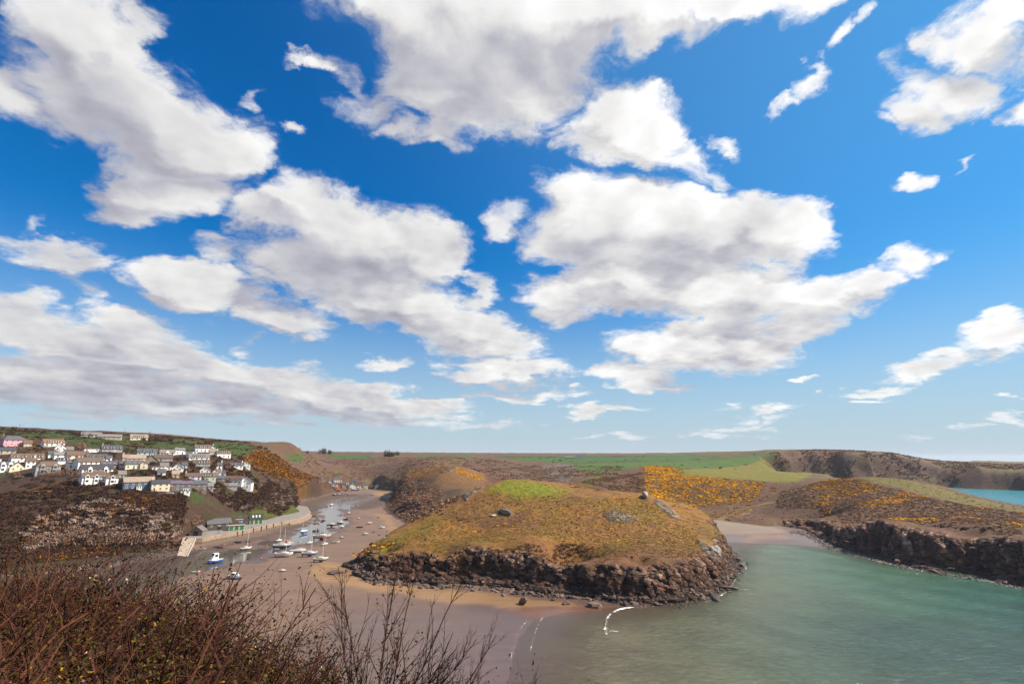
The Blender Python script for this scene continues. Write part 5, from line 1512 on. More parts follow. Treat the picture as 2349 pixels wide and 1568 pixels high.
def person_mesh(shirt, trousers, stride):
    """one continuous skinned figure, about 1.75 m tall, walking"""
    J = {'pel': (0, 0, .95), 'wai': (0, .01, 1.10), 'che': (0, .01, 1.32), 'nec': (0, .02, 1.50), 'hea': (0, .03, 1.60), 'top': (0, .02, 1.73),
         'shl': (.19, 0, 1.42), 'ell': (.25, -.05 * stride, 1.15), 'wrl': (.24, .12 * stride, .92), 'hal': (.24, .15 * stride, .83),
         'shr': (-.19, 0, 1.42), 'elr': (-.25, .02, 1.14), 'wrr': (-.25, -.10 * stride, .91), 'har': (-.25, -.13 * stride, .82),
         'hil': (.10, 0, .90), 'knl': (.11, .16 * stride, .50), 'anl': (.11, .10 * stride, .09), 'tol': (.12, .10 * stride + .17, .035),
         'hir': (-.10, 0, .90), 'knr': (-.11, -.02 * stride, .49), 'anr': (-.11, -.26 * stride, .10), 'tor': (-.12, -.26 * stride + .17, .035)}
    R = dict(pel=.15, wai=.135, che=.165, nec=.06, hea=.095, top=.08, shl=.075, ell=.05, wrl=.036, hal=.04, shr=.075, elr=.05, wrr=.036, har=.04, hil=.11, knl=.068, anl=.045, tol=.04, hir=.11, knr=.068, anr=.045, tor=.04)
    E = [('pel', 'wai'), ('wai', 'che'), ('che', 'nec'), ('nec', 'hea'), ('hea', 'top'), ('che', 'shl'), ('shl', 'ell'), ('ell', 'wrl'), ('wrl', 'hal'), ('che', 'shr'), ('shr', 'elr'), ('elr', 'wrr'), ('wrr', 'har'), ('pel', 'hil'), ('hil', 'knl'), ('knl', 'anl'), ('anl', 'tol'), ('pel', 'hir'), ('hir', 'knr'), ('knr', 'anr'), ('anr', 'tor')]
    ks = list(J)
    me = bpy.data.meshes.new('person_skeleton'); me.from_pydata([J[k] for k in ks], [(ks.index(a), ks.index(b)) for a, b in E], [])
    o = bpy.data.objects.new('person_skeleton', me); COL.objects.link(o)
    o.modifiers.new('Skin', 'SKIN'); sv = me.skin_vertices[0].data
    for i, k in enumerate(ks):
        sv[i].radius = (R[k], R[k] * .85); sv[i].use_root = (k == 'pel')
    sb = o.modifiers.new('Sub', 'SUBSURF'); sb.levels = 1; sb.render_levels = 1
    dg = bpy.context.evaluated_depsgraph_get()
    out = bpy.data.meshes.new_from_object(o.evaluated_get(dg)); out.name = 'person'
    bpy.data.objects.remove(o)
    out.materials.clear()
    for c_ in (shirt, trousers, (.55, .36, .27), (.06, .04, .03)):
        out.materials.append(pm(c_, .8, .1))
    for pl_ in out.polygons:
        c_ = pl_.center
        pl_.material_index = 3 if (c_.z > 1.66 or (c_.z > 1.56 and c_.y < 0)) else 2 if (c_.z > 1.50 or (abs(c_.x) > .2 and c_.z < .95)) else 0 if c_.z > .93 else 1
        pl_.use_smooth = True
    return out
PM = [person_mesh((.08, .09, .12), (.04, .045, .07), 1), person_mesh((.30, .05, .05), (.05, .05, .08), -1), person_mesh((.10, .14, .22), (.10, .09, .08), .6)]
def person(x, y, k, yaw, label, z=None):
    p = hit(x, y, 150) if z is None else Vector((*onz(x, y, z), z))
    o = put('person', PM[k], None, p, (0, 0, math.radians(yaw)))
    tag(o, label, 'person', 'people out walking')
def q4(x, y): r = R4(x, x, y); return r[0], r[2]
person(*q4(690, 455), 0, 60, 'person in dark clothes walking on the quay by the white sea wall', QZ)
person(*q4(1088, 392), 2, 200, 'person in blue at the quay edge before the boathouse', QZ)
person(*q4(1120, 390), 0, 30, 'person in dark jacket right of the one in blue on the quay', QZ)
person(1458, 1131.5, 1, 80, 'walker in red top beside the pale rock on the headland')
person(1463, 1131.5, 0, 100, 'walker in dark jacket beside the pale rock on the headland')
person(1532, 1140.5, 2, 180, 'walker in blue coming down right of the pale rock')

# kayaks stacked behind the boat store
for i, (x, y, c_, nm) in enumerate([(770, 247, (.70, .10, .03), 'orange'), (800, 246, (.80, .55, .04), 'yellow'), (860, 240, (.50, .04, .05), 'red'), (930, 235, (.03, .30, .62), 'blue'), (965, 232, (.05, .42, .60), 'turquoise'), (1000, 240, (.04, .16, .50), 'dark blue')]):
    a, b2 = q4(x, y + 12)
    p = hit(a, b2); p = Vector((p.x, p.y, terrain_z(p.x, p.y) + .05))
    rings = hull_rings(3.6, .75, .34)
    o = thing('kayak', p, math.radians(5 + 4 * i), nm + ' kayak lying behind the boat store on the quay', 'kayak', 'kayaks behind the boat store')
    MB().loft(rings, cap=True).build('hull', pm(c_, .45, .08), o, True)
    dk = MB(); vs_ = []; fs_ = []
    for r in rings:
        vs_ += [r[0], (r[0][0], 0, r[0][2] + .08), r[-1]]
    for k in range(len(rings) - 1):
        fs_ += [(k * 3, k * 3 + 1, k * 3 + 4, k * 3 + 3), (k * 3 + 1, k * 3 + 2, k * 3 + 5, k * 3 + 4)]
    dk.add(vs_, fs_).build('deck', pm(c_, .45, .08), o)
    MB().tube((-.15, 0, .38), (-.15, 0, .46), .28, .26, 10).build('cockpit_rim', pm((.03, .03, .03), .6), o)

# telegraph poles along the skyline
for x, y, l_ in [(250, 118, 'leftmost telegraph pole on the skyline'), (1070, 128, 'telegraph pole on the skyline above the low barns'), (1635, 168, 'telegraph pole on the skyline left of the cream bungalow'), (1960, 205, 'telegraph pole on the skyline right of the cream bungalow')]:
    a, _, b2 = R1(x, x, y + 14)
    p = hit(a, b2)
    if p is None:
        continue
    h = metres(12, p)
    t_ = thing('telegraph_pole', p, math.radians(30), l_, 'pole', 'telegraph poles on the skyline')
    MB().tube((0, 0, -1), (0, 0, h), .17, .12, 8).build('post', WOOD, t_)
    c_ = MB().box(-1.0, 1.0, -.06, .06, h - .9, h - .75).build('crossarm', WOOD, t_)
    for q in (-.85, -.3, .3, .85):
        MB().tube((q, 0, h - .75), (q, 0, h - .5), .06, .05, 6).build('insulator', WHITE, c_)

# ---- rocks
def rock_mesh(seed, sharp=.45, flat=.7):
    rg = random.Random(seed)
    bm = bmesh.new(); bmesh.ops.create_icosphere(bm, subdivisions=2, radius=1)
    pl_ = [(Vector((rg.gauss(0, 1), rg.gauss(0, 1), rg.gauss(0, .8))).normalized(), rg.uniform(.45, .85)) for _ in range(9)]
    for v in bm.verts:
        c_ = v.co.copy()
        for n_, d_ in pl_:
            k_ = c_.dot(n_)
            if k_ > d_:
                c_ -= n_ * (k_ - d_)
        c_ += Vector((rg.gauss(0, .03), rg.gauss(0, .03), rg.gauss(0, .03)))
        v.co = Vector((c_.x * 1.15, c_.y, c_.z * flat))
    me = bpy.data.meshes.new('boulder'); bm.to_mesh(me); bm.free()
    return me
def rock_mat(c1, c2, nm):
    m, N, B = mat(nm)
    tc_ = N.n('ShaderNodeTexCoord').outputs['Object']
    geo_ = N.n('ShaderNodeNewGeometry').outputs['Position']
    n_ = N.noise(geo_, .9, 6, .65); rnd = N.n('ShaderNodeObjectInfo').outputs['Random']
    c_ = N.mix(N.ss(N.m('ADD', n_, N.m('MULTIPLY', rnd, .35)), .5, .85), c1, c2)
    N.l(c_, B.inputs['Base Color']); B.inputs['Roughness'].default_value = .85
    bump(N, N.noise(geo_, 2.5, 5, .6), .6, .15, B)
    return m
RM_D = rock_mat((.028, .018, .015), (.095, .062, .050), 'shore_rock'); RM_L = rock_mat((.14, .12, .105), (.34, .31, .275), 'pale_rock'); RM_B = rock_mat((.070, .036, .026), (.16, .10, .075), 'brown_rock')
ROCKS = [rock_mesh(i, flat=.55 + .1 * (i % 4)) for i in range(6)]
def boulder(ox, oy, wpx, label, m=RM_D, k=0, group=None, sc=(1, .9, .8), tilt=(0, 0), sink=.25):
    p = hit(ox, oy, 150)
    w = metres(wpx, p) / 2
    me = ROCKS[k % 6].copy(); me.materials.clear(); me.materials.append(m)
    o = put('boulder', me, None, (p.x, p.y, p.z + w * sc[2] * (.55 - sink)), (math.radians(tilt[0]), math.radians(tilt[1]), k * 1.3), (w * sc[0], w * sc[1], w * sc[2]))
    return tag(o, label, 'rock', group)
boulder(1480, 1139, 36, 'big pale rock on the crest of the middle headland', RM_L, 1, sc=(1, .6, .7), sink=.1)
boulder(1160, 1177, 34, 'pale split outcrop on the grass of the middle headland', RM_L, 2, sc=(1, .7, .55), tilt=(10, -15))
boulder(1132, 1182, 16, 'smaller grey outcrop left of the pale split one', RM_L, 3, sc=(1, .7, .4))
boulder(1200, 1384, 32, 'pointed brown rock standing on the sand before the headland', RM_B, 4, sc=(.9, .6, 1.1), tilt=(0, -25))
boulder(1365, 1390, 40, 'broad brown rock at the edge of the sand by the breaker', RM_B, 5, sc=(1, .8, .7))
boulder(1300, 1384, 24, 'brown rock left of the broad brown one', RM_B, 0, sc=(1, .8, .7))
boulder(1640, 1372, 60, 'long dark rock ledge at the sea end of the headland', RM_D, 1, sc=(1, .55, .35))
boulder(1672, 1350, 44, 'dark rock ledge awash in the surf', RM_D, 2, sc=(1, .7, .35))
boulder(1702, 1298, 18, 'lone dark rock standing in the water off the point', RM_D, 3, sc=(1, .9, .8))
boulder(1690, 1284, 20, 'dark rock at the outer corner of the headland', RM_D, 4)
boulder(775, 1312, 50, 'low dark reef lying on the sand at the headland tip', RM_D, 5, sc=(1, .5, .22))
boulder(760, 1316, 26, 'small dark rock left of the low reef', RM_D, 2, sc=(1, .7, .25))
boulder(1640, 1268, 46, 'pale tilted rock slab on the east side of the headland', RM_L, 0, sc=(.8, .5, 1.0), tilt=(0, 35))
boulder(2140, 1312, 40, 'large dark rock among the shingle under the east cliff', RM_D, 1, sc=(1, .6, .5))
boulder(2060, 1288, 34, 'long dark rock under the east cliff', RM_D, 3, sc=(1, .5, .4))
boulder(1950, 1252, 26, 'slanting brown slab at the inner end of the east shore', RM_B, 2, sc=(1, .5, .7), tilt=(0, -30))

def gn_scatter(name, pts, scl, rotz, proto_mesh, label, sq=1.0):
    """a mass of alike pieces: one object that sets a copy of the piece at each point"""
    pts = np.asarray(pts, np.float32)
    me = bpy.data.meshes.new(name); me.vertices.add(len(pts)); me.vertices.foreach_set('co', pts.ravel())
    a = me.attributes.new('scl', 'FLOAT_VECTOR', 'POINT'); s3 = np.asarray(scl, np.float32)
    if s3.ndim == 1:
        s3 = np.stack([s3, s3, s3 * sq], 1)
    a.data.foreach_set('vector', s3.astype(np.float32).ravel())
    a = me.attributes.new('rot', 'FLOAT_VECTOR', 'POINT'); rz = np.asarray(rotz, np.float32)
    if rz.ndim == 1:
        rz = np.stack([np.zeros_like(rz), np.zeros_like(rz), rz], 1)
    a.data.foreach_set('vector', rz.astype(np.float32).ravel())
    o = bpy.data.objects.new(name, me); COL.objects.link(o)
    o['kind'] = 'stuff'; o['label'] = label
    proto = bpy.data.objects.new(name + '_piece', proto_mesh)
    ng = bpy.data.node_groups.new(name + '_scatter', 'GeometryNodeTree')
    ng.interface.new_socket('Geometry', in_out='INPUT', socket_type='NodeSocketGeometry')
    ng.interface.new_socket('Geometry', in_out='OUTPUT', socket_type='NodeSocketGeometry')
    nd = ng.nodes; lk = ng.links
    gi = nd.new('NodeGroupInput'); go = nd.new('NodeGroupOutput'); ip = nd.new('GeometryNodeInstanceOnPoints'); oi = nd.new('GeometryNodeObjectInfo')
    oi.inputs['Object'].default_value = proto; oi.inputs['As Instance'].default_value = True
    def na(n_):
        x = nd.new('GeometryNodeInputNamedAttribute'); x.data_type = 'FLOAT_VECTOR'; x.inputs['Name'].default_value = n_; return x.outputs['Attribute']
    lk.new(gi.outputs[0], ip.inputs['Points']); lk.new(oi.outputs['Geometry'], ip.inputs['Instance'])
    lk.new(na('scl'), ip.inputs['Scale']); lk.new(na('rot'), ip.inputs['Rotation'])
    lk.new(ip.outputs[0], go.inputs[0])
    md = o.modifiers.new('scatter', 'NODES'); md.node_group = ng
    return o
def along_shore(pts, n, rng, spread, world=False):
    P = [Vector(p if world else onz(*p)) for p in pts]
    L = [(P[i + 1] - P[i]).length for i in range(len(P) - 1)]
    out = []
    for _ in range(n):
        s_ = rng.random() * sum(L); i = 0
        while s_ > L[i] and i < len(L) - 1:
            s_ -= L[i]; i += 1
        q = P[i].lerp(P[i + 1], s_ / L[i]); d = (P[i + 1] - P[i]).normalized()
        q = q + Vector((d.y, -d.x)) * rng.gauss(spread[0], spread[1])
        out.append((q.x, q.y))
    return out
rng = random.Random(5)
front_line = [(805, 1306), (860, 1340), (960, 1346), (1060, 1348), (1180, 1360), (1330, 1374), (1420, 1382), (1560, 1384), (1640, 1362), (1684, 1318), (1690, 1290), (1672, 1262)]
east_line = [(1830, 1228), (1880, 1238), (1925, 1256), (2025, 1284), (2134, 1310), (2266, 1328), (2349, 1348)]
west_line = [(60, 1316), (130, 1308), (200, 1303), (290, 1290), (345, 1278), (400, 1268)]
for nm, ln, n_, sp, szs, m, lb in [('shore_rubble', front_line, 900, (-1.2, 2.2), (.3, 1.5), RM_D, 'dark broken rocks along the foot of the middle headland'),
                         ('shore_rubble', front_line, 420, (-2.5, 2.2), (.3, 1.1), RM_B, 'brown rocks strewn on the sand before the headland'),
                         ('shore_rubble', east_line, 1300, (1.0, 2.4), (.3, 1.0), RM_D, 'dark rocks along the foot of the east cliff'),
                         ('shingle', east_line, 1100, (2.6, 1.5), (.22, .60), RM_L, 'pale stones along the water under the east cliff'),
                         ('shore_rubble', west_line, 500, (.5, 2.0), (.3, 1.1), RM_D, 'dark rocks along the west shore of the harbour')]:
    pts = []; sc = []; ro = []
    for x, y in along_shore(ln, n_, rng, sp):
        z = max(terrain_z(x, y), -.15)
        s_ = szs[0] + (szs[1] - szs[0]) * rng.random() ** 2.6
        pts.append((x, y, z + .12 * s_)); sc.append((s_ * rng.uniform(.8, 1.5), s_ * rng.uniform(.6, 1), s_ * rng.uniform(.5, 1.0))); ro.append((rng.gauss(0, .3), rng.gauss(0, .3), rng.uniform(0, 6.28)))
    me = ROCKS[rng.randrange(6)].copy(); me.materials.clear(); me.materials.append(m)
    gn_scatter(nm, pts, sc, ro, me, lb)

# ------------------------------------------------------------------ vegetation on the slopes
def leaf_mat(name, c1, c2, rough=.8, trans=.0):
    def sat(c):
        l_ = .3 * c[0] + .55 * c[1] + .15 * c[2]
        return tuple(max(.002, (l_ + (k - l_) * 1.32) * f_)  for k, f_ in zip(c, (.66, .60, .54)))
    c1, c2 = sat(c1), sat(c2)
    m, N, B = mat(name)
    geo_ = N.n('ShaderNodeNewGeometry')
    n_ = N.noise(geo_.outputs['Position'], .35, 3, .6); rnd = N.n('ShaderNodeObjectInfo').outputs['Random']
    rpi = geo_.outputs['Random Per Island']
    f = N.m('ADD', N.m('MULTIPLY', n_, .6), N.m('ADD', N.m('MULTIPLY', rnd, .35), N.m('MULTIPLY', rpi, .45)))
    N.l(N.mix(N.ss(f, .35, 1.05), c1, c2), B.inputs['Base Color'])
    B.inputs['Roughness'].default_value = rough; B.inputs['Specular IOR Level'].default_value = .15
    return m
LM = dict(
    gorse_green=leaf_mat('gorse_green', (.055, .036, .012), (.13, .090, .024)), gorse_flower=leaf_mat('gorse_flower', (.84, .42, .006), (1.15, .74, .012)),
    gorse_rust=leaf_mat('gorse_rust', (.38, .16, .010), (.66, .32, .012)),
    scrub=leaf_mat('scrub_twig', (.145, .092, .068), (.30, .205, .155)), scrub_dark=leaf_mat('scrub_dark', (.075, .043, .030), (.165, .098, .062)), heath=leaf_mat('heather', (.13, .075, .055), (.26, .165, .11)),
    blossom=leaf_mat('blossom', (.38, .33, .31), (.56, .50, .47)), twig=leaf_mat('bare_twig', (.22, .165, .148), (.38, .30, .27)),
    ever=leaf_mat('evergreen', (.018, .020, .009), (.055, .055, .020)), ivy=leaf_mat('green_leaf', (.040, .055, .012), (.10, .115, .024)),
    west=leaf_mat('west_scrub_shaded', (.046, .024, .017), (.115, .060, .038)), westd=leaf_mat('west_thicket_shaded', (.026, .014, .011), (.070, .038, .026)), westg=leaf_mat('west_leaf', (.022, .026, .007), (.060, .064, .014)),  # west scrub and thicket repeat the scrub colours, darkened in place of cloud shadow
    fscrub=leaf_mat('far_scrub', (.19, .125, .098), (.36, .255, .20)),
    tuss=leaf_mat('tussock', (.215, .145, .055), (.30, .205, .08)), bark=leaf_mat('bark', (.05, .036, .028), (.11, .085, .066)))

def quads(P, Nn, size, rg, aspect=1.0):
    """one small quad at each point, facing roughly along its normal"""
    n = len(P)
    r = rg.normal(size=(n, 3)); u = np.cross(Nn, r); u /= np.linalg.norm(u, axis=1)[:, None] + 1e-9
    v = np.cross(Nn, u)
    s_ = size * rg.uniform(.55, 1.3, (n, 1))
    a = P - u * s_ * aspect - v * s_; b = P + u * s_ * aspect - v * s_ * .7; c_ = P + u * s_ * aspect * .8 + v * s_; d = P - u * s_ * aspect * .7 + v * s_ * .9
    return np.stack([a, b, c_, d], 1).reshape(-1, 3)
def leafball(name, n, size, seed, mats_, pick, lobes=5, zs=.75, up=.9, spread=.55, base=.0, aspect=1.0):
    rg = np.random.default_rng(seed)
    cen = rg.normal(size=(lobes, 3)) * np.array([spread, spread, spread * .45]); cen[:, 2] = np.abs(cen[:, 2]) + .25
    rad = rg.uniform(.40, .72, lobes)
    k = rg.integers(0, lobes, n)
    d = rg.normal(size=(n, 3)); d /= np.linalg.norm(d, axis=1)[:, None]
    rr_ = rad[k][:, None] * rg.uniform(.62, 1.06, (n, 1))
    P = cen[k] + d * rr_; P[:, 2] *= zs; P[:, 2] = np.where(P[:, 2] < 0, np.abs(P[:, 2]) * .4, P[:, 2]) + base
    Nn = d + rg.normal(size=(n, 3)) * .55; Nn[:, 2] += up; Nn /= np.linalg.norm(Nn, axis=1)[:, None]
    co = quads(P, Nn, size, rg, aspect)
    me = bpy.data.meshes.new(name); me.vertices.add(len(co)); me.vertices.foreach_set('co', co.astype(np.float32).ravel())
    me.loops.add(4 * n); me.loops.foreach_set('vertex_index', np.arange(4 * n, dtype=np.int32))
    me.polygons.add(n); me.polygons.foreach_set('loop_start', np.arange(0, 4 * n, 4, dtype=np.int32))
    for m in mats_:
        me.materials.append(m)
    me.polygons.foreach_set('material_index', pick(P, d, rg).astype(np.int32))
    me.update(calc_edges=True)
    return me
def pk(frac, zmin=-9):
    return lambda P, d, rg: ((rg.random(len(P)) < frac) & (P[:, 2] > zmin)).astype(int)
PR = dict(
    gorse=leafball('gorse', 110, .15, 1, [LM['gorse_green'], LM['gorse_flower']], pk(.72, .12), zs=.7),
    gorse2=leafball('gorse', 90, .16, 2, [LM['gorse_green'], LM['gorse_flower']], pk(.45, .2), zs=.6),
    rust=leafball('gorse', 90, .17, 3, [LM['gorse_green'], LM['gorse_rust']], pk(.6, .1), zs=.6),
    scrub=leafball('scrub', 90, .17, 4, [LM['scrub'], LM['scrub_dark']], pk(.35), zs=.65),
    fscrub=leafball('scrub', 80, .18, 17, [LM['fscrub'], LM['scrub']], pk(.3), zs=.6),
    wscrub_shaded=leafball('scrub', 90, .17, 14, [LM['west'], LM['westd']], pk(.35), zs=.65),
    wdark_shaded=leafball('scrub', 90, .18, 15, [LM['westd'], LM['west']], pk(.25), zs=.65),
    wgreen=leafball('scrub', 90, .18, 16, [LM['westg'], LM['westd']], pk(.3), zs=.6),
    dark=leafball('scrub', 90, .18, 5, [LM['scrub_dark'], LM['scrub']], pk(.25), zs=.65),
    heath=leafball('heather', 60, .20, 6, [LM['heath'], LM['scrub_dark']], pk(.2), zs=.45),
    bloss=leafball('crown', 260, .10, 7, [LM['twig'], LM['blossom']], pk(.42, .1), zs=.95, lobes=7),
    bloss2=leafball('crown', 260, .10, 8, [LM['twig'], LM['blossom']], pk(.25, .1), zs=.85, lobes=7),
    green=leafball('scrub', 90, .18, 9, [LM['ivy'], LM['scrub_dark']], pk(.3), zs=.6),
    tuss=leafball('tussock', 26, .22, 10, [LM['tuss']], pk(0), zs=.42, lobes=3))

def inpoly(n, poly, rg, noise=None):
    xs = np.array([p[0] for p in poly]); ys = np.array([p[1] for p in poly])
    out = np.zeros((0, 2))
    for _ in range(30):
        c_ = np.stack([rg.uniform(xs.min(), xs.max(), n * 2), rg.uniform(ys.min(), ys.max(), n * 2)], 1)
        ok = sdist(c_[:, 0], c_[:, 1], poly)[0] > 0
        if noise:
            ok &= fbm(c_[:, 0], c_[:, 1], noise[0], 3, .5, noise[2]) > noise[1]
        out = np.concatenate([out, c_[ok]])
        if len(out) >= n:
            break
    return out[:n]
def tz(xy):
    return np.array([terrain_z(x, y) for x, y in xy])
def on_land(xy, rg=None):
    """keep clear of sand, roads and houses"""
    if not len(xy):
        return xy
    a = np.arctan2(xy[:, 0], xy[:, 1]); r = np.hypot(xy[:, 0], xy[:, 1])
    i = np.clip(np.searchsorted(RAD, r) - 1, 0, NR - 1); j = np.clip(((a - AZ0) / (AZ1 - AZ0) * (NAZ - 1)).astype(int), 0, NAZ - 1)
    ok = (GSD[i, j] > 3.5) & (sdist(xy[:, 0], xy[:, 1], deckpoly)[0] < -1.5) & (sdist(xy[:, 0], xy[:, 1], sl)[0] < -2.0)
    return xy[ok]
HB = [(o.location.x, o.location.y, max(o.children[0].dimensions.x if o.children else 6, 6)) for o in bpy.data.objects if o.get('category') in ('house', 'garage', 'shed', 'car', 'van')]
def clear_of_houses(xy, f=.62):
    if not len(xy):
        return xy
    ok = np.ones(len(xy), bool)
    for hx, hy, w in HB:
        ok &= np.hypot(xy[:, 0] - hx, xy[:, 1] - hy) > w * f
        # leave the fronts open to the bay
        d = np.array([hx, hy]); dn = d / np.linalg.norm(d)
        q = xy - d; al = -(q @ dn); la = np.abs(q @ np.array([dn[1], -dn[0]]))
        ok &= ~((al > 0) & (al < 6) & (la < w * .5))
    return xy[ok]
def mass(name, proto, poly, n, smin, smax, label, seed, noise=None, sq=1.0, houses=False, zoff=-.12):
    rg = np.random.default_rng(seed)
    P = poly if (len(poly) and abs(poly[0][1]) < 0) else poly
    xy = on_land(inpoly(n, P, rg, noise))
    if houses:
        xy = clear_of_houses(xy)
    s_ = smin + (smax - smin) * rg.random(len(xy)) ** 1.7
    pts = np.concatenate([xy, (tz(xy) + zoff * s_)[:, None]], 1)
    return gn_scatter(name, pts, np.stack([s_ * rg.uniform(.8, 1.35, len(s_)), s_ * rg.uniform(.8, 1.35, len(s_)), s_ * sq * rg.uniform(.8, 1.2, len(s_))], 1), rg.uniform(0, 6.28, len(xy)), PR[proto], label)
WESTP = [(-480, 230), (-250, 240), (-205, 272), (-185, 305), (-190, 335), (-205, 380), (-215, 440), (-215, 490), (-235, 560), (-280, 700), (-300, 830), (-420, 760), (-430, 600), (-450, 480), (-560, 470)]
WLOW = [(-330, 235), (-250, 240), (-205, 272), (-185, 305), (-190, 335), (-200, 372), (-208, 420), (-205, 470), (-240, 455), (-255, 400), (-262, 352), (-290, 330), (-330, 315), (-380, 300)]
mass('scrub', 'wdark_shaded', WLOW, 3800, .7, 2.0, 'brown scrub, darkened for shade, covering the slope below the village', 21, houses=True)
mass('scrub', 'wscrub_shaded', WLOW, 1500, .8, 1.9, 'grey-brown thicket on the slope below the village', 22, (28, .0, 201), houses=True)
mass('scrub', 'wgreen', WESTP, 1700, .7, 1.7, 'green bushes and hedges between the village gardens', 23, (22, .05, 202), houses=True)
mass('scrub', 'wscrub_shaded', WESTP, 3200, .7, 2.0, 'brown scrub between the houses and up the valley side', 24, (35, -.05, 203), houses=True)
mass('gorse_scrub', 'rust', WLOW, 700, .7, 1.6, 'rusty gorse patches on the slope below the village', 25, (30, .18, 204), houses=True)
WQ = wpoly([(400, 1132), (500, 1137), (590, 1127), (650, 1122), (688, 1150), (676, 1172), (600, 1184), (520, 1190), (440, 1190), (400, 1170)])
mass('scrub', 'wscrub_shaded', WQ, 1100, .7, 1.9, 'brown scrub on the bank behind the quay', 49, houses=True)
mass('scrub', 'wdark_shaded', WQ, 500, .7, 1.8, 'thicket darkened for shade on the bank behind the quay', 50, houses=True)
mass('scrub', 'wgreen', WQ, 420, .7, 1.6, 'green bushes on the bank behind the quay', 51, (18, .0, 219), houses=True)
WS = wpoly([(375, 1132), (450, 1138), (455, 1180), (432, 1206), (395, 1200), (370, 1170)])
mass('scrub', 'wscrub_shaded', WS, 420, .6, 1.7, 'brown scrub on the bank above the slipway', 52)
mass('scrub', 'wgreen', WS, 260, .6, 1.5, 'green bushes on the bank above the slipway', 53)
SPUR = wpoly([(555, 1046), (600, 1032), (640, 1052), (690, 1083), (735, 1110), (705, 1112), (650, 1098), (600, 1078), (560, 1064)])
mass('gorse_scrub', 'rust', SPUR, 1500, 1.0, 2.4, 'orange gorse covering the spur above the harbour', 26)
mass('gorse_scrub', 'gorse', SPUR, 420, .8, 1.9, 'flowering gorse along the spur above the harbour', 27, (30, .0, 206))
GZ = wpoly([(1480, 1068), (1545, 1072), (1560, 1090), (1752, 1103), (1745, 1130), (1720, 1150), (1600, 1163), (1545, 1150), (1500, 1140), (1480, 1125)])
mass('gorse_scrub', 'gorse', GZ, 2600, .8, 2.0, 'bank of flowering yellow gorse behind the cove', 28, (14, -.22, 207))
mass('gorse_scrub', 'gorse2', wpoly([(1465, 1066), (1550, 1068), (1570, 1086), (1790, 1103), (1775, 1135), (1735, 1158), (1600, 1172), (1530, 1160), (1470, 1130)]), 1000, .8, 1.7, 'half-flowered gorse among the yellow bank', 29)
EP = [(1790, 1125), (1850, 1112), (1910, 1099), (1985, 1104), (2060, 1122), (2150, 1143), (2250, 1162), (2349, 1176), (2349, 1224), (2309, 1227), (2241, 1206), (2190, 1212), (2098, 1196), (2045, 1192), (1940, 1201), (1880, 1165), (1830, 1165), (1780, 1165)]
EPW = wpoly(EP)
mass('heather', 'heath', [(150, 330), (190, 300), (225, 268), (262, 250), (300, 262), (360, 330), (420, 430), (380, 520), (300, 560), (230, 560), (170, 480)], 3200, .4, 1.1, 'thin heath on the bare ground of the east headland', 48, sq=.6)
mass('heather', 'heath', EPW, 7500, .6, 1.4, 'purple-brown heath covering the east headland', 30, (30, -.45, 208), sq=.7)
mass('gorse_scrub', 'gorse', EPW, 520, .7, 1.6, 'yellow gorse patches on the east headland', 31, (34, .20, 209))
mass('gorse_scrub', 'gorse2', wpoly([(1850, 1112), (1910, 1098), (1990, 1100), (2010, 1120), (1960, 1140), (1880, 1132)]), 420, .8, 1.7, 'gorse thicket on the near crest of the east headland', 32)
FARP = [(-300, 640), (-120, 520), (-105, 600), (-70, 640), (-30, 620), (20, 560), (70, 600), (130, 640), (160, 760), (60, 900), (-60, 1050), (-200, 1300), (-420, 1250), (-420, 1000)]
mass('scrub', 'fscrub', FARP, 4200, 1.1, 2.8, 'grey-brown woods and scrub on the far valley sides', 33, (60, -.12, 210))
mass('scrub', 'scrub', FARP, 350, 1.0, 2.4, 'dark thickets on the far valley sides', 34, (45, .06, 211))
mass('scrub', 'fscrub', [(520, 1020), (700, 1015), (790, 985), (860, 900), (960, 860), (1000, 980), (900, 1080), (700, 1150), (560, 1150)], 1500, 1.6, 4.2, 'low scrub on the far cliff slopes', 44, (60, -.2, 216))
mass('scrub', 'wgreen', [(300, 800), (450, 760), (460, 1000), (560, 1200), (300, 1500), (0, 1500), (50, 1000)], 60, 1.4, 3.4, 'hedge bushes dotted about the far fields', 45, (50, .1, 217))
RIDGE = wpoly([(890, 1150), (905, 1118), (955, 1110), (1010, 1122), (1060, 1138), (1010, 1175), (945, 1195), (905, 1172)])
mass('scrub', 'fscrub', RIDGE, 2800, .9, 2.0, 'bare grey-brown wood on the cliff across the harbour', 35)
mass('scrub', 'scrub', RIDGE, 350, .8, 1.6, 'darker bushes in the wood across the harbour', 36)
mass('gorse_scrub', 'gorse', wpoly([(1040, 1070), (1060, 1078), (1110, 1098), (1100, 1100), (1050, 1084)]), 160, .8, 1.6, 'line of yellow gorse on the second ridge', 37)
mass('gorse_scrub', 'rust', wpoly([(930, 1085), (1000, 1068), (1040, 1072), (1000, 1092), (940, 1105)]), 420, .8, 1.7, 'rusty gorse scattered on the second ridge', 38, (16, .05, 212))
SADDLE = wpoly([(1330, 1105), (1400, 1090), (1475, 1082), (1480, 1128), (1400, 1122)])
mass('heather', 'heath', SADDLE, 1200, .7, 1.5, 'heather on the slope behind the middle headland', 39, (18, -.15, 213))
mass('gorse_scrub', 'gorse2', wpoly([(1300, 1112), (1400, 1118), (1480, 1122), (1480, 1132), (1380, 1126), (1300, 1118)]), 260, .7, 1.5, 'gorse edging the back of the middle headland', 40)
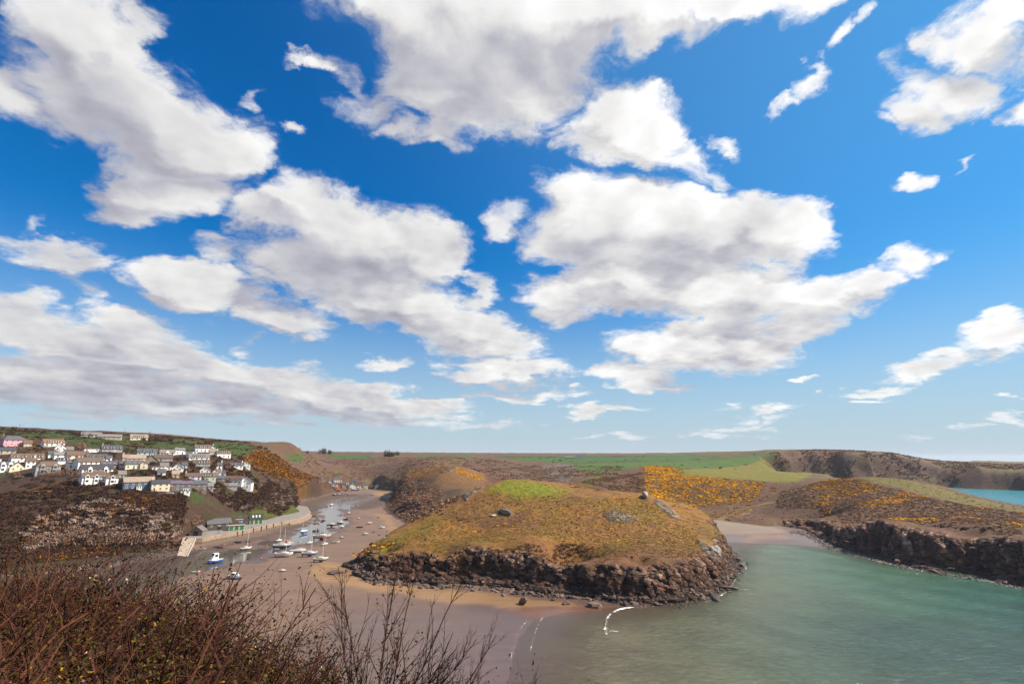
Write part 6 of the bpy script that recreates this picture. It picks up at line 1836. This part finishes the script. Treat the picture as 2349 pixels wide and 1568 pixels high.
MIDP = wpoly([(830, 1262), (900, 1238), (1000, 1195), (1060, 1158), (1120, 1122), (1180, 1136), (1290, 1136), (1480, 1140), (1540, 1185), (1600, 1225), (1612, 1262), (1600, 1280), (1512, 1282), (1435, 1274), (1380, 1292), (1330, 1275), (1300, 1250), (1250, 1230), (1161, 1243), (1049, 1253), (986, 1264), (890, 1261), (830, 1266)])
mass('tussock_grass', 'tuss', MIDP, 7500, .25, .62, 'tussocks of dry grass on the middle headland', 41, (14, -.9, 214))
MIDALL = [(-72, 264), (-45, 234), (0, 226), (40, 214), (78, 220), (106, 252), (114, 300), (72, 345), (0, 338), (-58, 302)]
mass('tussock_grass', 'tuss', MIDALL, 1800, .25, .7, 'coarse brown grass above the cliffs of the middle headland', 46)
mass('heather', 'heath', MIDALL, 420, .3, .8, 'scattered heather above the cliffs of the middle headland', 47, (14, .1, 218), sq=.6)
mass('heather', 'heath', MIDP, 550, .35, .8, 'low heather on the middle headland', 42, (16, .02, 215), sq=.6)
mass('scrub', 'dark', wpoly([(850, 1289), (960, 1275), (1100, 1262), (1250, 1262), (1290, 1235), (1360, 1250), (1330, 1290), (1200, 1275), (1050, 1285), (900, 1292)]), 500, .4, 1.0, 'dark growth hanging over the rock of the middle headland', 43)

# ---- bushes and trees that stand out singly
def trunk_mesh(seed, h=1.0, spread=.5):
    rg = random.Random(seed); b = MB()
    b.tube((0, 0, -.15), (.02, .01, h * .35), .055, .045, 5)
    for k in range(5):
        a = k * 1.256 + rg.uniform(-.3, .3)
        e = (math.cos(a) * spread * rg.uniform(.6, 1), math.sin(a) * spread * rg.uniform(.6, 1), h * rg.uniform(.65, .95))
        b.tube((.02, .01, h * .33), e, .035, .012, 4)
    return b.mesh('trunk', LM['bark'])
TRK = [trunk_mesh(k) for k in range(3)]
def bush(p, s_, proto, label, cat, group, name, rz, sq=1.0, trunk=True, cat_part='crown'):
    t_ = thing(name, p, rz, label, cat, group)
    t_.scale = (s_, s_, s_ * sq)
    put(cat_part, PR[proto], t_)
    if trunk:
        put('trunk', TRK[int(p.x * 7) % 3], t_)
    return t_
rg = np.random.default_rng(77)
BZ = [([(85,1195),(190,1150),(300,1150),(385,1180),(410,1215),(400,1240),(300,1236),(200,1232),(110,1238)], 95, 'grey-white flowering blackthorn bush on the west slope above the rocks', 'blackthorn bushes on the west slope'),
      ([(590,1140),(620,1124),(672,1150),(660,1162),(620,1152)], 26, 'grey-white flowering blackthorn bush on the knoll behind the quay', 'blackthorn bushes on the knoll'),
      ([(470,1160),(520,1150),(570,1160),(580,1180),(520,1182),(480,1176)], 22, 'flowering blackthorn bush in the thicket above the boat stores', 'blackthorn bushes above the boat stores'),
      ([(40,1215),(120,1205),(150,1250),(60,1262)], 20, 'pale blackthorn bush low down at the far left of the west slope', 'blackthorn bushes at the far left')]
for poly, n_, lb, gp in BZ:
    xy = clear_of_houses(on_land(inpoly(n_, wpoly(poly), rg)), .9)
    for i, (x, y) in enumerate(xy):
        bush(Vector((x, y, terrain_z(x, y) - .2)), rg.uniform(1.5, 2.9), 'bloss' if i % 3 else 'bloss2', lb, 'bush', gp, 'blackthorn_bush', rg.uniform(0, 6.28), rg.uniform(.8, 1.1))
MG = [(1265,1163,1.2),(1252,1161,.9),(1130,1134,.8),(1240,1156,.7),(1160,1200,1.0),(1140,1204,1.1),(1120,1208,1.0),(1105,1212,.9),(1090,1218,1.1),(1065,1216,1.0),(1200,1195,.9),(1218,1199,.8),(1180,1206,.9),(1150,1212,1.0),
      (1370,1200,.9),(1385,1205,1.0),(1400,1210,1.1),(1412,1214,1.0),(1425,1222,.9),(1440,1228,.9),(1395,1224,.8),(1450,1195,.9),(1468,1200,.8),(1420,1238,1.0),(1435,1240,.9),(1350,1250,.8),(1365,1245,.8),
      (1415,1142,1.1),(1430,1148,1.0),(1445,1152,.9),(1470,1160,1.1),(1485,1164,1.0),(1500,1168,.9),(1460,1166,.8),(1515,1172,.8)]
for i, (x, y, s_) in enumerate(MG):
    p = hit(x, y, 150)
    p.z -= .15
    bush(p, s_ * 1.25, 'gorse' if i % 3 else 'gorse2', 'small clump of yellow gorse on the grass of the middle headland', 'gorse', 'gorse clumps on the middle headland', 'gorse_bush', i * 1.7, .6)
for i in range(26):
    t_ = i / 25
    x = 812 + 88 * t_ + rg.uniform(-3, 3); y = 1268 - 32 * t_ + rg.uniform(-2, 9)
    p = hit(x, y, 150); p.z -= .2
    bush(p, rg.uniform(1.0, 1.7), 'gorse' if i % 2 else 'rust', 'orange gorse bush on the west tip of the middle headland', 'gorse', 'gorse on the headland tip', 'gorse_bush', i * 1.1, .7)
# dark hedgerow trees on the skyline and bare trees in the gardens
def tree(x, y, h_px, proto, label, group, name='tree', sq=1.15, cat='tree'):
    p = hit(x, y)
    if p is None:
        return
    s_ = metres(h_px, p) / 1.25 / (1.35 if sq > 1 else 1)
    p.z -= .1
    bush(p, s_, proto, label, cat, group, name, x, sq * (1.35 if sq > 1 else 1))
PR['ever'] = leafball('crown', 220, .13, 11, [LM['ever'], LM['scrub_dark']], pk(.35), zs=.9, lobes=6, base=.15)
PR['bare'] = leafball('crown', 260, .055, 12, [LM['scrub'], LM['twig']], pk(.4), zs=1.05, lobes=7, base=.2, aspect=1.8)
for x, y, h in [(34, 986, 9), (60, 988, 7), (75, 989, 6), (100, 990, 5), (172, 996, 10), (190, 1000, 9), (205, 1001, 8), (238, 999, 6), (255, 1003, 5), (270, 1004, 6), (312, 1007, 7), (330, 1009, 6), (357, 1011, 7), (371, 1011, 8), (389, 1011, 9), (420, 1013, 5), (470, 1015, 6), (488, 1015, 5), (8, 984, 6), (130, 993, 5)]:
    tree(x, y, h, 'ever', 'dark hedgerow tree on the skyline above the village', 'hedgerow trees on the skyline')
for x, y, h, lb in [(598, 1028, 8, 'round dark tree at the top of the gorse spur'), (608, 1030, 6, 'small dark tree right of the round tree on the spur'), (742, 1040, 13, 'tallest lone tree on the far skyline'), (757, 1040, 9, 'smaller tree right of the tallest lone skyline tree'), (885, 1046, 14, 'dark clump of trees on the far valley rim'), (898, 1046, 11, 'second dark clump on the far valley rim'), (912, 1043, 9, 'small tree right of the dark clumps on the valley rim'), (706, 1039, 6, 'low bush on the far skyline')]:
    tree(x, y, h, 'ever', lb, 'trees on the far skyline')
for x, y, h in [(100, 1030, 11), (190, 1028, 14), (180, 1030, 12), (210, 1034, 9), (130, 1040, 12), (90, 1052, 10), (60, 1038, 12), (320, 1022, 8), (290, 1020, 9), (370, 1032, 8), (350, 1050, 8), (270, 1062, 9), (430, 1080, 10), (470, 1078, 8), (520, 1075, 11), (500, 1090, 9), (545, 1110, 12), (560, 1120, 12), (590, 1118, 12), (600, 1112, 10), (575, 1128, 9), (95, 1086, 16), (105, 1088, 14), (130, 1090, 13), (160, 1088, 14), (175, 1092, 13), (40, 1095, 14), (250, 1075, 9), (460, 1130, 11), (475, 1132, 9), (515, 1118, 10), (620, 1105, 11), (640, 1112, 11), (655, 1108, 10)]:
    tree(x, y, h, 'bare', 'bare grey-brown tree among the village gardens', 'bare trees in the village gardens')
for x, y, h in [(150, 1048, 8), (350, 1064, 9), (365, 1092, 9), (380, 1094, 8), (440, 1068, 9), (500, 1060, 10), (490, 1070, 9), (300, 1100, 9), (332, 1088, 9), (270, 1116, 8), (120, 1105, 9), (530, 1046, 5), (556, 1052, 6)]:
    tree(x, y, h, 'ever', 'dense dark evergreen bush between the village houses', 'dark garden bushes', 'evergreen_bush', .9, 'bush')
for x, y, h in [(120, 1248, 22), (160, 1250, 24), (200, 1252, 22), (240, 1250, 24), (275, 1248, 26), (310, 1248, 28), (340, 1246, 22), (225, 1236, 20), (185, 1232, 22), (85, 1250, 20), (145, 1228, 20), (260, 1232, 20), (440, 1205, 14), (420, 1200, 14), (455, 1196, 14), (405, 1208, 14)]:
    tree(x, y, h, 'bare', 'bare tree standing just above the rocks of the west shore', 'bare trees above the west shore')

# ------------------------------------------------------------------ the thicket on the near hillside
class Twigs:
    def __init__(self, seed):
        self.rg = random.Random(seed); self.v = []; self.f = []; self.tips = []
    def stem(self, p, d, length, r, seg, bend, droop=0.0, taper=.45, branch=None, level=0):
        rg = self.rg
        p = Vector(p); d = Vector(d).normalized()
        u = d.orthogonal().normalized(); ring = None
        pts = []
        for i in range(seg + 1):
            t_ = i / seg
            rad = r * (1 - (1 - taper) * t_)
            w = d.cross(u).normalized(); u = w.cross(d).normalized()
            base = len(self.v)
            for k in range(3):
                a = 2.0944 * k
                self.v.append(tuple(p + (u * math.cos(a) + w * math.sin(a)) * rad))
            if ring is not None:
                for k in range(3):
                    self.f.append((ring + k, ring + (k + 1) % 3, base + (k + 1) % 3, base + k))
            ring = base
            pts.append((p.copy(), d.copy(), rad))
            if i < seg:
                d = (d + Vector((rg.gauss(0, bend), rg.gauss(0, bend), rg.gauss(0, bend) - droop * (t_ + .3)))).normalized()
                p = p + d * (length / seg)
        self.tips.append((p.copy(), d.copy(), level))
        if branch and level < len(branch):
            n_, lf, ang, seg2, rf = branch[level]
            for k in range(n_):
                t_ = rg.uniform(.18, .98); i = min(int(t_ * seg), seg - 1)
                q, dd, rad = pts[i]
                side = dd.orthogonal(); side.rotate(Matrix.Rotation(rg.uniform(0, 6.283), 3, dd))
                nd = (dd * math.cos(ang) + side.normalized() * math.sin(ang) * rg.uniform(.6, 1.2)).normalized()
                self.stem(q, nd, length * lf * rg.uniform(.5, 1.15) * (1.15 - .55 * t_), rad * rf, seg2, bend * 1.1, droop * .6, .4, branch, level + 1)
        return pts
    def mesh(self, name, m):
        me = bpy.data.meshes.new(name); me.from_pydata(self.v, [], self.f); me.update(); me.materials.append(m)
        return me
def leaves_mesh(name, P, D, size, mats_, frac, seed, per=3, spread=.05, aspect=.55):
    rg = np.random.default_rng(seed)
    P = np.repeat(np.array(P), per, 0) + rg.normal(size=(len(P) * per, 3)) * spread
    n = len(P)
    Nn = rg.normal(size=(n, 3)); Nn[:, 2] += .5; Nn /= np.linalg.norm(Nn, axis=1)[:, None]
    co = quads(P, Nn, size, rg, aspect)
    me = bpy.data.meshes.new(name); me.vertices.add(len(co)); me.vertices.foreach_set('co', co.astype(np.float32).ravel())
    me.loops.add(4 * n); me.loops.foreach_set('vertex_index', np.arange(4 * n, dtype=np.int32))
    me.polygons.add(n); me.polygons.foreach_set('loop_start', np.arange(0, 4 * n, 4, dtype=np.int32))
    for m in mats_:
        me.materials.append(m)
    me.polygons.foreach_set('material_index', (rg.random(n) < frac).astype(np.int32))
    me.update(calc_edges=True)
    return me
_lm = leaf_mat
def leaf_mat(n_, a_, b_, r_=.8):  # near thicket colours scaled darker, in place of shade over it
    return _lm(n_, tuple(c * f_ for c, f_ in zip(a_, (.72, .60, .56))), tuple(c * f_ for c, f_ in zip(b_, (.72, .60, .56))), r_)
FM = dict(cane=leaf_mat('dry_cane', (.062, .031, .026), (.17, .10, .078)), twig=leaf_mat('grey_twig', (.050, .029, .026), (.14, .088, .076)), dark=leaf_mat('dark_twig', (.028, .018, .017), (.075, .050, .044)),
          leaf=leaf_mat('bramble_leaf', (.030, .034, .010), (.105, .105, .024), .6), yel=leaf_mat('young_leaf', (.17, .15, .018), (.40, .32, .03), .6), rust=leaf_mat('dead_leaf', (.050, .022, .012), (.125, .058, .022)),
          flo=leaf_mat('white_blossom', (.80, .75, .68), (1.2, 1.15, 1.05)), straw=leaf_mat('straw', (.20, .14, .07), (.40, .29, .15)))
def bramble(seed, n=34, leafy=.0, mats_=None, h=1.0, stemm='cane', arch=.16, blossom=False, size=.011):
    T = Twigs(seed); rg = T.rg
    for k in range(n):
        a = rg.uniform(0, 6.283); lean = rg.uniform(.15, .75)
        d = (math.cos(a) * lean, math.sin(a) * lean, 1)
        T.stem((rg.gauss(0, .22), rg.gauss(0, .22), -.1), d, h * rg.uniform(.6, 1.35), rg.uniform(.006, .0115), 8, .10, arch * rg.random(), .45, [(6, .42, .75, 5, .65), (3, .36, .8, 3, .75)])
    st = T.mesh('stems', FM[stemm])
    lv = None
    if leafy > 0:
        zt_ = sorted(t_[0].z for t_ in T.tips)[int(len(T.tips) * .86)]
        tips = [t_ for t_ in T.tips if rg.random() < leafy * (1 if t_[0].z < zt_ else .25)]
        lv = leaves_mesh('blossom' if blossom else 'leaves', [t_[0] for t_ in tips], None, size, mats_, .18, seed, 7, .06)
    return st, lv
BR = [bramble(1, 34, .9, [FM['leaf'], FM['rust']], 1.15), bramble(2, 34, .7, [FM['leaf'], FM['yel']], 1.1, 'twig'), bramble(3, 34, .9, [FM['rust'], FM['leaf']], 1.2, 'dark'),
      bramble(4, 26, .95, [FM['leaf'], FM['yel']], .95, 'dark', size=.013), bramble(5, 26, .95, [FM['leaf'], FM['leaf']], 1.0, 'dark', size=.0135), bramble(6, 24, .8, [FM['flo'], FM['leaf']], 1.0, 'twig', blossom=True, size=.010), bramble(7, 30, .12, [FM['rust'], FM['rust']], 1.25, 'cane', .26)]
KIND = [('bramble', 'tangled dry bramble in the near thicket', 'bramble', 'dry brambles in the near thicket'), ('blackthorn_shrub', 'grey twiggy blackthorn in the near thicket', 'shrub', 'grey blackthorn in the near thicket'), ('blackthorn_shrub', 'dark withered shrub in the near thicket', 'shrub', 'dark shrubs in the near thicket'),
        ('leafy_shrub', 'green and yellow leafy shrub in the near thicket', 'shrub', 'leafy shrubs in the near thicket'), ('leafy_shrub', 'dense dark green shrub in the near thicket', 'shrub', 'dense green shrubs in the near thicket'), ('blossoming_shrub', 'white blossoming shrub in the near thicket', 'shrub', 'blossoming shrubs in the near thicket'), ('bramble', 'arching bramble canes over the near thicket', 'bramble', 'arching canes in the near thicket')]
def plant(ox, depth, oytop, kind_, rz, wid=1.0):
    x, y, zt = atd(ox, oytop, depth)
    zg = terrain_z(x, y)
    h = max(.7, zt - zg)
    nm, lb, ct, gp = KIND[kind_]
    place = [(60, 'at the left edge'), (200, 'below the blackthorn slope'), (330, 'below the rocky west shore'), (450, 'below the slipway'), (560, 'below the blue fishing boat'), (700, 'below the motor cruiser'), (830, 'left of the bare young tree'), (960, 'round the foot of the bare young tree'), (1090, 'right of the bare young tree'), (9999, 'at the seaward end')]
    where = next(w_ for x_, w_ in place if ox < x_)
    rowt = 'far edge' if depth > 9 else 'middle' if depth > 5.4 else 'front'
    lb = lb.replace('in the near thicket', rowt + ' of thicket ' + where).replace('over the near thicket', rowt + ' of thicket ' + where)
    t_ = thing(nm, (x, y, zg - .05), rz, lb, ct, gp)
    s_ = h / float(np.interp(ox, [0, 330, 420, 560, 760, 1000], [1.10, 1.26, 1.45, 1.60, 1.66, 1.5]))
    t_.scale = (max(.8, s_) * wid, max(.8, s_) * wid, s_)
    st, lv = BR[kind_]
    put('stems', st, t_)
    if lv:
        put(lv.name.split('.')[0], lv, t_)
    return t_
rg = random.Random(99)
def sil(ox):
    return float(np.interp(ox, [-120, 0, 100, 250, 350, 420, 500, 560, 620, 700, 740, 800, 900, 1000, 1080, 1180, 1300, 1420], [1290, 1292, 1302, 1318, 1300, 1292, 1325, 1340, 1352, 1425, 1470, 1490, 1500, 1512, 1530, 1552, 1580, 1600]))
for depth, drop, step, kinds, rng_ in [(13.0, 2, 52, (4, 1, 3, 5, 2), (-120, 480)), (10.0, 14, 50, (1, 4, 0, 3, 6, 2), (-120, 660)), (8.0, 34, 52, (3, 0, 1, 4, 2, 0), (-140, 720)), (6.2, 62, 60, (0, 3, 6, 1, 4, 2), (-160, 1000)), (4.8, 105, 74, (6, 3, 0, 2, 4, 1), (-180, 1060)), (3.8, 160, 92, (0, 6, 3, 1), (-200, 900))]:
    i = 0
    ox = rng_[0] + rg.uniform(0, 20)
    while ox < rng_[1]:
        d_ = depth * rg.uniform(.92, 1.08)
        plant(ox, d_, sil(ox) + drop + rg.uniform(-10, 16), kinds[i % len(kinds)] if rg.random() < .8 else rg.randrange(7), rg.uniform(0, 6.28), rg.uniform(.9, 1.25))
        ox += step * rg.uniform(.7, 1.3); i += 1
for ox, d_, oy, k in [(760, 5.6, 1480, 2), (800, 5.4, 1500, 0), (850, 5.2, 1510, 3), (905, 5.3, 1512, 1), (950, 5.5, 1516, 4), (1000, 5.6, 1522, 2), (1060, 5.8, 1530, 0), (1120, 5.8, 1540, 2), (1050, 6.0, 1520, 5), (1110, 6.2, 1524, 5), (1150, 6.4, 1548, 5), (1000, 6.4, 1530, 1), (1225, 6.6, 1562, 3), (1265, 6.6, 1560, 4), (1180, 6.3, 1556, 0), (80, 12.0, 1262, 5), (130, 11, 1290, 5), (30, 11, 1280, 5), (690, 7.0, 1400, 1), (660, 7.2, 1395, 2), (620, 8.2, 1345, 1), (560, 8.6, 1330, 1), (600, 7.6, 1360, 6), (520, 9, 1318, 0)]:
    plant(ox, d_, oy, k, ox * .7, .9)
# the bare young tree that rises out of the thicket
def bare_tree(ox, oyb, depth, seed, label, height, sticks):
    x, y, _ = atd(ox, oyb, depth); zg = terrain_z(x, y)
    t_ = thing('bare_sapling', (x, y, zg), 0, label, 'tree', None)
    T = Twigs(seed)
    T.stem((0, 0, -.1), (.02, 0, 1), height * .42, .036, 6, .05, 0, .8)
    put('trunk', T.mesh('trunk', FM['twig']), t_)
    for k, (az, lean, lf) in enumerate(sticks):
        B_ = Twigs(seed * 31 + k)
        d = (math.cos(az) * lean, math.sin(az) * lean, 1)
        B_.stem((0, 0, height * (.22 + .035 * (k % 5))), d, height * lf, .0125, 12, .05, -.02, .32, [(17, .36, .5, 6, .66), (6, .36, .6, 4, .8)])
        put('branch', B_.mesh('branch', FM['dark'] if k % 3 else FM['twig']), t_)
        if k in (2, 3):
            lv = leaves_mesh('leaves', [q[0] for q in B_.tips if B_.rg.random() < .5], None, .015, [FM['rust'], FM['leaf']], .5, seed + k, 2, .03)
            put('leaves', lv, t_)
    return t_
x, y, zt = atd(870, 1330, 6.4)
hT = .97 * zt + .03 * terrain_z(*atd(868, 1540, 6.4)[:2]) - terrain_z(*atd(868, 1540, 6.4)[:2])
bare_tree(868, 1540, 6.4, 5, 'bare young tree with upswept branches rising out of the thicket', hT, [(3.3, .75, .78), (2.6, .45, .82), (1.6, .12, .84), (.2, .35, .80), (-.2, .62, .80), (.1, .95, .78), (3.0, .22, .86), (-.6, .5, .7), (.4, 1.25, .62), (3.5, 1.1, .55)])
x, y, zt = atd(985, 1420, 6.2)
hT2 = .8 * zt + .2 * terrain_z(*atd(935, 1560, 6.2)[:2]) - terrain_z(*atd(935, 1560, 6.2)[:2])
bare_tree(930, 1560, 6.2, 9, 'smaller bare sapling leaning to the sea beside the young tree', hT2, [(.1, .9, .85), (-.2, .5, .8), (.3, 1.3, .8), (0, .3, .7), (.5, .8, .75)])

# ------------------------------------------------------------------ sea air
HX = 15500.0
hzm = MB().box(-HX, HX, -200, HX, -10, 135).mesh('haze', [])
hm = bpy.data.materials.new('haze'); hm.use_nodes = True
ht = hm.node_tree; ht.nodes.clear()
pv = ht.nodes.new('ShaderNodeVolumePrincipled'); ho = ht.nodes.new('ShaderNodeOutputMaterial')
pv.inputs['Color'].default_value = (.78, .87, 1.0, 1)
pv.inputs['Density'].default_value = .00004
ht.links.new(pv.outputs[0], ho.inputs['Volume'])
hzm.materials.clear(); hzm.materials.append(hm)
hzo = bpy.data.objects.new('haze', hzm); COL.objects.link(hzo)
hzo['kind'] = 'stuff'; hzo['label'] = 'thin sea haze over the bay'
scene.cycles.volume_bounces = 0
